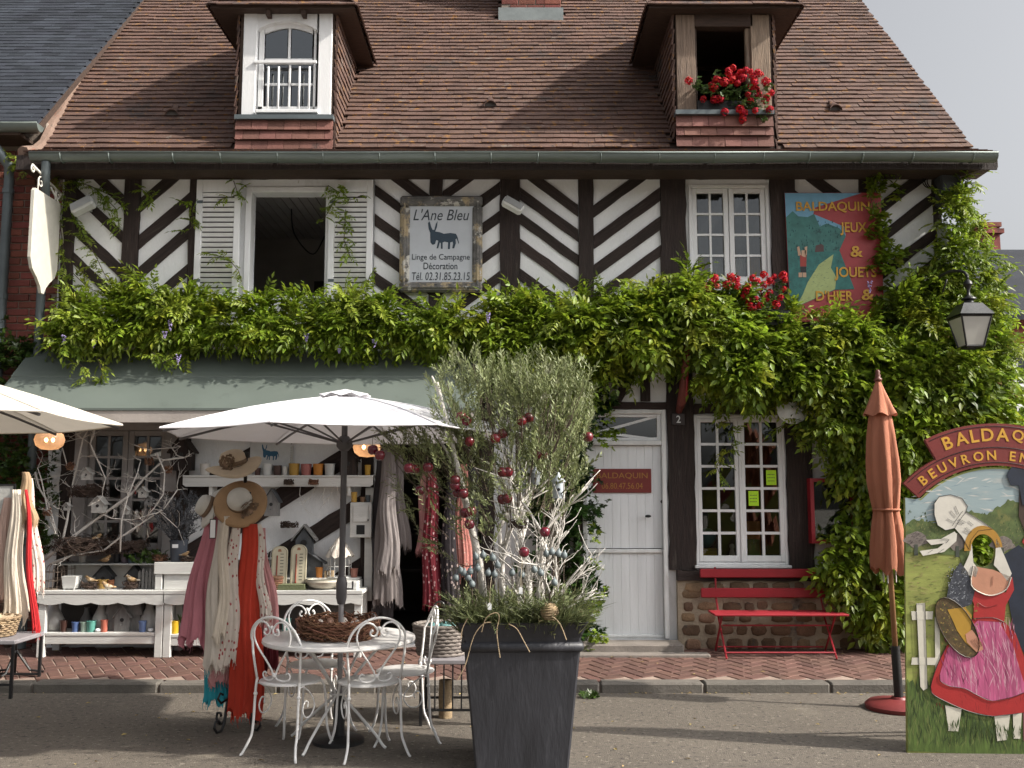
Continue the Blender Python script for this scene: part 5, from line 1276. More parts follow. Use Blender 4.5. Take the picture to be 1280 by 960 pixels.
# --- folded terracotta parasol
ub = G(1124, 886, 0); fp_ = thing('folded_parasol', 'folded terracotta parasol on a round red base by the cutout board', 'parasol', ub)
m_terra = mk('terracotta_cloth', (.44,.17,.10), .9, .18, 4, .5, 35, trans=.10, stretch=(1,1,.25), spots=[((.33,.115,.07), 3, .58, .15)])
topz = W(1096,468,ub.y).z; lean = Vector((W(1097,470,ub.y).x-ub.x, 0, topz)); 
def ax(z): return Vector((lean.x*z/topz, 0, z))
m = MB(); m.lathe([(0,0),(.245,0),(.25,.03),(.22,.055),(.06,.075),(.05,.09),(0,.09)], n=32); m.build('base', mk('red_plastic', (.20,.035,.035), .5, .15, 5, .1, 60), fp_, smooth=40)
m = MB(); m.tube([(0,0,.085),(0,0,.10),ax(.47)], .034, 12); m.build('socket', m_iron, fp_, smooth=40)
m = MB(); m.tube([ax(.40), ax(topz-.05)], .020, 10); m.build('wooden_pole', mk('pole_wood', (.36,.19,.09), .5, .2, 6, stretch=(4,4,.5)), fp_, smooth=True)
def furl(prof, lobes, ph, amp, name, par, mat, ragged=0):
    m = MB(); n_ = 48; vs = []
    for j, (z, r) in enumerate(prof):
        for k in range(n_):
            t = 2*pi*k/n_; rr = r*(1+amp*1.5*min(1,(j+.5)/3)*((1.2*abs(sin((lobes*t+ph+.22*j)*.5*1.0+.4*sin(j*.6)))-.75)+sin((lobes*2+1)*t+ph*2+.3*j)*.18)); dz = ragged*sin(lobes*t+ph)*(1 if j == len(prof)-1 else 0)
            vs.append(ax(z+dz)+Vector((cos(t)*rr, sin(t)*rr, 0)))
    m.add(vs, [(j*n_+k, j*n_+(k+1)%n_, (j+1)*n_+(k+1)%n_, (j+1)*n_+k)[::-1] for j in range(len(prof)-1) for k in range(n_)])
    return m.build(name, mat, par, smooth=True)
zf = lambda py: W(1105,py,ub.y).z
furl([(zf(476),.018),(zf(490),.05),(zf(500),.075),(zf(510),.10),(zf(519),.125)], 6, .4, .16, 'top_flap', fp_, m_terra, .012)
furl([(zf(510),.065),(zf(525),.085),(zf(545),.10),(zf(575),.112),(zf(600),.115),(zf(622),.10),(zf(636),.088),(zf(641),.086),(zf(655),.10),(zf(680),.118),(zf(700),.128),(zf(714),.125)], 7, 1.2, .20, 'folded_canopy', fp_, m_terra, .03)
m = MB(); m.tube([ax(zf(637))+Vector((cos(t)*.098, sin(t)*.098, 0)) for t in [i*pi/12 for i in range(24)]], .010, 5, closed=True); m.build('tie_band', m_terra, fp_, smooth=True)
m = MB(); m.T = Matrix.Translation(ax(topz-.055)); m.lathe([(0,0),(.03,0),(.032,.02),(.018,.03),(.024,.045),(.016,.06),(.02,.075),(.012,.09),(0,.095)], n=12); m.build('finial', mk('finial_wood', (.13,.04,.025), .5), fp_, smooth=True)
for t in (.5, 2.2, 4.0):
    m = MB(); q = ax(zf(712))+Vector((cos(t)*.06, sin(t)*.06, 0)); m.tube([q, q-Vector((0,0,.10))], .006, 5); m.build('rib_end', paint((.6,.58,.55), .4), fp_)

# --- round bistro table
m_wtop = mk('white_enamel', (.74,.73,.72), .35, .06, 4, .1, 60, spots=[((.45,.40,.36), 9, .70, .08)])
tb = thing('bistro_table', 'round white metal bistro table with a twig wreath on it', 'table', TC)
TZ, TR = .69, .50
m = MB(); m.lathe([(.03,TZ-.016),(TR-.012,TZ-.018),(TR,TZ-.03),(TR+.006,TZ-.022),(TR+.004,TZ-.004),(TR-.006,TZ),(.03,TZ+.001)], n=48); m.build('tabletop', m_wtop, tb, smooth=30)
for k in range(4):
    t = pi/4+.35+k*pi/2; m = MB(); pts = []
    for f, r, z in ((0,.34,.665),(.2,.25,.58),(.4,.12,.44),(.5,.045,.34),(.6,.05,.29),(.75,.16,.20),(.9,.30,.08),(.96,.35,.025),(1,.375,.008)): pts.append((cos(t)*r, sin(t)*r, z))
    m.tube(pts, .0095, 6, sm=3); m.build('leg', m_wiron, tb, smooth=True)
m = MB(); m.tube([(cos(t)*.055, sin(t)*.055, .32) for t in [i*pi/8 for i in range(16)]], .008, 6, closed=True); m.build('leg_ring', m_wiron, tb, smooth=True)
# --- bistro chairs
def spiral(c, r0, turns, start, sx=1, n=18, plane='xz', shrink=.8):
    out = []
    for i in range(n+1):
        f = i/n; t = start+sx*turns*2*pi*f; r = r0*(1-shrink*f)
        out.append((c[0]+cos(t)*r, c[1], c[2]+sin(t)*r) if plane == 'xz' else (c[0], c[1]+cos(t)*r, c[2]+sin(t)*r))
    return out
def chair(label, loc, rz):
    g = thing('bistro_chair', label, 'chair', loc, rz, 'white bistro chairs round the table'); rad = .0074
    m = MB(); m.lathe([(0,.452),(.12,.449),(.185,.452),(.198,.447),(.198,.438),(.185,.436),(0,.440)], n=32); m.build('seat', m_wtop, g, smooth=30)
    for sx in (-1, 1):
        m = MB(); m.tube([(sx*.165,-.125,.47),(sx*.168,-.135,.40),(sx*.172,-.15,.15),(sx*.182,-.175,.08),(sx*.205,-.205,.012),(sx*.215,-.215,.004)], rad*1.15, 6, sm=3); m.ball((sx*.168,-.136,.37), .014, 8); m.build('leg', m_wiron, g, smooth=True)
        m = MB(); m.tube([(sx*.125,.135,.44),(sx*.15,.155,.40),(sx*.162,.165,.30),(sx*.168,.17,.16),(sx*.185,.19,.06),(sx*.205,.215,.012),(sx*.215,.222,.004)], rad*1.15, 6, sm=3); m.build('leg', m_wiron, g, smooth=True)
    hoop = []
    for i in range(25):
        t = pi*i/24; hoop.append((-cos(t)*.188, -.155-.055*sin(t)**.7, .70+.165*sin(t)))
    hoop = [(-.165,-.125,.45),(-.176,-.14,.55),(-.186,-.15,.63)]+hoop+[(.186,-.15,.63),(.176,-.14,.55),(.165,-.125,.45)]
    m = MB(); m.tube(hoop, rad*1.1, 7); m.build('back_hoop', m_wiron, g, smooth=True)
    for sx in (-1, 1):
        pts = [(sx*.008,-.165,.49),(sx*.02,-.168,.53),(sx*.065,-.178,.60),(sx*.115,-.19,.67),(sx*.142,-.198,.74),(sx*.128,-.203,.80),(sx*.085,-.207,.835),(sx*.04,-.207,.825),(sx*.012,-.206,.79)]
        c = (sx*.040,-.205,.775); pts += [(c[0]-sx*cos(t)*.028*(1-.09*i), c[1], c[2]-sin(t)*.028*(1-.09*i)) for i, t in enumerate([k*.7 for k in range(7)])]
        m = MB(); m.tube(pts, rad*.85, 6, sm=2); m.ball(pts[-1], .011, 6); m.build('back_scroll', m_wiron, g, smooth=True)
        pts = [(0,-.166,.505),(sx*.02,-.16,.475),(sx*.06,-.15,.465),(sx*.095,-.145,.475),(sx*.105,-.145,.50),(sx*.09,-.147,.515),(sx*.075,-.149,.505)]
        m = MB(); m.tube(pts, rad*.75, 6, sm=3); m.build('foot_scroll', m_wiron, g, smooth=True)
        pts = [(sx*.168,-.138,.42),(sx*.17,-.10,.43),(sx*.17,-.02,.38),(sx*.17,.03,.30),(sx*.17,-.01,.24),(sx*.17,-.07,.24),(sx*.17,-.095,.29),(sx*.17,-.07,.335),(sx*.17,-.04,.325),(sx*.17,-.045,.295)]
        m = MB(); m.tube(pts, rad*.7, 6, sm=3); m.build('side_scroll', m_wiron, g, smooth=True)
    m = MB(); m.ball((0,-.167,.50), .016, 8); m.ball((0,-.206,.80), .013, 8); m.build('knot', m_wiron, g, smooth=True)
    return g
def chair_at(lb, back, face, proto):
    f = Vector((*face,0)).normalized(); loc = Vector((back[0],back[1],0))+f*.13; rz = atan2(f.y, f.x)-pi/2
    return chair(lb, loc, rz) if proto is None else dup(proto, loc, rz, lb)
c1 = chair_at('white scrolled bistro chair at front left, beside the scarves', (-1.485, -3.34), (.41,.91), None)
chair_at('white scrolled bistro chair at front right, nearest the planter', (-.865, -3.37), (-.42,.91), c1)
chair_at('white scrolled bistro chair behind the table, partly hidden by the wreath', (-1.45, -2.53), (.55,-.83), c1)
chair_at('white scrolled bistro chair seen sideways right of the table', (-.60, -2.86), (-.96,-.22), c1)
# --- twig wreath on the table
m_twig = mk('brown_twig', (.16,.075,.042), .85, .35, 20, rnd=.4); m_twig2 = mk('dark_twig', (.055,.035,.026), .9, .3, 20, rnd=.4)
def nest_mesh(r, thick, n_, seed, tw=.0035, hole=.45):
    rr = random.Random(seed); m = MB()
    for _ in range(n_):
        a_ = rr.uniform(0, 2*pi); q = r*rr.uniform(hole, 1); z = thick*rr.uniform(.02,1)*(.6+.4*q/r); sp_ = rr.uniform(.5,1.3); wob = rr.uniform(-.12,.12)
        pts = [(cos(a_+sp_*k/4)*(q+wob*r*sin(k*1.4)*.6), sin(a_+sp_*k/4)*(q+wob*r*sin(k*1.4)*.6), max(.003, z+rr.uniform(-.2,.25)*thick)) for k in range(5)]
        m.tube(pts, tw*rr.uniform(.6,1.3), 4)
    return m
wr = thing('twig_wreath', 'large brown twig wreath with shells and eggs lying on the white table', 'wreath', TC+Vector((.0,-.05,TZ+.002)))
nest_mesh(.275, .12, 620, 3, .0042, .60).build('twigs', m_twig, wr, kind='stuff')
m_egg = paint((.42,.24,.17), .4)
for i in range(9):
    t = i*.72; m = MB(); m.ball((cos(t)*.13, sin(t)*.13-.02, .085), .026, 8, 1.2); m.build('egg', m_egg if i % 2 else paint((.55,.5,.45), .4), wr, smooth=True)
# --- big square planter with olive tree
PC = Vector((.05, -3.42, 0)); pl_ = thing('planter', 'tall dark zinc square planter tapering to its foot', 'planter', PC, radians(2))
m_lead = mk('planter_zinc', (.034,.035,.042), .46, .38, 2.2, .3, 14, metal=.1, stretch=(4,4,.8), spots=[((.085,.088,.098), 2.2, .57, .2), ((.16,.16,.165), 5, .66, .06), ((.34,.34,.34), 26, .735, .02)])
def sq_lathe(m, prof, rnd=.03):
    vs = []; n_ = 8
    for r, z in prof:
        for sx, sy in ((-1,-1),(1,-1),(1,1),(-1,1)):
            a_ = (-sx*rnd if sx*sy < 0 else 0, 0); 
            if sx*sy > 0: vs += [(sx*r, sy*(r-rnd), z), (sx*(r-rnd), sy*r, z)]
            else: vs += [(sx*(r-rnd), sy*r, z), (sx*r, sy*(r-rnd), z)]
    m.add(vs, [(j*n_+k, j*n_+(k+1)%n_, (j+1)*n_+(k+1)%n_, (j+1)*n_+k) for j in range(len(prof)-1) for k in range(n_)]+[tuple(range(n_-1,-1,-1))])
m = MB(); sq_lathe(m, [(.275,.0),(.278,.02),(.345,.71)], .012); m.build('body', m_lead, pl_)
m = MB(); sq_lathe(m, [(.346,.705),(.362,.715),(.366,.735),(.362,.755),(.347,.765)], .014); m.build('bead', m_lead, pl_, smooth=50)
m = MB(); sq_lathe(m, [(.345,.76),(.352,.79),(.385,.875),(.392,.88),(.385,.882),(.37,.875),(.35,.80)], .012); m.build('rim', m_lead, pl_)
m = MB(); m.box(-.355,.355,-.355,.355,.80,.815); m.build('soil', mk('soil', (.03,.022,.016), .95, .4, 20, .9, 60), pl_)
SOIL = PC+Vector((0,0,.815))
olv = thing('olive_tree', 'bushy grey-green olive tree growing in the tall planter', 'tree', SOIL); OO = -SOIL
def branch(m, p0, d, L_, r, depth, rr, tips, up=.25, kink=.35):
    pts = [Vector(p0)]; d = Vector(d).normalized(); n_ = 5
    for i in range(n_):
        d = (d+Vector((rr.gauss(0,kink*.4), rr.gauss(0,kink*.4), rr.gauss(up*.3,kink*.3)))).normalized(); pts.append(pts[-1]+d*L_/n_)
    m.tube(pts, [r*(1-.55*i/n_) for i in range(n_+1)], 6 if r > .008 else 4)
    if depth == 0: tips.append((pts[-1], d)); tips.append((pts[-3], (d+Vector((rr.gauss(0,.7),rr.gauss(0,.7),.2))).normalized())); return
    for k in range(3 if depth > 1 else 4):
        i = rr.randint(2, n_); e = (d+Vector((rr.gauss(0,.6), rr.gauss(0,.5), rr.gauss(.15,.35)))).normalized()
        branch(m, pts[i], e, L_*rr.uniform(.5,.75), r*.5, depth-1, rr, tips, up, kink)
rr = random.Random(4); tips = []
TRK = [((-.05,0,0),(-.32,0,1),.62,.028),((.06,.02,0),(.12,.1,1),.66,.030),((.0,.05,0),(-.02,.25,1),.7,.024),((.10,-.02,0),(.32,-.05,1),.62,.022)]
for k, (p0, d, L_, r) in enumerate(TRK):
    m = MB(); branch(m, p0, d, L_, r, 2, rr, tips); m.build('trunk' if k == 0 else 'branch', m_whitebark, olv, smooth=True)
OT = [tmpl_twig(R.randint(14,22), R.uniform(.11,.19), .040, .0056, i) for i in range(10)]
P_, D_ = [], []
def ol_pt(px, py, dy): p = W(px, py, PC.y+dy); return p+OO
blo = [(640,560,80,70,150),(674,530,58,60,130),(610,520,60,50,100),(570,570,44,50,75),(655,490,60,30,90),(560,500,26,40,30),(700,570,36,50,60),(650,620,70,40,60),(540,560,44,36,44),(505,560,24,22,22),(692,500,46,34,60),(600,640,40,30,24),(590,470,30,24,22),(528,610,30,50,30),(712,520,26,34,24),(575,680,50,30,16)]
for cx, cy, rx, ry, n_ in blo:
    for _ in range(int(n_*1.2)):
        r = sqrt(R.random()); t = R.uniform(0, 2*pi); ex, ey = cos(t)*r, sin(t)*r
        p = ol_pt(cx+ex*rx, cy+ey*ry, R.uniform(-.42,.42)); P_.append(tuple(p)); c0 = Vector((.02,0,.55)); d = (p-c0).normalized()*.9+Vector((R.gauss(0,.55),R.gauss(0,.5),.45+R.gauss(0,.4))); D_.append(tuple(d))
for _ in range(120):                                            # upright sprays along the top
    p = ol_pt(R.uniform(575,745), R.uniform(462,520), R.uniform(-.3,.3)); P_.append(tuple(p)); D_.append((R.gauss(0,.25),R.gauss(0,.2),1))
scatter('foliage', OT, P_, D_, m_olive, olv, (.7,1.15), up=(0,-.6,.6))
m = MB()
for i in range(0, len(P_), 7):                                  # twigs that carry the leaves
    p = Vector(P_[i]); c0 = Vector((p.x*.45, p.y*.45, max(.35, p.z*.62))); q = p.lerp(c0, .42)+Vector((R.gauss(0,.02),R.gauss(0,.02),R.gauss(0,.02)))
    m.tube([p, p.lerp(q,.5)+Vector((0,0,-.015)), q], [.0018,.003,.0042], 4)
m.build('twigs', m_bark, olv, kind='stuff')
# white painted dead branches standing among the trunks
wb = thing('white_branches', 'tangle of white painted dead branches standing in the planter', 'branches', SOIL); 
rr = random.Random(9)
for k in range(11):
    m = MB(); x = rr.uniform(-.05,.25); tp_ = []; branch(m, (x, rr.uniform(-.12,.1), 0), (rr.gauss(.1,.35), rr.gauss(-.1,.25), 1), rr.uniform(.35,.56), rr.uniform(.008,.014), 2, rr, tp_, .1, .55); m.build('branch', m_whitebark, wb, smooth=True)
p0, p1 = W(600,706,-3.55), W(546,478,-3.62); stk = thing('white_stake', 'thick white painted branch leaning left out of the planter', 'branch', W(606,760,-3.5)); so = stk.location
m = MB(); m.tube([Vector((0,0,-.02)), p0-so, W(585,640,-3.58)-so, W(568,570,-3.6)-so, p1-so], [.026,.024,.022,.019,.012], 8); m.build('stem', m_whitebark, stk, smooth=True)
m = MB(); m.tube([W(572,590,-3.6)-so, W(556,560,-3.62)-so, W(548,548,-3.62)-so], [.012,.009,.006], 6); m.build('side_twig', m_whitebark, stk, smooth=True); m = MB(); m.tube([W(548,490,-3.62)-so, W(540,470,-3.62)-so], [.010,.006], 6); m.build('side_twig', m_whitebark, stk, smooth=True)
# grasses and lavender round the foot
m_grass = mk('planter_grass', (.15,.175,.075), .6, .4, 12, rnd=.5, trans=.25, spots=[((.34,.29,.16), 6, .56, .1)])
gr = thing('planter_grass', 'tufts of grass and lavender around the foot of the olive tree', 'grass', SOIL)
V = []
for i in range(2200):
    x, y = R.uniform(-.36,.36), R.uniform(-.36,.36)
    if R.random() < .5: y = -.35+R.random()*.12
    L_ = R.uniform(.10,.24) if R.random() < .8 else R.uniform(.24,.36); d = Vector((x*1.1+R.gauss(0,.4), y*.9+R.gauss(0,.3)-.1, 1)).normalized(); s = d.cross(Vector((R.gauss(0,1),R.gauss(0,1),.2))).normalized()*.0028
    p = Vector((x,y,0)); q = p+d*L_*.55; e = q+(d+Vector((d.x*1.1,d.y*1.1,-.35))).normalized()*L_*.5
    V += [p-s, p+s, q+s, q-s, q-s, q+s, e, e]
leafmesh('blades', np.array([tuple(v) for v in V]), m_grass, gr)
P_ = [(R.uniform(-.4,.38), -.34+R.uniform(-.04,.1), R.uniform(.03,.2)) for _ in range(110)]; D_ = [(p[0]*1.2+R.gauss(0,.5), -.5, R.gauss(.6,.4)) for p in P_]
scatter('herb_foliage', OT, P_, D_, m_grass, gr, (.5,.9))
m = MB()
for pts in ([(614,778),(604,780),(592,796),(582,830),(572,850)],[(602,790),(608,772),(620,766),(624,772),(621,790),(625,822)],[(636,780),(646,786),(654,800),(662,815)],[(690,770),(700,780),(708,800)],[(585,772),(578,786),(576,800)]): m.tube([W(a_, b_, -3.86)-SOIL for a_, b_ in pts], .003, 5, sm=4)
m.build('dry_stalks', paint((.36,.27,.17), .8), gr, kind='stuff')
# dark red apples hanging in the tree
m_apple = mk('apple_skin', (.13,.008,.018), .22, .35, 14, rnd=.3, coat=.4); ap = None
APL = [(576,521,'left end of the crown over the parasol'),(583,526,'just under the topmost left apple'),(587,552,'alone left of the crown centre'),(619,548,'in the crown above the forked branch'),(628,542,'right of its twin in the mid crown'),(652,526,'in the upper middle of the crown'),(661,522,'beside the upper middle one, paler'),(735,546,'at the right end of the crown'),(672,568,'in a pair right of the trunk fork'),(678,568,'right one of the pair by the trunk fork'),(628,590,'dark one in the pair under the crown'),(635,590,'bright one of the pair under the crown'),(535,584,'alone at the left over the doorway'),(511,585,'far left in a dark pair'),(519,586,'right one of the far left dark pair'),(525,613,'low on the left twig'),(569,600,'top of the cluster at the stake'),(569,607,'bright one of the cluster at the stake'),(572,616,'bottom left of the cluster at the stake'),(579,617,'bottom right of the cluster at the stake'),(581,641,'dark one left of the stake bend'),(589,639,'bright one right of the stake bend'),(587,655,'lowest one beside the stake'),(628,624,'dark one among the white twigs'),(634,623,'bright one among the white twigs'),(475,569,'leftmost by the globe lamp'),(466,562,'in front of the globe lamp'),(681,665,'low right by the hanging lantern'),(655,690,'low between the white trunks')]
for k, (px, py, lb) in enumerate(APL):
    p = W(px, py, PC.y-.25-.12*R.random())
    if ap is None:
        ap = thing('apple', 'x', 'ornament', p); m = MB(); m.lathe([(0,-.028),(.014,-.031),(.027,-.02),(.033,0),(.028,.02),(.014,.029),(.004,.024),(0,.022)], n=14); m.build('fruit', m_apple, ap, smooth=True); m = MB(); m.tube([(0,0,.02),(.004,0,.05),(.0,.0,.075)], .002, 4); m.build('stalk', m_bark, ap); q = ap
    else: q = dup(ap, p, R.uniform(0,6))
    q['label'] = 'dark red apple in the olive tree, '+lb; q['group'] = 'apple ornaments in the olive tree'
# blue-grey berries on stalks, tags, twine ball, small lantern houses
m_ball = mk('blue_grey_ball', (.16,.19,.20), .5, .2, 12); bo = None
BL = [(604,694),(616,697),(622,706),(597,710),(610,716),(618,718),(580,716),(585,722),(576,713),(590,730),(640,716),(652,718),(668,712),(676,716),(693,728),(683,692),(690,690),(698,692),(705,694),(595,696),(570,722),(588,714)]
sb_ = MB()
for k, (px, py) in enumerate(BL):
    p = W(px, py, PC.y-.30)
    if bo is None: m = MB(); m.lathe([(0,-.022),(.014,-.018),(.021,-.003),(.016,.014),(.006,.022),(.004,.032),(0,.033)], n=10); bo = m.build('seed_ball', m_ball, gr, smooth=True); o = bo
    else: o = inst(bo, gr)
    o.location = p-SOIL; o.rotation_euler = (R.uniform(-.3,.3), R.uniform(-.3,.3), 0); sb_.tube([p-SOIL, p-SOIL+Vector((R.uniform(-.02,.02),.03,-(p.z-SOIL.z)*.6)), Vector((p.x-SOIL.x, -.26, .0))], .0025, 4)
sb_.build('ball_stalks', m_bark, gr, kind='stuff')
for px, py, L_, lb in ((612,758,.06,'white paper price tag on a string at the left of the planter'),(651,738,.05,'white paper price tag on a string near the middle of the planter')):
    p = W(px, py, PC.y-.42); t = thing('price_tag', lb, 'tag', p); m = MB(); m.prism([(-.011,-.02),(.011,-.02),(.011,.012),(.005,.02),(-.005,.02),(-.011,.012)], -.001, .001); m.build('card', m_white, t); m = MB(); m.tube([(0,0,.016),(.002,.02,.10),(.01,.05,.17)], .0015, 4); m.build('string', paint((.4,.33,.22)), t)
p = W(687, 776, PC.y-.375); tw = thing('twine_ball', 'ball of pale twine sitting on the planter edge', 'twine', p)
m = MB(); m.ball((0,0,.052), .052, 16); m.build('core', mk('twine', (.33,.24,.14), .9, .3, 10, .9, 50, stretch=(.3,.3,8)), tw, smooth=True)
m = MB()
for k in range(9): m.tube([(cos(t)*.0535*cos((k-4)*.25), sin(t)*.0535*cos((k-4)*.25), .052+.0535*sin((k-4)*.25)+.004*sin(t*2+k)) for t in [i*pi/8 for i in range(16)]], .0035, 4, closed=True)
m.build('windings', mk('twine_strand', (.38,.28,.17), .9, .25, 20), tw, smooth=True, kind='stuff'); m = MB(); m.tube([(0,0,.10),(.0,.0,.15),(.01,0,.17)], .006, 5); m.build('loop', m_twig2, tw)
def minihouse(label, p, r, h, mat):
    g = thing('hanging_lantern', label, 'lantern', p); m = MB(); m.lathe([(r*.9,0),(r*.92,.004),(r*.92,h*.6),(r*.9,h*.62)], n=16); m.build('body', mat, g, smooth=40)
    m = MB(); m.lathe([(r*1.15,h*.6),(r*1.12,h*.63),(r*.25,h*.86),(r*.12,h*.95),(0,h*.96)], n=16); m.build('roof', mat, g, smooth=40); m = MB(); m.tube([(cos(t)*.012,0,h+.006+sin(t)*.012) for t in [i*pi/5 for i in range(10)]], .002, 4, closed=True); m.build('hook', m_iron, g)
    m = MB(); m.T = Matrix.Translation((0,-r*.93,h*.32)) @ Matrix.Rotation(pi/2,4,'X'); m.lathe([(0,0),(r*.25,0),(r*.25,.002),(0,.002)], n=10); m.build('opening', m_iron, g)
minihouse('pale blue-grey metal birdhouse lantern hanging right of the white twigs', W(698,623,PC.y-.2), .040, .17, paint((.42,.47,.52), .4))
minihouse('small grey metal lantern hanging left of the pale blue one in the twigs', W(669,606,PC.y-.05), .032, .12, paint((.24,.26,.28), .4))
m = MB(); nest_mesh(.06,.05,60,8,.003).build
for px, py, lb in ((647,661,'small brown nest wedged in the fork of the white branches'),):
    n_ = nest_mesh(.062,.055,90,8,.003,.3); one(n_, 'nest', m_twig2, lb, 'nest', W(px, py, PC.y-.1))

# --- painted cutout board at right
B0 = G(1134, 941, 0); bdx = 1.36; brz = radians(-2.0)
ct = thing('cutout_board', 'large painted photo board of a couple in old costume with red lettered arch', 'photo board', B0, brz); ct.rotation_euler = (0, radians(2.0), brz)
yB = B0.y
def bz(px, py):
    w = W(px, py, yB-.02); return (w.x-B0.x-w.z*math.tan(radians(2.0)), w.z)
def cprism(pts, k, mat, name, smooth_=False):
    q = [bz(*p) for p in pts]; m = MB(); m.prism(q, -.0012*k-.0008, -.0012*(k-1)-.0004); return m.build(name, mat, ct)
CX = bz(1252, 600)[0]; Rin = None
cz_in = bz(1252, 580)[1]
# arch outline, outer circle through (1130,600),(1252,524)
AC = Vector(bz(1252,717)); PXM = Vector(bz(1252,600)).y-Vector(bz(1252,601)).y; R1, R2, R3 = 191*PXM, 164*PXM, 138*PXM
def arc(r, a0, a1, n_=20): return [(AC.x+cos(a0+(a1-a0)*i/n_)*r, AC.y+sin(a0+(a1-a0)*i/n_)*r) for i in range(n_+1)]
aa, ab = radians(119), radians(137)
RW = bdx
m_bd = [paint((.20,.26,.07), .55)]
hole = (bz(1228.5,684), .078, .108)
hole2 = ((CX+(CX-hole[0][0])*.62, bz(1280,640)[1]), .044, .058)
bm2 = bmesh.new()
# the board: a front and a back skin with two face holes, joined by their edges
outer = [(0,.0),(RW,.0)]+[(RW, AC.y+R3*sin(ab)*1.0)]+arc(R3*.985, pi-ab, ab, 24)+[(0, AC.y+R3*sin(ab)*1.0)]
def ell(c, n_=24): return [(c[0][0]+cos(2*pi*i/n_)*c[1], c[0][1]+sin(2*pi*i/n_)*c[2]) for i in range(n_)]
def holed(outer, holes, y0, y1, name, mat, par):
    from mathutils.geometry import tessellate_polygon
    rings = [outer]+holes; tri = tessellate_polygon([[Vector((x,z,0)) for x,z in r] for r in rings]); P2 = [p for r in rings for p in r]; n_ = len(P2)
    m = MB(); fs = []
    for t in tri:
        p, q, r = (P2[i] for i in t); s = (q[0]-p[0])*(r[1]-p[1])-(q[1]-p[1])*(r[0]-p[0])
        t = tuple(t) if s > 0 else tuple(t[::-1]); fs.append(t); fs.append(tuple(i+n_ for i in t[::-1]))
    o = 0
    for r in rings:
        k = len(r); fs += [(o+i, o+n_+i, o+n_+(i+1)%k, o+(i+1)%k) for i in range(k)]; o += k
    m.add([(x,y0,z) for x,z in P2]+[(x,y1,z) for x,z in P2], fs); return m.build(name, mat, par)
m_field = mk('painted_meadow', (.27,.30,.075), .5, .35, 3, .1, 40, stretch=(1,1,4), spots=[((.29,.27,.09), 4, .55, .15), ((.10,.15,.04), 6, .62, .1)])
holed(outer, [ell(hole)], 0, .022, 'board', m_field, ct)
m_psky = mk('painted_sky', (.30,.38,.40), .5, .16, 2, .08, 40, stretch=(1,1,4), spots=[((.47,.47,.44), 3, .56, .2)])
hzn = [bz(p, q)[1] for p, q in ((1131,655),)]
skyp = [(0.004, bz(1131,660)[1]), (.06, bz(1140,652)[1]), (RW-.004, bz(1240,630)[1])]+[(RW-.004, AC.y+R3*sin(ab))]+arc(R3*.97, pi-ab, ab, 24)+[(.004, AC.y+R3*sin(ab)*.997)]
m = MB(); m.prism(skyp, -.0020, -.0004); m.build('sky', m_psky, ct)
rr = random.Random(3)
hill = [bz(1131,672)]+[bz(1131+i*3.2, 660-i*.75-6*sin(i*.35)-rr.uniform(0,5)) for i in range(56)]
hill = [p for p in hill if p[0] < RW-.01]; hill += [(RW-.005, hill[-1][1]), (RW-.005, bz(1200,688)[1]), bz(1256,690), bz(1250,716), bz(1206,716), bz(1200,692), (.004, bz(1131,690)[1])]; hill[0] = (.004, hill[0][1])
holed([p if p[0] > .004 else (.004,p[1]) for p in hill], [ell(hole)], -.0032, -.0021, 'wooded_hill', mk('painted_wood', (.085,.12,.035), .5, .5, 14, .1, 40, spots=[((.16,.17,.05), 8, .55, .1)]), ct)
m_bush = mk('painted_blossom', (.20,.17,.15), .5, .4, 40); m_trk = paint((.05,.06,.045))
for cx_, cy_ in ((1146,674),(1197,676),(1252,676)):
    cprism([(cx_+cos(t)*15*(1+.15*sin(5*t)), cy_+sin(t)*9*(1+.2*sin(4*t+1))) for t in [2*pi*i/22 for i in range(22)]][::-1], 3, m_bush, 'blossom_tree'); cprism([(cx_-2.5,694),(cx_+2.5,694),(cx_+2,680),(cx_-2,680)], 4, m_trk, 'tree_stem')
gg = [bz(1134,938)]+[bz(1280,945)]
gt = [bz(1133+i*1.55, 862-rr.uniform(0,14)-8*sin(i*.21)*0-(8 if i%5==0 else 0)) for i in range(150)]
gt = [p for p in gt if .004 < p[0] < RW-.006]
m = MB(); m.prism([(.004,.012),(RW-.004,.012)]+[(RW-.005,gt[-1][1])]+gt[::-1]+[(.004,gt[0][1])], -.0032, -.0021); m.build('tall_grass', mk('painted_grass', (.075,.12,.025), .5, .6, 18, .1, 40, stretch=(3,1,.6), spots=[((.13,.16,.04), 22, .58, .1)]), ct)
m_pw = paint((.62,.59,.50), .5)
for q in ([(1146,754),(1157,753),(1160,860),(1155,863),(1151,858)],[(1169,770),(1175,770),(1176,840),(1170,842)]): cprism(q, 4, m_pw, 'fence_post')
for q in ([(1140,764),(1167,763),(1166,773),(1141,775)],[(1141,822),(1174,821),(1175,830),(1140,831)]): cprism(q, 5, m_pw, 'fence_rail')
m_red = paint((.38,.022,.022), .5); m_pink = mk('painted_apron', (.42,.085,.19), .5, .5, 9, .1, 40, stretch=(6,1,.5), spots=[((.55,.28,.36), 12, .56, .08)])
m_skin = paint((.52,.25,.16), .5); m_navy = paint((.012,.018,.035), .5, .3); m_ink2 = paint((.01,.01,.012), .5)
cprism([(1182,880),(1202,884),(1198,912),(1186,912)], 5, m_pw, 'stocking'); cprism([(1242,888),(1262,886),(1258,920),(1246,922)], 5, m_pw, 'stocking'); cprism([(1265,885),(1276,885),(1274,918),(1266,918)], 5, m_pw, 'stocking')
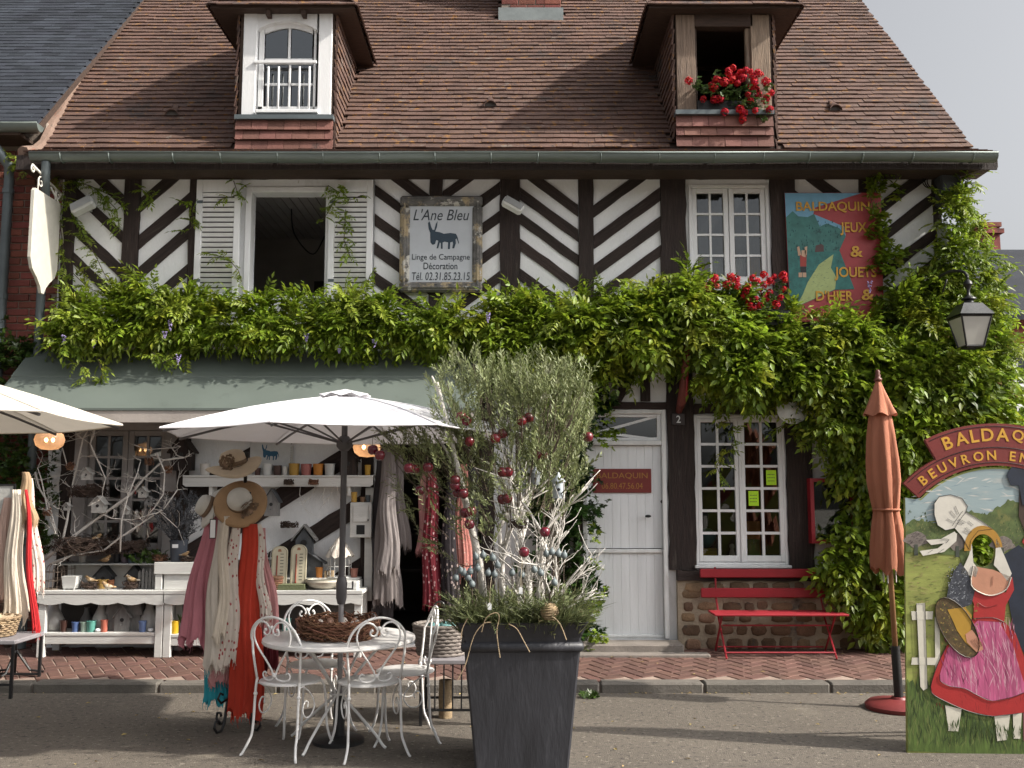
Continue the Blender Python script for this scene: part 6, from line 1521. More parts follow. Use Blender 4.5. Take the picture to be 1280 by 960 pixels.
cprism([(1183,806),(1196,795),(1216,770),(1252,770),(1268,786),(1284,830),(1292,882),(1272,886),(1240,891),(1210,886),(1180,874),(1166,866),(1164,856),(1172,830)], 6, m_red, 'skirt')
cprism([(1185,808),(1222,772),(1248,773),(1264,800),(1276,840),(1282,858),(1264,866),(1240,872),(1222,866),(1206,858),(1188,856),(1176,850),(1175,842)], 7, m_pink, 'apron')
cprism([(1208,712),(1216,735),(1256,736),(1264,716),(1266,732),(1256,752),(1254,773),(1216,772),(1217,752),(1206,728)], 8, m_red, 'bodice')
cprism([(1216,704),(1226,706),(1240,708),(1262,716),(1256,732),(1240,740),(1226,738),(1213,728)], 9, m_skin, 'neckline')
cprism([(1200,700),(1192,712),(1186,730),(1182,752),(1190,760),(1206,756),(1214,752),(1218,735),(1209,712)], 9, mk('painted_sleeve', (.045,.05,.065), .5, .6, 50, spots=[((.25,.27,.3), 70, .62, .04)]), 'sleeve')
el = [(1196+cos(t)*25-sin(t)*10, 782-sin(t)*36-cos(t)*-8) for t in [2*pi*i/24 for i in range(24)]]
m_bsk = mk('painted_basket', (.085,.055,.022), .5, .6, 40, spots=[((.26,.17,.05), 50, .6, .05)]); cprism(el[::-1], 10, m_bsk, 'painted_basket_shape')
cprism([(1184,760),(1206,756),(1214,766),(1212,790),(1218,796),(1226,806),(1220,812),(1206,800),(1196,786),(1190,772)], 11, paint((.42,.24,.03), .5), 'cuff'); cprism([(1206,790),(1214,784),(1226,800),(1228,808),(1220,812),(1208,800)], 12, m_skin, 'hand')
cprism([(1208,655),(1220,650),(1236,660),(1248,672),(1262,706),(1268,716),(1250,724),(1246,700),(1242,680),(1232,668),(1216,680),(1214,700),(1222,714),(1206,722),(1196,706),(1206,694),(1208,678)], 10, m_pw, 'bonnet_lappet') if False else None
m_capw = paint((.66,.63,.56), .5)
bon = [(1172+cos(t)*18, 642+sin(t)*19) for t in [pi*.15+2*pi*.82*i/20 for i in range(21)]]
cprism([(1190,622),(1204,632),(1198,648),(1208,638),(1236,657),(1214,672),(1212,686),(1202,668),(1192,660),(1180,664),(1168,655)][:0] or [(1168,628),(1174,619),(1188,616),(1202,620),(1209,630),(1207,637),(1226,648),(1240,657),(1222,660),(1213,672),(1211,684),(1202,668),(1193,658),(1182,661),(1172,655),(1168,642)][::-1], 8, m_capw, 'bonnet')
hc = hole[0]; pxh = lambda dx, dy: (hc[0]+dx, hc[1]+dy)
def cring(a0, a1, r0, r1, k, mat, name, sx=1.0, sy=1.28):
    n_ = 16; m = MB(); q = [(hc[0]+cos(a0+(a1-a0)*i/n_)*r0*sx, hc[1]+sin(a0+(a1-a0)*i/n_)*r0*sy) for i in range(n_+1)]+[(hc[0]+cos(a1+(a0-a1)*i/n_)*r1*sx, hc[1]+sin(a1+(a0-a1)*i/n_)*r1*sy) for i in range(n_+1)]
    m.prism(q, -.0012*k-.0008, -.0012*(k-1)-.0004); m.build(name, mat, ct)
cring(pi*1.02, pi*.05, hole[1]+.002, hole[1]+.045, 9, paint((.42,.22,.03), .5), 'hair')
cprism([(1214,676),(1216,700),(1222,708),(1219,718),(1200,714),(1206,702),(1211,690)], 9, m_capw, 'bonnet_lappet'); cprism([(1244,668),(1254,690),(1263,712),(1258,722),(1245,706),(1241,702),(1243,690)], 9, m_capw, 'bonnet_lappet')
cprism([(1193,662),(1196,666),(1182,677),(1164,680),(1158,674),(1176,672)], 9, m_capw, 'ribbon'); cprism([(1196,664),(1195,674),(1180,688),(1154,694),(1150,688),(1172,684)], 10, m_capw, 'ribbon')
c2_ = lambda *c: paint(c, .5)
# the man at the right: hat, coat, trousers
cprism([(1257,590),(1262,580),(1276,572),(1310,570),(1318,580),(1316,596),(1308,606),(1308,628),(1276,626),(1272,602),(1262,602)], 8, m_navy, 'hat')
cprism([(1272,628),(1310,628),(1312,660),(1300,690),(1284,692),(1270,660)], 6, paint((.06,.035,.025)), 'beard') if False else None
cprism([(1252,690),(1272,676),(1290,690),(1312,678),(1334,700),(1332,800),(1318,826),(1284,822),(1268,790),(1262,760),(1258,735),(1262,716)], 5, m_navy, 'coat'); cprism([(1273,604),(1309,606),(1312,640),(1304,664),(1282,666),(1272,640)], 5, c2_(.055,.03,.02), 'painted_hair'); cprism([(1281,614),(1304,614),(1306,640),(1300,658),(1288,660),(1280,642)], 7, m_skin, 'painted_face')
for q in ([(1284,630),(1289,629)],[(1297,629),(1302,630)],[(1287,650),(1293,653),(1299,650)],[(1293,632),(1290,642),(1294,643)]):
    m = MB(); m.tube([(bz(*p)[0], -.0100, bz(*p)[1]) for p in q], .002, 4); m.build('painted_line', m_ink2, ct)
cprism([(1276,672),(1290,690),(1304,674),(1300,662),(1280,664)], 6, m_red, 'neckerchief')
cprism([(1276,822),(1326,826),(1322,920),(1304,922),(1300,850),(1296,922),(1278,920)], 4, paint((.16,.05,.06)), 'trousers')
# brushwork and ink outlines
def strokes(n_, px0, px1, py0, py1, L_, w_, ang, k, mat, seed, curve=0):
    rq = random.Random(seed); m = MB()
    for i in range(n_):
        x, z = bz(rq.uniform(px0,px1), rq.uniform(py0,py1)); l = L_*rq.uniform(.5,1.2); t = ang+rq.gauss(0,.22); w = w_*rq.uniform(.5,1.2); d = (cos(t)*l, sin(t)*l); n2 = (-sin(t)*w, cos(t)*w); y = -.0012*k-.0009
        if not .012 < x < RW-.03 or not .02 < z or (abs(x-hole[0][0]) < .11 and abs(z-hole[0][1]) < .14): continue
        m.add([(x-n2[0]*.3,y,z-n2[1]*.3),(x+d[0]*.5-n2[0],y,z+d[1]*.5-n2[1]),(x+d[0],y,z+d[1]),(x+d[0]*.5+n2[0],y,z+d[1]*.5+n2[1])], [(0,1,2,3)])
    m.build('brush_strokes', mat, ct, kind='stuff')
def inkline(pts, k, w_=.0022, mat=None, closed=False): m = MB(); m.tube([(bz(*p)[0], -.0012*k-.0008, bz(*p)[1]) for p in pts], w_, 4, sm=0 if closed else 3, closed=closed); m.build('painted_line', mat or m_ink2, ct)
c_ = lambda *c: paint(c, .5)
strokes(260, 1133, 1282, 694, 850, .05, .0035, .05, 1, c_(.30,.28,.10), 1); strokes(200, 1133, 1282, 700, 860, .04, .003, .1, 1, c_(.12,.15,.04), 2); strokes(60, 1140, 1282, 702, 800, .02, .002, .3, 1, c_(.28,.12,.10), 3)
strokes(70, 1134, 1282, 592, 650, .09, .005, .06, 1, c_(.55,.55,.52), 4); strokes(50, 1134, 1282, 598, 655, .08, .004, .06, 1, c_(.24,.32,.36), 5)
strokes(240, 1134, 1282, 640, 690, .018, .005, 1.2, 2, c_(.05,.08,.025), 6); strokes(200, 1134, 1282, 650, 690, .018, .004, 1.0, 2, c_(.17,.18,.06), 7)
strokes(330, 1134, 1282, 862, 936, .10, .004, pi/2, 2, c_(.035,.06,.015), 8); strokes(260, 1134, 1282, 866, 936, .09, .003, pi/2, 2, c_(.14,.17,.05), 9); strokes(60, 1180, 1280, 905, 925, .07, .004, pi/2, 12, c_(.045,.075,.02), 10)
strokes(120, 1196, 1270, 780, 862, .10, .0028, 1.75, 7, c_(.60,.33,.40), 11); strokes(110, 1182, 1270, 785, 860, .10, .003, 1.7, 7, c_(.24,.03,.10), 12); strokes(60, 1184, 1208, 706, 752, .014, .004, .4, 9, c_(.28,.30,.33), 13); strokes(50, 1184, 1210, 704, 752, .014, .004, 2, 9, c_(.012,.014,.02), 14)
strokes(60, 1174, 1222, 752, 808, .014, .005, .5, 10, c_(.30,.22,.05), 15); strokes(40, 1176, 1200, 752, 800, .012, .004, 2, 10, c_(.04,.07,.02), 16); strokes(26, 1170, 1290, 868, 888, .05, .0018, 1.6, 6, c_(.20,.012,.015), 17); strokes(80, 1135, 1160, 666, 682, .02, .002, .4, 4, c_(.09,.07,.07), 18); strokes(50, 1240, 1278, 666, 684, .02, .002, .4, 4, c_(.09,.07,.07), 19)
bo_ = [(1168,628),(1174,619),(1188,616),(1202,620),(1209,630),(1207,637),(1226,648),(1240,657),(1222,660),(1213,672),(1211,684),(1202,668),(1193,658),(1182,661),(1172,655),(1168,642)]
inkline(bo_, 9, .0016, closed=True)
for q in ([(1193,658),(1199,648),(1207,637)],[(1190,655),(1196,646),(1203,636)],[(1196,650),(1204,652)],[(1198,646),(1207,650)],[(1195,644),(1188,636)],[(1198,640),(1194,630)],[(1192,650),(1184,646)],[(1204,660),(1212,664)],[(1210,648),(1216,653)],[(1207,656),(1214,662)]): inkline(q, 10, .0011)
inkline([(1183,806),(1172,830),(1164,856),(1166,866),(1180,874),(1210,886),(1240,891),(1272,886)], 8, .002); inkline([(1175,842),(1176,850),(1188,856),(1206,858),(1222,866),(1240,872),(1264,866),(1282,858)], 9, .0016); inkline([(1216,770),(1240,768),(1254,773)], 9, .0018); inkline([(1222,750),(1232,755),(1246,751)], 10, .0014, c_(.2,.012,.015)); inkline([(1216,704),(1213,728),(1226,738),(1240,740),(1256,732),(1262,716)], 11, .004, c_(.60,.55,.48)); inkline([(1240,716),(1239,728)], 11, .0012, c_(.25,.1,.07)); inkline(el, 12, .0028, c_(.035,.022,.01), closed=True)
for q in ([(1146,754),(1157,753),(1160,860),(1155,863),(1151,858)],): inkline(q, 6, .0014, closed=True)
for i in range(4): inkline([(1214+i*4,796-i*1.5),(1222+i*2,806-i*1.2)], 14, .0012, c_(.2,.07,.04))
for q in ([(1182,677),(1186,672),(1176,672)],[(1172,690),(1180,684)],[(1160,690),(1166,686)]): inkline(q, 11, .001)
# the arch and its words
def band(r_out, r_in, a1_, k, mat, name): m = MB(); m.prism(arc(r_in, a1_, pi-a1_, 36)+arc(r_out, pi-a1_, a1_, 36), -.001*k-.012, .0225+.0006*k); m.build(name, mat, ct)
a_in = ab if ab > pi/2 else pi-ab; a_up = aa if aa > pi/2 else pi-aa
band(R2, R3, pi-a_in, 0, m_signred, 'lower_band'); band(R1, R2*.985, pi-a_up, 1, m_signred, 'upper_band')
m_line = paint((.02,.012,.014), .5)
for r in (R3+.022, R2*.99-.004 if False else R2-.016): m = MB(); m.tube([(x,-.0135,z) for x, z in arc(r, pi-a_in+.03, a_in-.03, 30)], .0022, 4); m.build('painted_line', m_line, ct)
m = MB(); m.tube([(x,-.0145,z) for x, z in arc(R1-.018, pi-a_up+.02, a_up-.02, 30)], .0022, 4); m.build('painted_line', m_line, ct)
def arc_text(s, r, span, h, widths, bold, yy):
    tot = sum(widths); a0 = pi/2+span/2; acc = 0
    for ch, w in zip(s, widths):
        a_ = a0-span*(acc+w/2)/tot; acc += w
        if ch == ' ': continue
        lettering(ch, AC.x+cos(a_)*r, AC.y+sin(a_)*r, yy, None, h, m_gold, ct, bold, 0, -(a_-pi/2), 'letter')
wd = {'I':.45,' ':.75,'E':.85,'J':.7,'L':.8,'Q':1.1,'O':1.1,'A':1.08,'D':1.05,'G':1.05}
ma = (R1+R2)/2; s1 = 'BALDAQUIN'; s2 = 'BEUVRON EN AUGE'
arc_text(s1, ma-.003, 2*(a_up-pi/2)-.16, (R1-R2)*.60, [wd.get(c,1) for c in s1], .018, -.0138)
arc_text(s2, (R2+R3)/2, 2*(a_in-pi/2)-.16, (R2-R3)*.46, [wd.get(c,1) for c in s2], .018, -.0128)
m = MB(); m.box(.28,.32,.0235,.06,.0,1.3); m.build('back_batten', m_greywood, ct); m = MB(); m.box(RW-.32,RW-.28,.0235,.06,.0,1.3); m.build('back_batten', m_greywood, ct)
for x in (.3, RW-.3): m = MB(); m.tube([(x,.05,1.2),(x,.55,.015)], .018, 4); m.build('prop', m_greywood, ct)

# --- red folding bench
bp0 = XZ(886,790,-.42)[0]; bp1 = XZ(1056,790,-.42)[0]; zg = pave_z(-.4)
bn = thing('folding_bench', 'red painted folding bench of slats below the right window', 'bench', ((bp0+bp1)/2, -.36, zg)); hw = (bp1-bp0)/2; zb0 = lambda py, Y: W(960, py, Y).z-zg
zs_ = zb0(766,-.45)
for k in range(4): m = MB(); m.bev(-hw+.03, hw-.0, -.20+k*.085, -.13+k*.085, zs_-.02, zs_, .006); m.build('seat_slat', m_redpaint, bn)
for (pt, pb, y) in ((711,722,.21),(735,747,.185)):
    z1, z0 = zb0(pt, y-.36), zb0(pb, y-.36); m = MB(); m.bev(-hw-.02, hw-.09, y-.012, y+.012, z0, z1, .01); m.build('back_slat', m_redpaint, bn)
for sx in (-1,1):
    x = sx*(hw-.13)
    for nm, q in (('leg',[(x,-.20,.0),(x,.16,zs_-.02)]),('back_leg',[(x+.02*sx,.20,.0),(x+.02*sx,-.14,zs_-.02)]),('back_post',[(x,.10,zs_-.06),(x,.20,zs_+.10),(x,.225,zb0(709,-.15))])): m = MB(); m.tube(q, .0095, 5); m.build(nm, m_redpaint, bn)
for y, z in ((-.165,.05),(.17,.05),(-.05,.28)): m = MB(); m.tube([(-hw+.13,y,z),(hw-.13,y,z)], .008, 5); m.build('stretcher', m_redpaint, bn)
# ================================================================ SCARVES, HATS, SHOP GOODS
def wpt(px, py, Y): return W(px, py, Y)
# --- iron scarf stand with scrolled feet
SP = Vector((G(292, 915).x, G(292, 915).y+.10, 0)); SY = SP.y
ss = thing('scarf_stand', 'black wrought iron stand on scrolled feet hung with hats and scarves', 'stand', SP)
m = MB(); m.tube([(0,0,.36),(0,0,1.90)], .013, 8); m.tube([(0,0,1.90),(0,0,1.94)], .02, 8); m.build('pole', m_iron, ss, smooth=True)
for k in range(4):
    t = pi/4+k*pi/2+.25; c, s_ = cos(t), sin(t); m = MB()
    pts = [(.0,.50),(.02,.42),(.06,.30),(.10,.22),(.115,.14),(.125,.06),(.15,.014),(.19,.012),(.215,.045),(.205,.085),(.175,.085),(.165,.062)]
    m.tube([(c*r, s_*r, z) for r, z in pts], .010, 6); m.tube([(c*r, s_*r, z) for r, z in ((.10,.22),(.16,.20),(.19,.235),(.17,.27),(.145,.255))], .008, 6); m.build('scrolled_foot', m_iron, ss, smooth=True)
for k in range(6):
    t = k*pi/3; c, s_ = cos(t), sin(t); m = MB(); z0 = 1.55+.05*(k % 2); m.tube([(0,0,z0),(c*.08,s_*.08,z0+.02),(c*.13,s_*.13,z0),(c*.145,s_*.145,z0+.05)], .006, 6); m.build('hook', m_iron, ss, smooth=True)
def scarf(label, px_t, py_t, px_b, py_b, Y, w_top, w_bot, mat, folds=5, ph=0., dep=.45, amp=.22, ragged=.06, name='scarf', group='scarves on the stands', nk=84, slant=0):
    """a length of cloth gathered at the top and falling in folds"""
    A, B = W(px_t, py_t, Y), W(px_b, py_b, Y); m = MB(); n_ = 26; vs = []; rq = random.Random(int(px_t*7+py_b))
    for j in range(n_+1):
        f = j/n_; c = A.lerp(B, f)-A
        wv = w_top+(w_bot-w_top)*(f**.75)
        for k in range(nk):
            t = 2*pi*k/nk; fold = amp*1.25*min(1,.45+f)*(sin(folds*t+ph+f*1.6+.5*sin(f*5+ph))*.55+.32*sin((2*folds+1)*t+ph*1.7-f*2.6)+.28*sin((3*folds+2)*t-ph+f*4)*f); r = wv*(1+fold)
            z = c.z
            if j >= n_-1: z += (ragged*.35*sin(folds*t+ph*2)+ragged*.3*sin(7*t+ph)+ragged*.35*rq.uniform(-1,1))*(1 if j == n_ else .3)
            vs.append((c.x+cos(t)*r*(1+.07*sin(f*7+ph*3))+.014*sin(f*8+ph)+slant*f, sin(t)*r*dep, z))
    m.add(vs, [(j*nk+k, (j+1)*nk+k, (j+1)*nk+(k+1)%nk, j*nk+(k+1)%nk) for j in range(n_) for k in range(nk)]+[tuple(range(nk))])
    o = m.build(name, mat, None, True, A)
    fr = MB()
    for k in range(0, nk, 2):
        p = Vector(vs[n_*nk+k]); fr.tube([p, p+Vector((rq.gauss(0,.004), rq.gauss(0,.004), -rq.uniform(.012,.04)))], .0016, 3)
    fr.build('fringe', mat, o, kind='stuff'); return tag(o, label, 'scarf', group)
m_pinks = fabric('pink_scarf', (.50,.19,.23)); m_creams = fabric('cream_scarf', (.66,.60,.53)); m_redsc = fabric('orange_red_scarf', (.50,.045,.022)); m_teal = fabric('teal_scarf', (.03,.34,.42)); m_greysc = fabric('grey_scarf', (.42,.38,.36))
def dotted(name, col, dot, sc=-42, th=.30): return mk(name, col, .9, .12, 9, .5, 45, trans=.14, stretch=(1,1,.6), spots=[(dot, sc, th, .06)])
m_dotc = dotted('dotted_cream_scarf', (.70,.62,.55), (.36,.06,.06)); m_palepink = fabric('pale_pink_scarf', (.58,.28,.28)); m_wine = fabric('wine_scarf', (.16,.02,.03)); m_ragc = fabric('ragged_cream', (.68,.60,.50))
scarf('dusty pink tulle scarf at the left of the front stand', 268, 640, 248, 802, SY-.02, .05, .125, m_pinks, 7, .4, .5, .25)
scarf('pale grey-cream scarf hanging left of the dotted one on the front stand', 277, 650, 268, 835, SY-.11, .035, .075, m_creams, 4, 1.1, .6)
scarf('cream crinkled scarf over the pale grey-cream one on the front stand', 282, 645, 276, 800, SY-.15, .02, .042, m_ragc, 4, 2.6, .6, .3, .08)
scarf('cream scarf with red dots in the middle of the front stand', 294, 655, 286, 830, SY-.13, .025, .062, m_dotc, 3, 2.2, .6)
scarf('long orange-red scarf falling to the ankle of the front stand', 312, 655, 306, 893, SY-.10, .055, .105, m_redsc, 5, .9, .6, .25, .07)
scarf('narrow cream dotted scarf right of the orange-red one', 322, 655, 330, 772, SY-.10, .020, .038, m_dotc, 3, .2, .6)
scarf('pale pink scarf at the right edge of the front stand', 326, 660, 338, 800, SY-.02, .03, .065, m_palepink, 5, 3., .55)
scarf('dark wine scarf behind the chair on the front stand', 322, 700, 336, 835, SY+.06, .03, .06, m_wine, 4, 1., .6)
scarf('pink gauze scarf hanging low beneath the cream ones', 286, 720, 278, 852, SY-.03, .04, .085, m_palepink, 6, 2., .5)
scarf('bright teal scarf end peeping out below the pink ones', 276, 780, 270, 878, SY+.02, .04, .085, m_teal, 6, .2, .5)
scarf('lilac-grey scarf low at the back of the front stand', 300, 700, 292, 850, SY+.08, .05, .09, m_greysc, 5, .2, .5)
p = W(266,661,SY-.18); t_ = thing('price_tag', 'white swing tag with dark edge hanging on the pink scarf', 'tag', p); m = MB(); m.box(-.02,.02,-.001,.001,-.065,.065); m.build('card', m_white, t_); m = MB(); m.ring([(-.022,-.068),(.022,-.068),(.022,.068),(-.022,.068)],[(-.018,-.062),(.018,-.062),(.018,.062),(-.018,.062)],-.0025,-.0012); m.build('border', m_iron, t_); m = MB(); m.tube([(0,0,.06),(.002,.02,.16)], .0015, 4); m.build('string', m_iron, t_)
m_straw = mk('straw', (.60,.49,.36), .85, .12, 8, .5, 160); m_straww = mk('white_straw', (.62,.60,.55), .85, .1, 8, .5, 160); m_strawb = mk('brown_straw', (.38,.24,.13), .85, .15, 8, .5, 160); m_ros = mk('jute_flower', (.24,.165,.11), .9, .3, 30, rnd=.3)
def hat(label, p, r, crown, rot, mb, mc, flower, wave=.02, ph=0):
    g = thing('sun_hat', label, 'hat', p); g.rotation_euler = rot; m = MB(); n_ = 40; prof = [(crown,.0),(crown*1.05,-.004),(r*.72,-.006),(r*.9,-.016),(r,-.03)]; vs = []
    for r_, z in prof:
        for k in range(n_): t = 2*pi*k/n_; vs.append((cos(t)*r_, sin(t)*r_, z+wave*(r_/r)**2*sin(2*t+ph)))
    m.add(vs, [(j*n_+k,j*n_+(k+1)%n_,(j+1)*n_+(k+1)%n_,(j+1)*n_+k)[::-1] for j in range(len(prof)-1) for k in range(n_)]); o = m.build('brim', mb, g, smooth=True); md = o.modifiers.new('t','SOLIDIFY'); md.thickness = .004
    h = crown*1.05; m = MB(); m.lathe([(crown*1.01,-.003),(crown*.99,h*.35),(crown*.93,h*.65),(crown*.78,h*.88),(crown*.45,h),(0,h*.99)], n=28); m.build('crown', mc, g, smooth=True)
    m = MB(); m.lathe([(crown*1.025,.0),(crown*1.02,.03)], n=28); m.build('band', m_ros, g, smooth=True)
    a_, rr_ = flower; fp = Vector((cos(a_)*crown*1.05, sin(a_)*crown*1.05, .035)); V = []; nrm = Vector((cos(a_), sin(a_), .3)).normalized(); s = nrm.orthogonal().normalized(); u = nrm.cross(s); m = MB(); rng = random.Random(7)
    for k in range(60):
        q = rng.random()**.6; t = k*2.4; c = fp+(s*cos(t)+u*sin(t))*rr_*q+nrm*.02*(1.2-q); d = (s*cos(t)+u*sin(t))*.9+nrm*rng.uniform(.3,1); d.normalize(); e = d.cross(nrm).normalized()*rr_*.22
        m.add([c-e, c+e, c+e+d*rr_*.3, c-e+d*rr_*.3], [(0,1,2,3)])
    m.build('rosette', m_ros, g)
hat('wide beige straw sun hat with rosette, topmost on the scarf stand', W(292,580,SY-.02), .20, .095, (radians(16), radians(-8), 0), m_straw, m_straw, (radians(-95), .052), .035, .6)
hat('brown-brimmed sun hat with white crown tipped toward the street', W(300,627,SY-.10), .188, .088, (radians(62), radians(14), 0), m_strawb, m_straww, (radians(-32), .066), .01, .2)
hat('plain white straw hat tipped sideways behind the brown-brimmed one', W(261,634,SY+.02), .155, .08, (radians(30), radians(-62), 0), m_straww, m_straww, (radians(180), .005), .01)
# --- second scarf stand at the far left
LY = -1.12; lp_ = Vector((W(26,700,LY).x, LY, 0)); ls = thing('scarf_stand', 'dark scarf stand at the far left edge wrapped in pale scarves', 'stand', lp_)
m = MB(); m.tube([(0,0,.10),(0,0,1.70)], .014, 8); m.ball((0,0,1.72), .03, 8); m.build('pole', m_iron, ls, smooth=True)
for k in range(3): t = k*2.09+.4; m = MB(); m.tube([(0,0,.3),(cos(t)*.12,sin(t)*.12,.12),(cos(t)*.24,sin(t)*.16,.105)], .011, 6); m.build('leg', m_iron, ls)
scarf('knotted tan scarf at the top of the left stand', 31, 590, 34, 655, LY-.06, .025, .07, fabric('tan_scarf', (.36,.25,.15)), 4, .5, .8)
scarf('cream scarf with tiny red dots on the left stand', 36, 598, 47, 738, LY-.02, .02, .062, m_dotc, 4, 1.5, .6)
scarf('ragged cream fringed scarf on the left stand', 20, 612, 18, 770, LY-.10, .035, .085, m_ragc, 5, .2, .6, .28, .1)
scarf('narrow scarlet scarf on the left stand', 32, 612, 43, 790, LY-.13, .012, .030, fabric('scarlet_scarf', (.50,.02,.025)), 3, .1, .7)
scarf('pale pink lace scarf at the far left of the left stand', 8, 622, 6, 748, LY-.06, .03, .07, fabric('lace_pink', (.52,.36,.30)), 6, 2.1, .6)
p = W(8,625,LY+.05); pf = thing('framed_picture', 'dark-framed pale drawing behind the left scarves', 'picture', p); m = MB(); m.ring([(-.10,-.14),(.075,-.14),(.075,.14),(-.10,.14)],[(-.085,-.125),(.06,-.125),(.06,.125),(-.085,.125)],-.01,.01); m.build('frame', m_iron, pf); m = MB(); m.box(-.085,.06,-.002,.006,-.125,.125); m.build('sheet', mk('drawing', (.50,.50,.47), .8, .3, 20), pf)
# --- display tables with wicker
m_wick = mk('wicker', (.30,.215,.13), .8, .3, 14, .8, 50, stretch=(1,1,4), rnd=.1); m_wickg = mk('grey_wicker', (.22,.19,.17), .8, .3, 14, .8, 50, stretch=(1,1,4), rnd=.1)
def basket(g, rx, ry, h, mat, flare=1.15, n_=40, rows=9, name='weave'):
    m = MB()
    for j in range(rows):
        f = j/(rows-1); s = 1+(flare-1)*f; z = .012+h*f*.96
        m.tube([(cos(t)*rx*s*(1+.03*(-1)**(k+j)), sin(t)*ry*s*(1+.03*(-1)**(k+j)), z) for k, t in enumerate([2*pi*i/n_ for i in range(n_)])], h/rows*.58, 5, closed=True)
    m.build(name, mat, g, smooth=True, kind='stuff')
    m = MB(); m.tube([(cos(t)*rx*flare, sin(t)*ry*flare, h) for t in [2*pi*i/24 for i in range(24)]], .012, 6, closed=True); m.build('rim', mat, g, smooth=True)
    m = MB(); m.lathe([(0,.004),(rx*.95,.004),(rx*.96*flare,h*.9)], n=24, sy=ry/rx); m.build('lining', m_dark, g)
    return g
def lowtable(label, p, wx, wy, h, bars=False):
    g = thing('display_table', label, 'table', p); m = MB(); m.bev(-wx/2, wx/2, -wy/2, wy/2, h-.035, h, .006); m.build('tabletop', paint((.27,.255,.27), .45), g)
    for sx in (-1,1):
        for sy in (-1,1): m = MB(); x, y = sx*(wx/2-.02), sy*(wy/2-.02); m.box(x-.011,x+.011,y-.011,y+.011,.0,h-.036); m.build('leg', m_iron, g)
    for sy in (-1,1): m = MB(); y = sy*(wy/2-.02); m.box(-wx/2+.032, wx/2-.032, y-.008, y+.008, .10, .116); m.build('stretcher', m_iron, g)
    if bars:
        for i in range(7): x = -wx/2+.12+i*(wx-.24)/6; m = MB(); m.tube([(x,-wy/2+.02,.117),(x,-wy/2+.02,h-.036)], .006, 5); m.build('bar', m_iron, g)
    return g
q = G(20, 873); lt = lowtable('low black-legged table with grey top at the far left, a basket on it', Vector((-4.44, q.y+.22, 0)), .86, .50, .46)
bk = basket(thing('wicker_basket', 'wicker basket lined with cloth on the low table at far left', 'basket', Vector((-4.40, q.y+.20, .462))), .25, .17, .15, m_wick)
m = MB(); rng = random.Random(2); vs = []; n_ = 14
for i in range(n_+1):
    for j in range(n_+1): u, v = i/n_*2-1, j/n_*2-1; vs.append((u*.24, v*.16, .13+.07*max(0,1-u*u-v*v)+.02*sin(u*7+v*3)+.015*sin(v*9)))
m.add(vs, [(i*(n_+1)+j,(i+1)*(n_+1)+j,(i+1)*(n_+1)+j+1,i*(n_+1)+j+1) for i in range(n_) for j in range(n_)]); tag(m.build('folded_cloth', mk('print_cloth', (.42,.33,.22), .9, .3, 20, spots=[((.25,.05,.10), 12, .6, .05)]), None, True, Vector((-4.40, q.y+.20, .462))), 'crumpled tan printed cloth lying in the far left basket', 'cloth')
rt_ = lowtable('low black barred table beside the planter carrying a grey wicker basket', Vector((-.36, -2.34, 0)), .62, .46, .46, True)
bk = basket(thing('wicker_basket', 'grey wicker basket behind the right-hand bistro chair', 'basket', Vector((-.52, -2.34, .462))), .17, .15, .21, m_wickg, 1.2)
m = MB()
for i in range(5): m.ball((-.52+.07*cos(i*1.3), -2.34+.06*sin(i*1.3), .462+.20), .05, 8, .6)
tag(m.build('teal_cloth', paint((.10,.22,.22), .8), None, True), 'dull teal bundle of cloth in the grey wicker basket', 'cloth')
cn = thing('walking_cane', 'black hooked cane handle standing in the grey wicker basket', 'cane', Vector((-.50,-2.36,.48))); m = MB(); pts = [(0,0,0),(0,0,.33)]+[(-.035+cos(t)*.035, 0, .33+sin(t)*.035) for t in [i*pi/8 for i in range(1,9)]]+[(-.07,0,.31)]; m.tube(pts, .008, 8); m.build('shaft', mk('cane_lacquer', (.02,.018,.018), .2, .1), cn, smooth=True)
for k, (dx, hh, c) in enumerate(((-.13,.27,(.40,.27,.10)),)):
    g = thing('bottle_vase', ('straw-coloured tall woven pot under the barred table',)[k], 'vase', Vector((-.36+dx, -2.30, .0))); m = MB(); m.lathe([(0,0),(.05,0),(.052,hh*.5),(.05,hh),(.042,hh),(.04,hh*.6),(0,hh*.55)], n=14); m.build('body', m_wick, g, smooth=30)

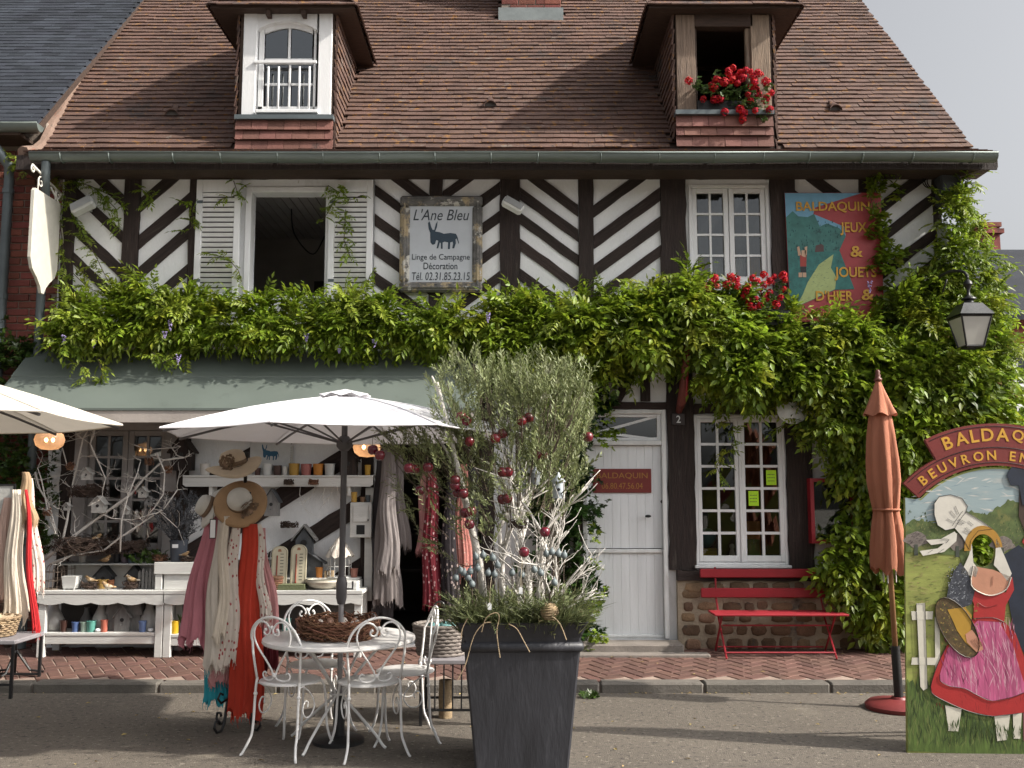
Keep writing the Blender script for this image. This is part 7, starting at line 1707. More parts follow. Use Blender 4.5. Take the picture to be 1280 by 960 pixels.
# --- white shelving in front of the shop wall
m_shelf = mk('chalky_white', (.60,.60,.58), .6, .12, 4, .3, 40, stretch=(.6,4,4), spots=[((.42,.40,.37), 8, .64, .1)])
YF, YBk = -.48, -.12
def zat(px, py, Y): return W(px, py, Y).z
def shelfunit(label, px0, px1, y_mid, y_low):
    x0, x1 = W(px0,760,YF).x, W(px1,760,YF).x; zg = pave_z(-.3); g = thing('shelf_unit', label, 'shelf', (x0, 0, 0)); w = x1-x0
    zm, zl_ = zat(120,y_mid,YF), zat(120,y_low,YF); lw = .07
    for x in (0, w-lw):
        for y in (YF, YBk-.05): m = MB(); m.bev(x, x+lw, y, y+.05, pave_z(y), zm-.035, .004); m.build('leg', m_shelf, g)
    m = MB(); m.bev(-.01, w+.01, YF-.02, YBk, zm-.034, zm, .004); m.build('shelf_board', m_shelf, g)
    m = MB(); m.bev(lw+.001, w-lw-.001, YF+.004, YBk-.055, zl_-.03, zl_, .004); m.build('shelf_board', m_shelf, g)
    m = MB(); m.bev(lw+.001, w-lw-.001, YF+.01, YF+.03, zl_-.105, zl_-.031, .004); m.build('rail', m_shelf, g)
    n_ = int(w/.035); top = zm-.036; pts = [(w+.008,top),(-.008,top)]+[(-.008+(w+.016)*i/n_, top-.075-.022*abs(sin(i*.45))) for i in range(n_+1)]
    m = MB(); m.prism(pts, YF-.016, YF-.0005); m.build('scalloped_apron', m_shelf, g)
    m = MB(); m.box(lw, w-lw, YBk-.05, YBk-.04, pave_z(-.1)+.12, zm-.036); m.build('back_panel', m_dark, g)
    return g, x0, w, zm, zl_
UA, xa0, wa, zmA, zlA = shelfunit('left white shelf unit with scalloped edge, behind the pink scarves', 48, 204, 738, 791)
UB, xb0, wb_, zmB, zlB = shelfunit('right white shelf unit with scalloped edge, behind the bistro table', 205, 452, 738, 793)
zt1 = zat(120, 703, -.2)
m = MB(); m.box(.12, wa-.05, YBk-.06, YBk-.04, zmA+.002, zt1-.015); m.build('upright_back', m_shelf, UA); m = MB(); m.bev(.08, wa-.03, YBk-.25, YBk-.0, zt1-.014, zt1, .003); m.build('upper_shelf', paint((.33,.34,.33), .3), UA)
# raised box at the left of unit B and post with upper shelf at its right
x0_, x1_ = W(193,720,-.42).x-xb0, W(238,720,-.42).x-xb0
m = MB(); m.bev(x0_-.0, x1_+.25, -.44, -.15, zat(215,718,-.44), zat(215,703,-.44), .004); m.build('raised_top', m_shelf, UB); m = MB(); m.bev(x0_+.09, x1_+.24, -.42, -.17, zmB+.001, zat(215,718,-.44)-.001, .004); m.build('raised_box', m_shelf, UB); m = MB(); m.bev(x0_+.01, x0_+.075, -.43, -.37, zmB+.001, zat(215,718,-.44)-.001, .004); m.build('raised_leg', m_shelf, UB)
x0_, x1_ = W(376,720,-.2).x-xb0, W(450,720,-.2).x-xb0; z_ = zat(410,722,-.2)
m = MB(); m.bev(x0_-.35, x1_, -.24, -.10, z_-.018, z_, .003); m.build('upper_shelf', m_shelf, UB); m = MB(); m.box(x0_-.35, x1_-.1, -.115, -.105, zmB+.001, z_-.019); m.build('upright_back', m_shelf, UB); m = MB(); m.bev(x1_-.13, x1_+.01, -.44, -.11, zmB+.001, z_-.02, .004); m.build('side_panel', m_shelf, UB)
ZB2 = z_
# wall shelf with pots
YS = -.24; xs0, xs1 = W(228,600,YS).x, W(466,600,YS).x; zs1 = zat(350,594,YS)
ws = thing('wall_shelf', 'long white wall shelf under the parasol carrying a row of pots', 'shelf', (xs0, 0, 0)); w = xs1-xs0
m = MB(); m.bev(0, w, YS, -.04, zs1-.02, zs1, .003); m.build('shelf_board', m_shelf, ws); m = MB(); m.prism([(0,zs1-.021),(0,zs1-.09),(.03,zs1-.11),(w-.03,zs1-.11),(w,zs1-.09),(w,zs1-.021)], YS+.012, YS+.03); m.build('valance', m_shelf, ws)
for x in (.25, w-.25): m = MB(); m.bev(x, x+.03, YS+.031, -.04, zs1-.2, zs1-.022, .003); m.build('bracket', m_shelf, ws)
xp = W(462,640,-.08).x; m = MB(); m.bev(xp-xs0-.04, xp-xs0+.04, -.11, -.04, .6, zs1-.12, .004); m.build('post', m_shelf, ws)
# ---- makers of small goods
def pot(label, px, py, Y, r, h, col, name='flower_pot', cat='pot', rimd=None, rough=.5):
    p = W(px, py, Y); g = thing(name, label, cat, p); m = MB(); m.lathe([(0,0),(r*.8,0),(r*.84,h*.06),(r*.97,h*.9),(r*1.0,h),(r*.88,h),(r*.80,h*.5),(0,h*.45)], n=16); m.build('body', paint(col, rough), g, smooth=35)
    m = MB(); m.tube([(cos(t)*r, sin(t)*r, h*.97) for t in [i*pi/8 for i in range(16)]], r*.05+.001, 5, closed=True); m.build('rim', paint(rimd or tuple(min(.8,c*1.15) for c in col), rough), g, smooth=True); return g
def bottle(label, px, py, Y, r, h, col):
    p = W(px, py, Y); g = thing('bottle_vase', label, 'vase', p); m = MB(); m.lathe([(0,0),(r*.9,0),(r,h*.08),(r*.98,h*.25),(r*.7,h*.5),(r*.38,h*.72),(r*.30,h*.95),(r*.34,h),(0,h*.98)], n=20); m.build('body', paint(col, .35, .12), g, smooth=True); m = MB(); m.tube([(cos(t)*r*.33, sin(t)*r*.33, h) for t in [i*pi/6 for i in range(12)]], .004, 4, closed=True); m.build('lip', paint(col, .35, .12), g, smooth=True); return g
def birdhouse(label, p, w, d, h, mat, matr, rz=0, pitch=.55, cat='birdhouse', holes=1):
    g = thing('birdhouse', label, cat, p, rz); e = h*.6; m = MB(); m.prism([(-w/2,0),(w/2,0),(w/2,e),(0,h*.97),(-w/2,e)], -d/2, d/2); m.build('body', mat, g)
    for s in (-1,1):
        m = MB(); ov = w*.14; A, B = Vector((0,0,h)), Vector((s*(w/2+ov),0,e-ov*(h-e)/(w/2))); t = (h-e)*.10
        m.prism([(A.x,A.z),(B.x,B.z),(B.x,B.z+t),(A.x,A.z+t)] if s < 0 else [(A.x,A.z),(A.x,A.z+t),(B.x,B.z+t),(B.x,B.z)], -d/2-.02-.001*s, d/2+.02+.001*s); m.build('roof', matr, g)
    for i in range(holes):
        m = MB(); m.T = Matrix.Translation((0,-d/2-.001,e*(.72-.4*i))) @ Matrix.Rotation(pi/2,4,'X'); m.lathe([(0,0),(w*.13,0),(w*.13,.003),(0,.003)], n=12); m.build('hole', m_iron, g)
    m = MB(); m.tube([(0,-d/2,e*.42),(0,-d/2-.035,e*.42)], .004, 5); m.build('perch', matr, g); return g
def cage(label, px, py, Y, r, h, mat, dome=True):
    p = W(px, py, Y); g = thing('bird_cage', label, 'bird cage', p); m = MB(); n_ = 14
    for k in range(n_):
        t = 2*pi*k/n_; c, s_ = cos(t)*r, sin(t)*r; m.tube([(c,s_,.006),(c,s_,h*.6),(c*.85,s_*.85,h*.78),(c*.4,s_*.4,h*.92),(0,0,h*.96)], .0022, 4)
    m.build('bars', mat, g, kind='stuff'); m = MB()
    for z in (.008, h*.3, h*.6): m.tube([(cos(t)*r, sin(t)*r, z) for t in [i*pi/10 for i in range(20)]], .0032, 4, closed=True)
    m.build('hoops', mat, g); m = MB(); m.lathe([(0,0),(r*1.05,0),(r*1.05,.006),(0,.006)], n=20); m.build('tray', mat, g); m = MB(); m.tube([(cos(t)*.012,0,h*.98+sin(t)*.012) for t in [i*pi/5 for i in range(10)]], .002, 4, closed=True); m.build('ring', mat, g); return g
m_bird = mk('bird_feather', (.34,.22,.11), .8, .4, 20, spots=[((.55,.48,.38), 18, .52, .08)])
def bird(label, p, s=.05, rz=0):
    g = thing('bird_figure', label, 'bird ornament', p, rz); m = MB(); m.tube([(-1.6*s,0,.55*s),(-.9*s,0,.6*s),(-.4*s,0,.62*s),(.15*s,0,.72*s),(.5*s,0,.95*s),(.72*s,0,1.28*s),(.95*s,0,1.35*s),(1.12*s,0,1.30*s)], [.10*s,.22*s,.42*s,.52*s,.44*s,.32*s,.30*s,.14*s], 10); m.build('body', m_bird, g, smooth=True); m = MB(); m.tube([(1.1*s,0,1.31*s),(1.4*s,0,1.24*s)], [.09*s,.01*s], 6); m.build('beak', paint((.30,.16,.05)), g)
    for sy in (-1,1): m = MB(); m.ball((.98*s,sy*.25*s,1.42*s), .05*s, 6); m.tube([(.05*s,sy*.15*s,.3*s),(.08*s,sy*.16*s,0)], .04*s, 4); m.build('leg', m_iron, g)
    return g
def nest(label, p, r, h, seed=1, egg=None, n_=110):
    g = thing('nest', label, 'nest', p); nest_mesh(r, h, n_, seed, .003, .3).build('twigs', m_twig2 if seed % 2 else m_twig, g, kind='stuff')
    if egg: m = MB(); m.ball((0,-.01,h*.7), r*.25, 8, 1.2); m.build('egg', paint(egg), g, smooth=True)
    return g
m_gw = mk('grey_birdhouse_wood', (.19,.185,.18), .8, .3, 10, .5, 30, stretch=(5,5,1)); m_gr2 = mk('dark_grey_wood', (.06,.065,.072), .7, .3, 10, .4, 30)
# pots along the wall shelf
for lb, px, r, h, c in (('white pot at the left end of the wall shelf',256,.052,.115,(.60,.58,.55)),('white tall pot right of the straw hat on the wall shelf',334,.050,.115,(.58,.59,.58)),('dark brown jar on the wall shelf',346.5,.042,.095,(.06,.03,.025)),('little white pot on the wall shelf',356,.028,.085,(.62,.61,.58)),('mustard yellow pot on the wall shelf',367.5,.054,.115,(.42,.25,.05)),('rose pink pot on the wall shelf',382.5,.054,.11,(.36,.13,.12)),('orange pot on the wall shelf',397.5,.052,.112,(.50,.20,.03)),('pale grey pot by the parasol pole on the wall shelf',412,.052,.112,(.52,.53,.52)),('black cup behind the parasol pole on the wall shelf',435,.03,.07,(.03,.03,.03)),('slim yellow pot at the right end of the wall shelf',459.5,.030,.10,(.50,.29,.04)),('dark cup left of the white pots on the wall shelf',322,.03,.07,(.08,.04,.035)),('small white cup beside the straw hat',312,.028,.06,(.58,.56,.53))):
    g = pot(lb, px, 594.5, YS+.08, r, h, c); g.location.z = zs1+.001; g['group'] = 'pots on the wall shelf'
# donkey poster on the wall, dark wooden bird houses hung either side
p = W(338,566,-.06); dp = thing('donkey_poster', 'white poster of a blue donkey above the wall shelf', 'poster', p); m = MB(); m.box(-.20,.20,-.006,.006,-.17,.17); m.build('sheet', paint((.56,.57,.57), .7), dp)
sc_ = .155/40; m = MB(); m.prism([(( x-554)*sc_*1.15+.0, (296-y)*sc_*1.15) for x, y in donk], -.0085, -.0065); m.build('donkey', paint((.02,.10,.19), .6), dp)
p = W(362,570,-.05); dp = thing('paper_strip', 'narrow paper strip with scribbled writing right of the donkey poster', 'notice', p); m = MB(); m.box(-.035,.035,-.004,.004,-.12,.10); m.build('sheet', paint((.50,.50,.48), .7), dp); m = MB(); m.tube([((-1)**i*.018, -.006, .08-i*.012) for i in range(15)], .0025, 4); m.build('scribble', m_ink, dp)
birdhouse('tall dark wooden birdhouse hung at the left end of the wall shelf', W(228,588,-.12), .20, .14, .34, m_wood, m_wood)
birdhouse('dark wooden birdhouse on the right end of the wall shelf', W(436,594,-.14)+Vector((.0,0,.0)), .16, .12, .26, m_wood, m_wood)
birdhouse('small grey birdhouse lantern hung under the wall shelf by the brown hat', W(340,645,-.20), .13, .10, .26, m_gw, m_gr2)
# white cabinet on the post
x0, x1, z0, z1 = rect(437, 628, 464, 672, -.2); cbn = thing('cabinet', 'small white wall cabinet with a square opening by the grey coats', 'cabinet', ((x0+x1)/2, -.12, (z0+z1)/2)); hw, hh = (x1-x0)/2, (z1-z0)/2
m = MB(); m.bev(-hw, hw, -.06, .075, -hh, hh, .005); m.build('body', m_shelf, cbn); m = MB(); m.bev(-hw+.03, hw-.03, -.072, -.0605, -.02, hh-.025, .003); m.build('door', m_shelf, cbn); m = MB(); m.box(-.04,.04,-.0625,-.0605,-hh+.03,-hh+.12); m.build('opening', m_iron, cbn); m = MB(); m.ball((hw-.03,-.078,.0), .009, 6); m.build('knob', m_iron, cbn)
for lb, px, r, h, c in (('yellow cup on top of the white cabinet',442.5,.032,.10,(.45,.27,.05)),('brown cup on top of the white cabinet',453,.025,.05,(.20,.12,.07)),('slate jar on top of the white cabinet',460,.024,.07,(.06,.075,.085))):
    g = pot(lb, px, 627, -.15, r, h, c); g.location.z = z1+.002
# on the upper shelf of unit B
z2 = ZB2+.001
def on(g, z): g.location.z = z; return g
tw1 = Vector((W(380,722,-.17).x, -.17, z2)); g = birdhouse('large slate-grey birdhouse with three peaks on the right shelf unit', tw1, .34, .09, .26, m_gr2, m_gr2, 0, .5, 'birdhouse', 1)
m = MB(); m.prism([(-.08,.20),(.08,.20),(.08,.36),(0,.47),(-.08,.36)], -.05, .04); m.build('tower', m_gr2, g)
for s in (-1,1): m = MB(); q = [(0,.49),(s*.12,.345),(s*.12,.365),(0,.51)]; m.prism(q if s < 0 else q[::-1], -.07, .06); m.build('tower_roof', m_gw, g)
m = MB(); m.T = Matrix.Translation((0,-.052,.33)) @ Matrix.Rotation(pi/2,4,'X'); m.lathe([(0,0),(.032,0),(.032,.003),(0,.003)], n=12); m.build('hole', m_iron, g)
g = cage('cream wire birdcage at the left of the slate birdhouse', 342, 716, -.17, .085, .30, m_shelf); on(g, z2)
g = cage('white wire birdcage with ruffled cloth by the parasol pole', 424, 722, -.17, .115, .36, m_shelf); on(g, z2)
m = MB(); vs = []; n_ = 36
for j, (r, z) in enumerate(((.0,.40),(.03,.37),(.07,.31),(.115,.24),(.13,.20))):
    for k in range(n_): t = 2*pi*k/n_; vs.append((cos(t)*r*(1+.09*sin(9*t)*j/4), sin(t)*r*(1+.09*sin(9*t)*j/4), z+.015*sin(9*t+1)*(j == 4)))
m.add(vs, [(j*n_+k,(j+1)*n_+k,(j+1)*n_+(k+1)%n_,j*n_+(k+1)%n_) for j in range(4) for k in range(n_)]); tag(m.build('ruffled_cover', m_creams, None, True, Vector((W(424,722,-.17).x,-.17,z2))), 'ruffled cream cloth draped over the birdcage by the parasol pole', 'cloth')
g = pot('orange glass candle jar on the right shelf unit', 399.5, 697, -.2, .036, .10, (.42,.16,.03), 'candle_jar', 'candle'); on(g, z2)
g = pot('reddish cup on the right end of the shelf unit', 443, 697, -.18, .036, .085, (.28,.12,.09)); on(g, z2)
# on the main board of unit B
zB = zmB+.001
for lb, px, ht_ in (('cream enamel thermometer board, the left of a pair',348,.40),('cream enamel thermometer board, the right of a pair',372,.415)):
    p = Vector((W(px,735,-.33).x, -.33, zB)); g = thing('thermometer', lb, 'thermometer', p); g.rotation_euler = (radians(-5),0,0); hw = .075; m = MB(); out = [(-hw,0),(hw,0),(hw,ht_-.06)]+[(cos(t)*hw, ht_-.06+sin(t)*.06) for t in [i*pi/10 for i in range(1,10)]]+[(-hw,ht_-.06)]; m.prism(out, -.012, .012); m.build('plate', paint((.50,.46,.34), .5), g)
    m = MB(); m.ring([(a_*.93, .012+b_*.96) for a_, b_ in out], [(a_*.86, .02+b_*.93) for a_, b_ in out], -.0135, -.0121); m.build('border', paint((.28,.24,.17)), g); m = MB(); m.tube([(-.02,-.016,.07),(-.02,-.016,ht_-.09)], .006, 6); m.ball((-.02,-.018,.06), .011, 6); m.build('tube', paint((.25,.05,.03), .2), g)
    for i in range(9): m = MB(); m.box(.008,.04,-.0135,-.0121,.08+i*.03,.086+i*.03); m.build('mark', m_ink, g)
    m = MB(); m.prism([(-.018,ht_-.055),(.018,ht_-.055),(.012,ht_-.03),(-.012,ht_-.03)], -.0135, -.0121); m.build('device', paint((.30,.14,.08)), g)
p = Vector((W(404,736,-.36).x, -.33, zB)); g = thing('bowl', 'wide speckled cream bowl on the right shelf unit', 'bowl', p); m = MB(); m.lathe([(0,0),(.09,0),(.15,.03),(.175,.07),(.17,.09),(.155,.085),(.13,.04),(0,.02)], n=32); m.build('body', mk('speckled_glaze', (.50,.46,.38), .3, .15, 10, spots=[((.2,.18,.14), 40, .68, .04)]), g, smooth=40); m = MB(); m.tube([(cos(t)*.165,sin(t)*.165,.089) for t in [i*pi/16 for i in range(32)]], .006, 5, closed=True); m.build('rim', paint((.20,.20,.16), .4), g, smooth=True)
p = Vector((W(364,736,-.4).x, -.42, zB)); g = thing('folded_cloth', 'folded olive-green cloth on the right shelf unit', 'cloth', p)
for i in range(3): m = MB(); m.bev(-.15+.006*i, .15-.004*i, -.05, .05, .018*i, .018*i+.017, .007); m.build('fold', paint((.13,.145,.075), .9), g)
p = Vector((W(407,722,-.38).x, -.40, zB)); g = thing('paper_bag', 'brown paper gift bag with black bow behind the bowl', 'bag', p+Vector((0,.20,0))); m = MB(); m.bev(-.045,.045,-.02,.02,0,.16,.004); m.build('bag', paint((.40,.30,.19), .8), g); m = MB(); m.tube([(cos(t)*.02,-.024,.14+sin(t)*.035) for t in [i*pi/6 for i in range(12)]], .004, 5, closed=True); m.build('bow', m_iron, g)
g = basket(thing('wicker_basket', 'small brown basket left of the olive-green cloth', 'basket', Vector((W(345,736,-.4).x+.0, -.42, zB))), .055, .05, .11, m_twig, 1.15, 24, 7)
# goods at the left end of unit B, on the raised top
zr_ = zat(215,703,-.44)+.002
g = pot('slate-blue zinc bucket with a paper label on the left display', 223, 700, -.32, .085, .20, (.055,.065,.085), 'bucket', 'bucket'); on(g, zr_); m = MB(); m.box(-.035,.02,-.084,-.079,.13,.165); m.build('label', m_white, g)
V = []; b0 = Vector((W(223,700,-.32).x, -.32, zr_+.18)); gy = thing('dried_plant', 'smoky grey dried plant in the slate-blue bucket', 'plant', b0)
P_ = [(R.gauss(0,.05),R.gauss(0,.05),R.uniform(0,.1)) for _ in range(60)]+[(R.gauss(0,.13),R.gauss(0,.07),R.uniform(.1,.38)) for _ in range(120)]; scatter('foliage', OT, P_, [(p[0]*4+R.gauss(0,.5),R.gauss(-.2,.4),.8) for p in P_], mk('dried_grey', (.085,.09,.10), .8, .3, 8, rnd=.4), gy, (.6,1.0))
m = MB()
for i in range(14): t = i*2.4; m.tube([(0,0,-.08),(cos(t)*.05,sin(t)*.04,.1),(cos(t)*.14,sin(t)*.07,.3)], .0025, 4)
m.build('stems', m_bark, gy, kind='stuff')
g = nest('flat nest with a pale feather on the raised white top', Vector((W(232,700,-.42).x, -.36, zr_)), .08, .05, 5, (.5,.4,.3)); bird('small brown bird on the nest beside the slate-blue bucket', Vector((W(230,697,-.42).x, -.40, zr_+.045)), .035)
g = nest('green mossy nest left of the slate-blue bucket', Vector((W(200,700,-.30).x, -.30, zr_)), .075, .06, 6)
# on the main board of unit A
zA = zmA+.001
on(cage('rusty wire birdcage, the front one at the left shelf', 68, 738, -.36, .085, .27, paint((.17,.13,.10), .6)), zA); on(cage('rusty wire birdcage behind the front one at the left shelf', 80, 732, -.22, .095, .30, paint((.20,.155,.12), .6)), zA)
p = Vector((W(88,737,-.40).x,-.38,zA)); g = thing('square_pot', 'square white pot on little feet beside the birdcages', 'pot', p); m = MB(); m.add([(-.055,-.055,.012),(.055,-.055,.012),(.055,.055,.012),(-.055,.055,.012),(-.068,-.068,.125),(.068,-.068,.125),(.068,.068,.125),(-.068,.068,.125),(-.06,-.06,.125),(.06,-.06,.125),(.06,.06,.125),(-.06,.06,.125)], [(3,2,1,0),(0,1,5,4),(1,2,6,5),(2,3,7,6),(3,0,4,7),(4,5,9,8),(5,6,10,9),(6,7,11,10),(7,4,8,11),(8,9,10,11)]); m.build('body', m_shelf, g)
for sx in (-1,1):
    for sy in (-1,1): m = MB(); m.ball((sx*.045,sy*.045,.008), .010, 6); m.build('foot', m_shelf, g)
for lb, px, sd in (('round nest left on the left shelf, a bird on it',110,3),('round nest right on the left shelf, a bird on it',162,7)): nest(lb, Vector((W(px,737,-.40).x,-.36,zA)), .085, .07, sd)
bird('tan bird sitting on the left nest of the left shelf', Vector((W(110,730,-.42).x,-.37,zA+.055)), .045, pi); bird('tan bird sitting on the right nest of the left shelf', Vector((W(162,730,-.42).x,-.37,zA+.055)), .05, pi); bird('tan bird standing on the board between the two nests', Vector((W(134,738,-.46).x,-.45,zA)), .05, pi)
birdhouse('dark brown birdhouse at the back of the left shelf', Vector((W(131,735,-.22).x,-.22,zA)), .15, .10, .21, m_gr2, m_gr2); birdhouse('dark birdhouse at the right back of the left shelf', Vector((W(169,735,-.22).x,-.22,zA)), .14, .10, .21, m_gr2, m_gr2)
for lb, px, c, r, h in (('ochre box-like pot on the left shelf',128,(.36,.22,.06),.055,.085),('rust pot on the left shelf',139,(.28,.11,.05),.03,.08)): on(pot(lb, px, 733, -.31, r, h, c), zA)
fe = thing('toy_fence', 'little grey picket fence at the right of the left shelf', 'ornament', Vector((W(182,736,-.36).x,-.34,zA)))
for i in range(5): m = MB(); x = -.07+i*.034; m.prism([(x-.012,0),(x+.012,0),(x+.012,.15+.02*(i%2)),(x,.175+.02*(i%2)),(x-.012,.15+.02*(i%2))], -.006, .006); m.build('picket', m_gw, fe)
for z in (.05,.11): m = MB(); m.box(-.085,.085,.0062,.014,z,z+.015); m.build('rail', m_gw, fe)
# lower board of unit A
zL = zlA+.001
for lb, px, r, h in (('grey-white bottle vase at the left of the lower shelf',67,.105,.28),('grey-white bottle vase in the middle of the lower shelf',126,.095,.285),('grey-white bottle vase at the right of the lower shelf',186,.100,.28)): on(bottle(lb, px, 785, -.30, r, h, (.44,.43,.41)), zL)
for lb, px, c, r, h in (('dark cup on the lower left shelf',79,(.05,.025,.02),.036,.105),('blue cup on the lower left shelf',94,(.08,.13,.28),.034,.09),('pale green cup on the lower left shelf',105,(.30,.40,.34),.034,.09),('turquoise cup on the lower left shelf',114,(.11,.33,.28),.045,.10),('coral red cup on the lower left shelf',130,(.42,.13,.09),.035,.11),('blue cup with a yellow top on the lower left shelf',178,(.13,.19,.36),.036,.10)):
    on(pot(lb, px, 788, -.42, r, h, c, 'cup', 'cup', None, .25), zL)
for lb, px in (('white pebble by the turquoise cup',122),('white pebble by the right shelf leg',188)): m = MB(); m.ball((0,0,.018), .032, 8, .55); one(m, 'pebble', m_white, lb, 'pebble', Vector((W(px,790,-.44).x,-.43,zL)), None, True)
g = birdhouse('weathered grey wooden birdhouse on the lower left shelf', Vector((W(154,788,-.36).x,-.34,zL)), .14, .12, .245, m_gw, m_gw)
m = MB(); m.box(-.155,.155,-.02,.06,.0,.15); m.prism([(-.175,.15),(.175,.15),(.155,.25),(-.155,.25)], -.03, .07); m.build('wing', m_gw, g)
on(bottle('dark grey bottle vase behind the pale green cup', 108, 780, -.22, .075, .2, (.16,.16,.16)), zL)
on(pot('yellow cup at the left of the right lower shelf', 218, 789, -.42, .042, .115, (.55,.34,.02), 'cup', 'cup', None, .3), zlB+.001)
m = MB()
for i in range(9): t = i*.7; m.tube([(0,0,0),(cos(t)*.04,sin(t)*.02,.1),(cos(t)*.08,sin(t)*.04,.17)], [.004,.03,.004], 4, flat=.15)
one(m, 'artichoke_leaf', paint((.13,.17,.06), .6), 'green leafy ornament beside the yellow cup', 'ornament', Vector((W(231,789,-.35).x,-.35,zlB+.002)))
for k, (px, c) in enumerate(((358,(.10,.25,.22)),(376,(.32,.16,.17)),(392,(.2,.2,.22)),(408,(.16,.05,.06)),(424,(.3,.28,.25)))): on(pot(('teal cup','rose cup','grey cup','wine-red cup','pale cup')[k]+' on the lower right shelf behind the chairs', px, 785, -.36, .045, .13, c, 'cup', 'cup'), zlB+.001)
# on the upper shelf of unit A
zU = zt1+.001
nest('large brown nest at the left of the upper shelf', Vector((W(105,690,-.28).x,-.26,zU+.08)), .30, .17, 11, None, 520); nest('brown nest right on the upper shelf', Vector((W(160,690,-.28).x,-.26,zU+.09)), .19, .12, 13, None, 300); nest('dark nest hung high in the shop window branches', W(110,622,-.30), .19, .12, 15, None, 260); nest('dark nest hung at the right of the shop window', W(216,622,-.25), .08, .06, 17, None, 90)
bird('pale bird on the left nest of the upper shelf', Vector((W(122,672,-.3).x,-.34,zU+.20)), .05, .9); bird('tan bird perched at the edge of the upper shelf', Vector((W(131,694,-.36).x,-.34,zU)), .05, -.3)
for lb, px, c, h in (('lilac-grey pot on the upper shelf',156,(.22,.18,.22),.11),('slate-blue pot on the upper shelf',164.5,(.12,.17,.24),.12),('white pot on the upper shelf behind a branch',103,(.5,.48,.45),.10),('dark pot on the upper shelf',146,(.04,.04,.045),.13)): on(pot(lb, px, 702, -.24, .036, h, c), zU)
V = thing('small_plant', 'small green plant with white flowers on the upper shelf', 'plant', Vector((W(188,700,-.3).x,-.30,zU)))
P_ = [(R.gauss(0,.09),R.gauss(0,.04),R.uniform(0,.1)) for _ in range(40)]; scatter('foliage', ROS, P_, [(p[0]*5,-.5,.8) for p in P_], m_ivy, V, (.5,.9))
m_paleh = mk('pale_birdhouse_wood', (.40,.39,.37), .8, .2, 10, .4, 30)
# hanging white birdhouses and lanterns among the branches
for lb, px, py, w, mt in (('white birdhouse with round hole hanging in front of the shop doors',124,641,.115,m_paleh),('small white birdhouse on the shop door post',157,643,.06,m_paleh),('cream birdhouse hanging upper left in the branches',109,600,.085,m_paleh),('white glass lantern hanging right in the branches',179,622,.075,m_paleh),('grey metal lantern hanging in the right branches',187,632,.065,m_gw),('tiny white birdhouse hanging low left in the branches',84,638,.055,m_paleh)): birdhouse(lb, W(px,py,-.42), w, w*.8, w*1.35, mt, mt)
for lb, px, py in (('dried flower ball hung at the upper middle branch',186,582),('dried flower ball at the right branch tip',210,592),('dried flower ball at the left branch',88,588),('brown bird-shaped ornament hanging low at left',59,645)): nest_mesh(.045,.08,50,int(px),.003,.2); one(nest_mesh(.045,.08,60,int(px),.003,.1), 'dried_flower', m_twig, lb, 'ornament', W(px,py,-.40))
# whitened branches in front of the shop doors
rr = random.Random(21)
BRS = [('long white branch slanting up to the right across the shop doors',[(55,700),(95,668),(140,635),(165,617),(180,598),(205,575),(230,572)],.016),('white branch curving up along the shop door jamb',[(75,690),(84,650),(90,610),(98,575),(104,548),(110,538)],.012),('curling white branch across the upper door panes',[(118,536),(113,555),(122,575),(132,598),(128,615)],.008),('white branch sweeping along the door bottoms to the right',[(62,705),(90,694),(130,688),(150,672),(180,652),(205,636),(222,612)],.011),('thin white branch arching at the right of the shop doors',[(196,566),(206,590),(204,618),(192,636),(178,650)],.008),('twiggy white branch beside the left scarves',[(44,590),(50,612),(60,628),(66,648),(72,668)],.009),('white branch rising from the nests at the left',[(70,668),(60,640),(52,600),(47,585)],.008),('thin white branch looping below the globe lamp',[(78,560),(84,582),(96,588),(118,590)],.006),('slender white branch low across the door panes',[(122,640),(140,648),(165,650),(200,640),(222,660)],.007),('dark thin branch crossing the upper right panes',[(168,556),(185,562),(212,560),(226,558)],.006),('white forked branch upright behind the long one',[(150,690),(152,650),(160,620),(172,590),(176,575)],.008)]
for lb, pts, r in BRS:
    Yb = -.36-rr.random()*.16; P0 = W(*pts[0], Yb); m = MB(); q = [W(a_, b_, Yb+rr.uniform(-.04,.04))-P0 for a_, b_ in pts]
    m.tube(q, [r*(1-.6*i/len(q)) for i in range(len(q))], 6); tt = []
    for i in range(1, len(q)):
        for _ in range(2): branch(m, q[i], (rr.gauss(0,1), rr.gauss(-.2,.4), rr.gauss(.4,.7)), rr.uniform(.08,.22), r*.4, 1 if r > .007 else 0, rr, tt, .1, .6)
    o = one(m, 'white_branch', m_whitebark, lb, 'branch', P0, None, True)
# twigs hanging over the wall shelf
m = MB(); P0 = W(400,605,-.2); tt = []
for k in range(7): branch(m, (rr.uniform(-.2,.3),0,0), (rr.gauss(0,.5), rr.gauss(-.1,.2), -1), rr.uniform(.18,.3), .003, 1, rr, tt, -.2, .5)
one(m, 'hanging_twigs', m_whitebark, 'thin pale twigs hanging under the wall shelf', 'branches', P0)
for lb, px in (('small brown nest hanging under the wall shelf, left',361),('small brown nest hanging under the wall shelf, right',392)): nest(lb, W(px,606,-.27), .05, .05, int(px))
nest('brown nest above the slate birdhouse', W(362,660,-.14), .09, .06, 31, None, 120)
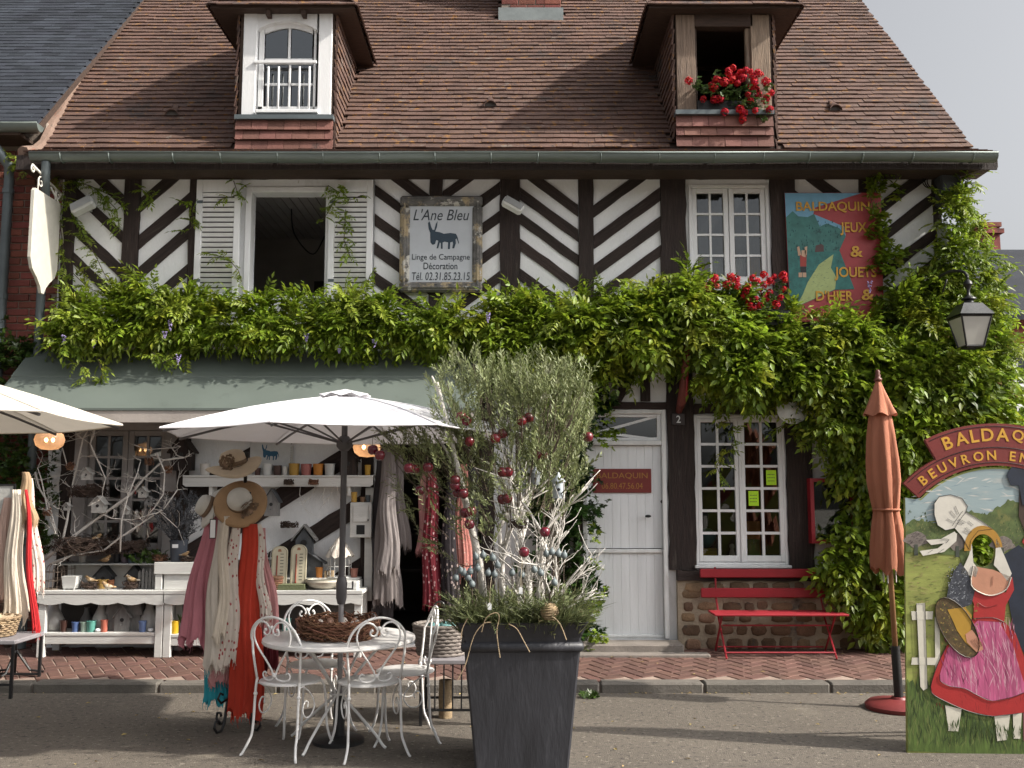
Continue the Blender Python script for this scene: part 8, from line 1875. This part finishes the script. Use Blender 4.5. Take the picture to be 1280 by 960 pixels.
# --- globe lamps, lit
m_globe = mk('amber_globe_glass', (.80,.58,.42), .25, .2, 10, .1, 40, stretch=(1,1,.2), trans=.75)
def see_through(m, f):
    N, L = m.node_tree.nodes, m.node_tree.links; o = N['Material Output']; s0 = o.inputs['Surface'].links[0].from_socket
    t = N.new('ShaderNodeBsdfTransparent'); t.inputs[0].default_value = (1,.75,.5,1); x = N.new('ShaderNodeMixShader'); x.inputs[0].default_value = f; L.new(s0, x.inputs[1]); L.new(t.outputs[0], x.inputs[2]); L.new(x.outputs[0], o.inputs['Surface'])
see_through(m_globe, .42); m_bulb = emit('lit_filament', (1,.74,.45), 15)
for lb, px, py, Y in (('lit amber glass globe lamp under the left parasol',62,550,-1.05),('lit amber glass globe lamp right of the open parasol pole',459,559,-1.0)):
    p = W(px, py, Y); g = thing('globe_lamp', lb, 'lamp', p); m = MB(); m.lathe([(.035,.085),(.07,.08),(.112,.05),(.128,.0),(.112,-.05),(.07,-.082),(.0,-.09)], n=24); m.build('globe', m_globe, g, smooth=True)
    for s in (-1,1): m = MB(); m.ball((s*.03,0,-.0), .016, 8, 1.3); m.build('bulb', m_bulb, g, smooth=True)
    m = MB(); m.lathe([(0,.12),(.02,.12),(.03,.09),(.036,.08),(0,.075)], n=12); m.build('socket', m_pole, g); m = MB(); m.tube([(0,0,.11),(0,.03,zb-.05-p.z),(0,-p.y+Ya+.06 if False else .12,zb-.06-p.z)], .004, 4); m.build('cord', m_iron, g)
# --- coats and scarves hung at the shop entrance
m_coat = fabric('grey_coat', (.20,.175,.17)); m_coatd = fabric('dark_coat', (.055,.05,.055)); m_coatl = fabric('light_grey_coat', (.27,.24,.235))
rail = thing('clothes_rail', 'dark rail across the shop entrance from which coats and scarves hang', 'rail', (0,0,0)); zr_ = zat(500,556,-.22); m = MB(); m.tube([W(458,556,-.22), W(606,556,-.22)], .012, 8); m.build('bar', m_iron, rail)
scarf('long mid-grey coat hanging by the white cabinet', 484, 560, 482, 752, -.20, .045, .125, m_coat, 5, .3, .4, .2, .08, 'coat', 'clothes at the shop entrance'); scarf('dark coat hanging behind the grey ones', 476, 562, 478, 768, -.10, .05, .10, m_coatd, 5, 1.3, .4, .2, .08, 'coat', 'clothes at the shop entrance'); scarf('pale grey jacket in front of the long grey coat', 486, 596, 486, 716, -.29, .04, .10, m_coatl, 4, 2.2, .4, .25, .10, 'jacket', 'clothes at the shop entrance'); scarf('grey coat sleeve side hanging at the right of the coats', 496, 566, 503, 684, -.16, .03, .07, m_coat, 3, .7, .4, .2, .06, 'coat', 'clothes at the shop entrance')
m_burg = dotted('burgundy_dots', (.15,.012,.022), (.50,.33,.33), -34, .30); m_blackd = dotted('black_dots', (.025,.02,.024), (.40,.32,.30), -30, .30)
scarf('burgundy scarf with white dots at the shop entrance', 538, 590, 540, 757, -.25, .04, .095, m_burg, 5, .3, .5, .2, .05, 'scarf', 'scarves at the shop entrance'); scarf('black scarf with pale dots right of the burgundy one', 562, 592, 562, 800, -.28, .035, .085, m_blackd, 4, 1.3, .5, .2, .05, 'scarf', 'scarves at the shop entrance'); scarf('pale pink scarf behind the burgundy one', 534, 582, 530, 690, -.18, .04, .07, m_palepink, 4, 2., .5, .2, .05, 'scarf', 'scarves at the shop entrance'); scarf('salmon patterned scarf at the right of the entrance', 578, 580, 578, 720, -.22, .03, .075, mk('salmon_print', (.50,.20,.17), .85, .25, 30, trans=.12, spots=[((.6,.5,.42), 40, .6, .06)]), 5, .9, .5, .25, .07, 'scarf', 'scarves at the shop entrance'); scarf('dark grey scarf at the far right of the entrance', 590, 585, 592, 740, -.14, .04, .07, m_coatd, 4, .4, .5, .2, .05, 'scarf', 'scarves at the shop entrance')

# --- toys and boxes on the shelf inside the right-hand window
zi = O_WIN[2]+.014
for lb, px, w, h, d, c in (('yellow box inside the lower left panes of the white window',886,.15,.13,.10,(.50,.33,.02)),('pale wooden block inside the white window',905,.05,.06,.05,(.50,.40,.22)),('green box inside the lower right panes of the white window',942,.12,.22,.06,(.16,.24,.06)),('ochre box standing upright inside the white window',944,.15,.40,.04,(.34,.17,.02))):
    x = W(px,700,.32).x; g = thing('box', lb, 'box', (x, .40 if h > .3 else .32, zi)); m = MB(); m.bev(-w/2, w/2, -d/2, d/2, 0, h*.8, .004); m.build('carton', paint(c, .6), g); m = MB(); m.bev(-w/2-.002, w/2+.002, -d/2-.002, d/2+.002, h*.8+.0005, h, .004); m.build('lid', paint(tuple(k*.8 for k in c), .6), g)
x = W(915,700,.32).x; g = thing('figurine', 'little cream bowling-pin figure inside the white window', 'figurine', (x,.31,zi)); m = MB(); m.lathe([(0,0),(.03,0),(.034,.05),(.022,.10),(.016,.12),(.026,.145),(.022,.17),(0,.178)], n=14); m.build('body', paint((.60,.54,.38), .4), g, smooth=True); m = MB(); m.lathe([(.0232,.095),(.0195,.108)], n=14); m.build('band', m_redpaint, g)
m = MB(); m.ball((0,0,.10), .10, 14); g = one(m, 'ball', paint((.10,.22,.17), .4), 'dark green ball inside the left panes of the white window', 'ball', (W(884,668,.36).x,.40,W(884,672,.36).z-.1), None, True)
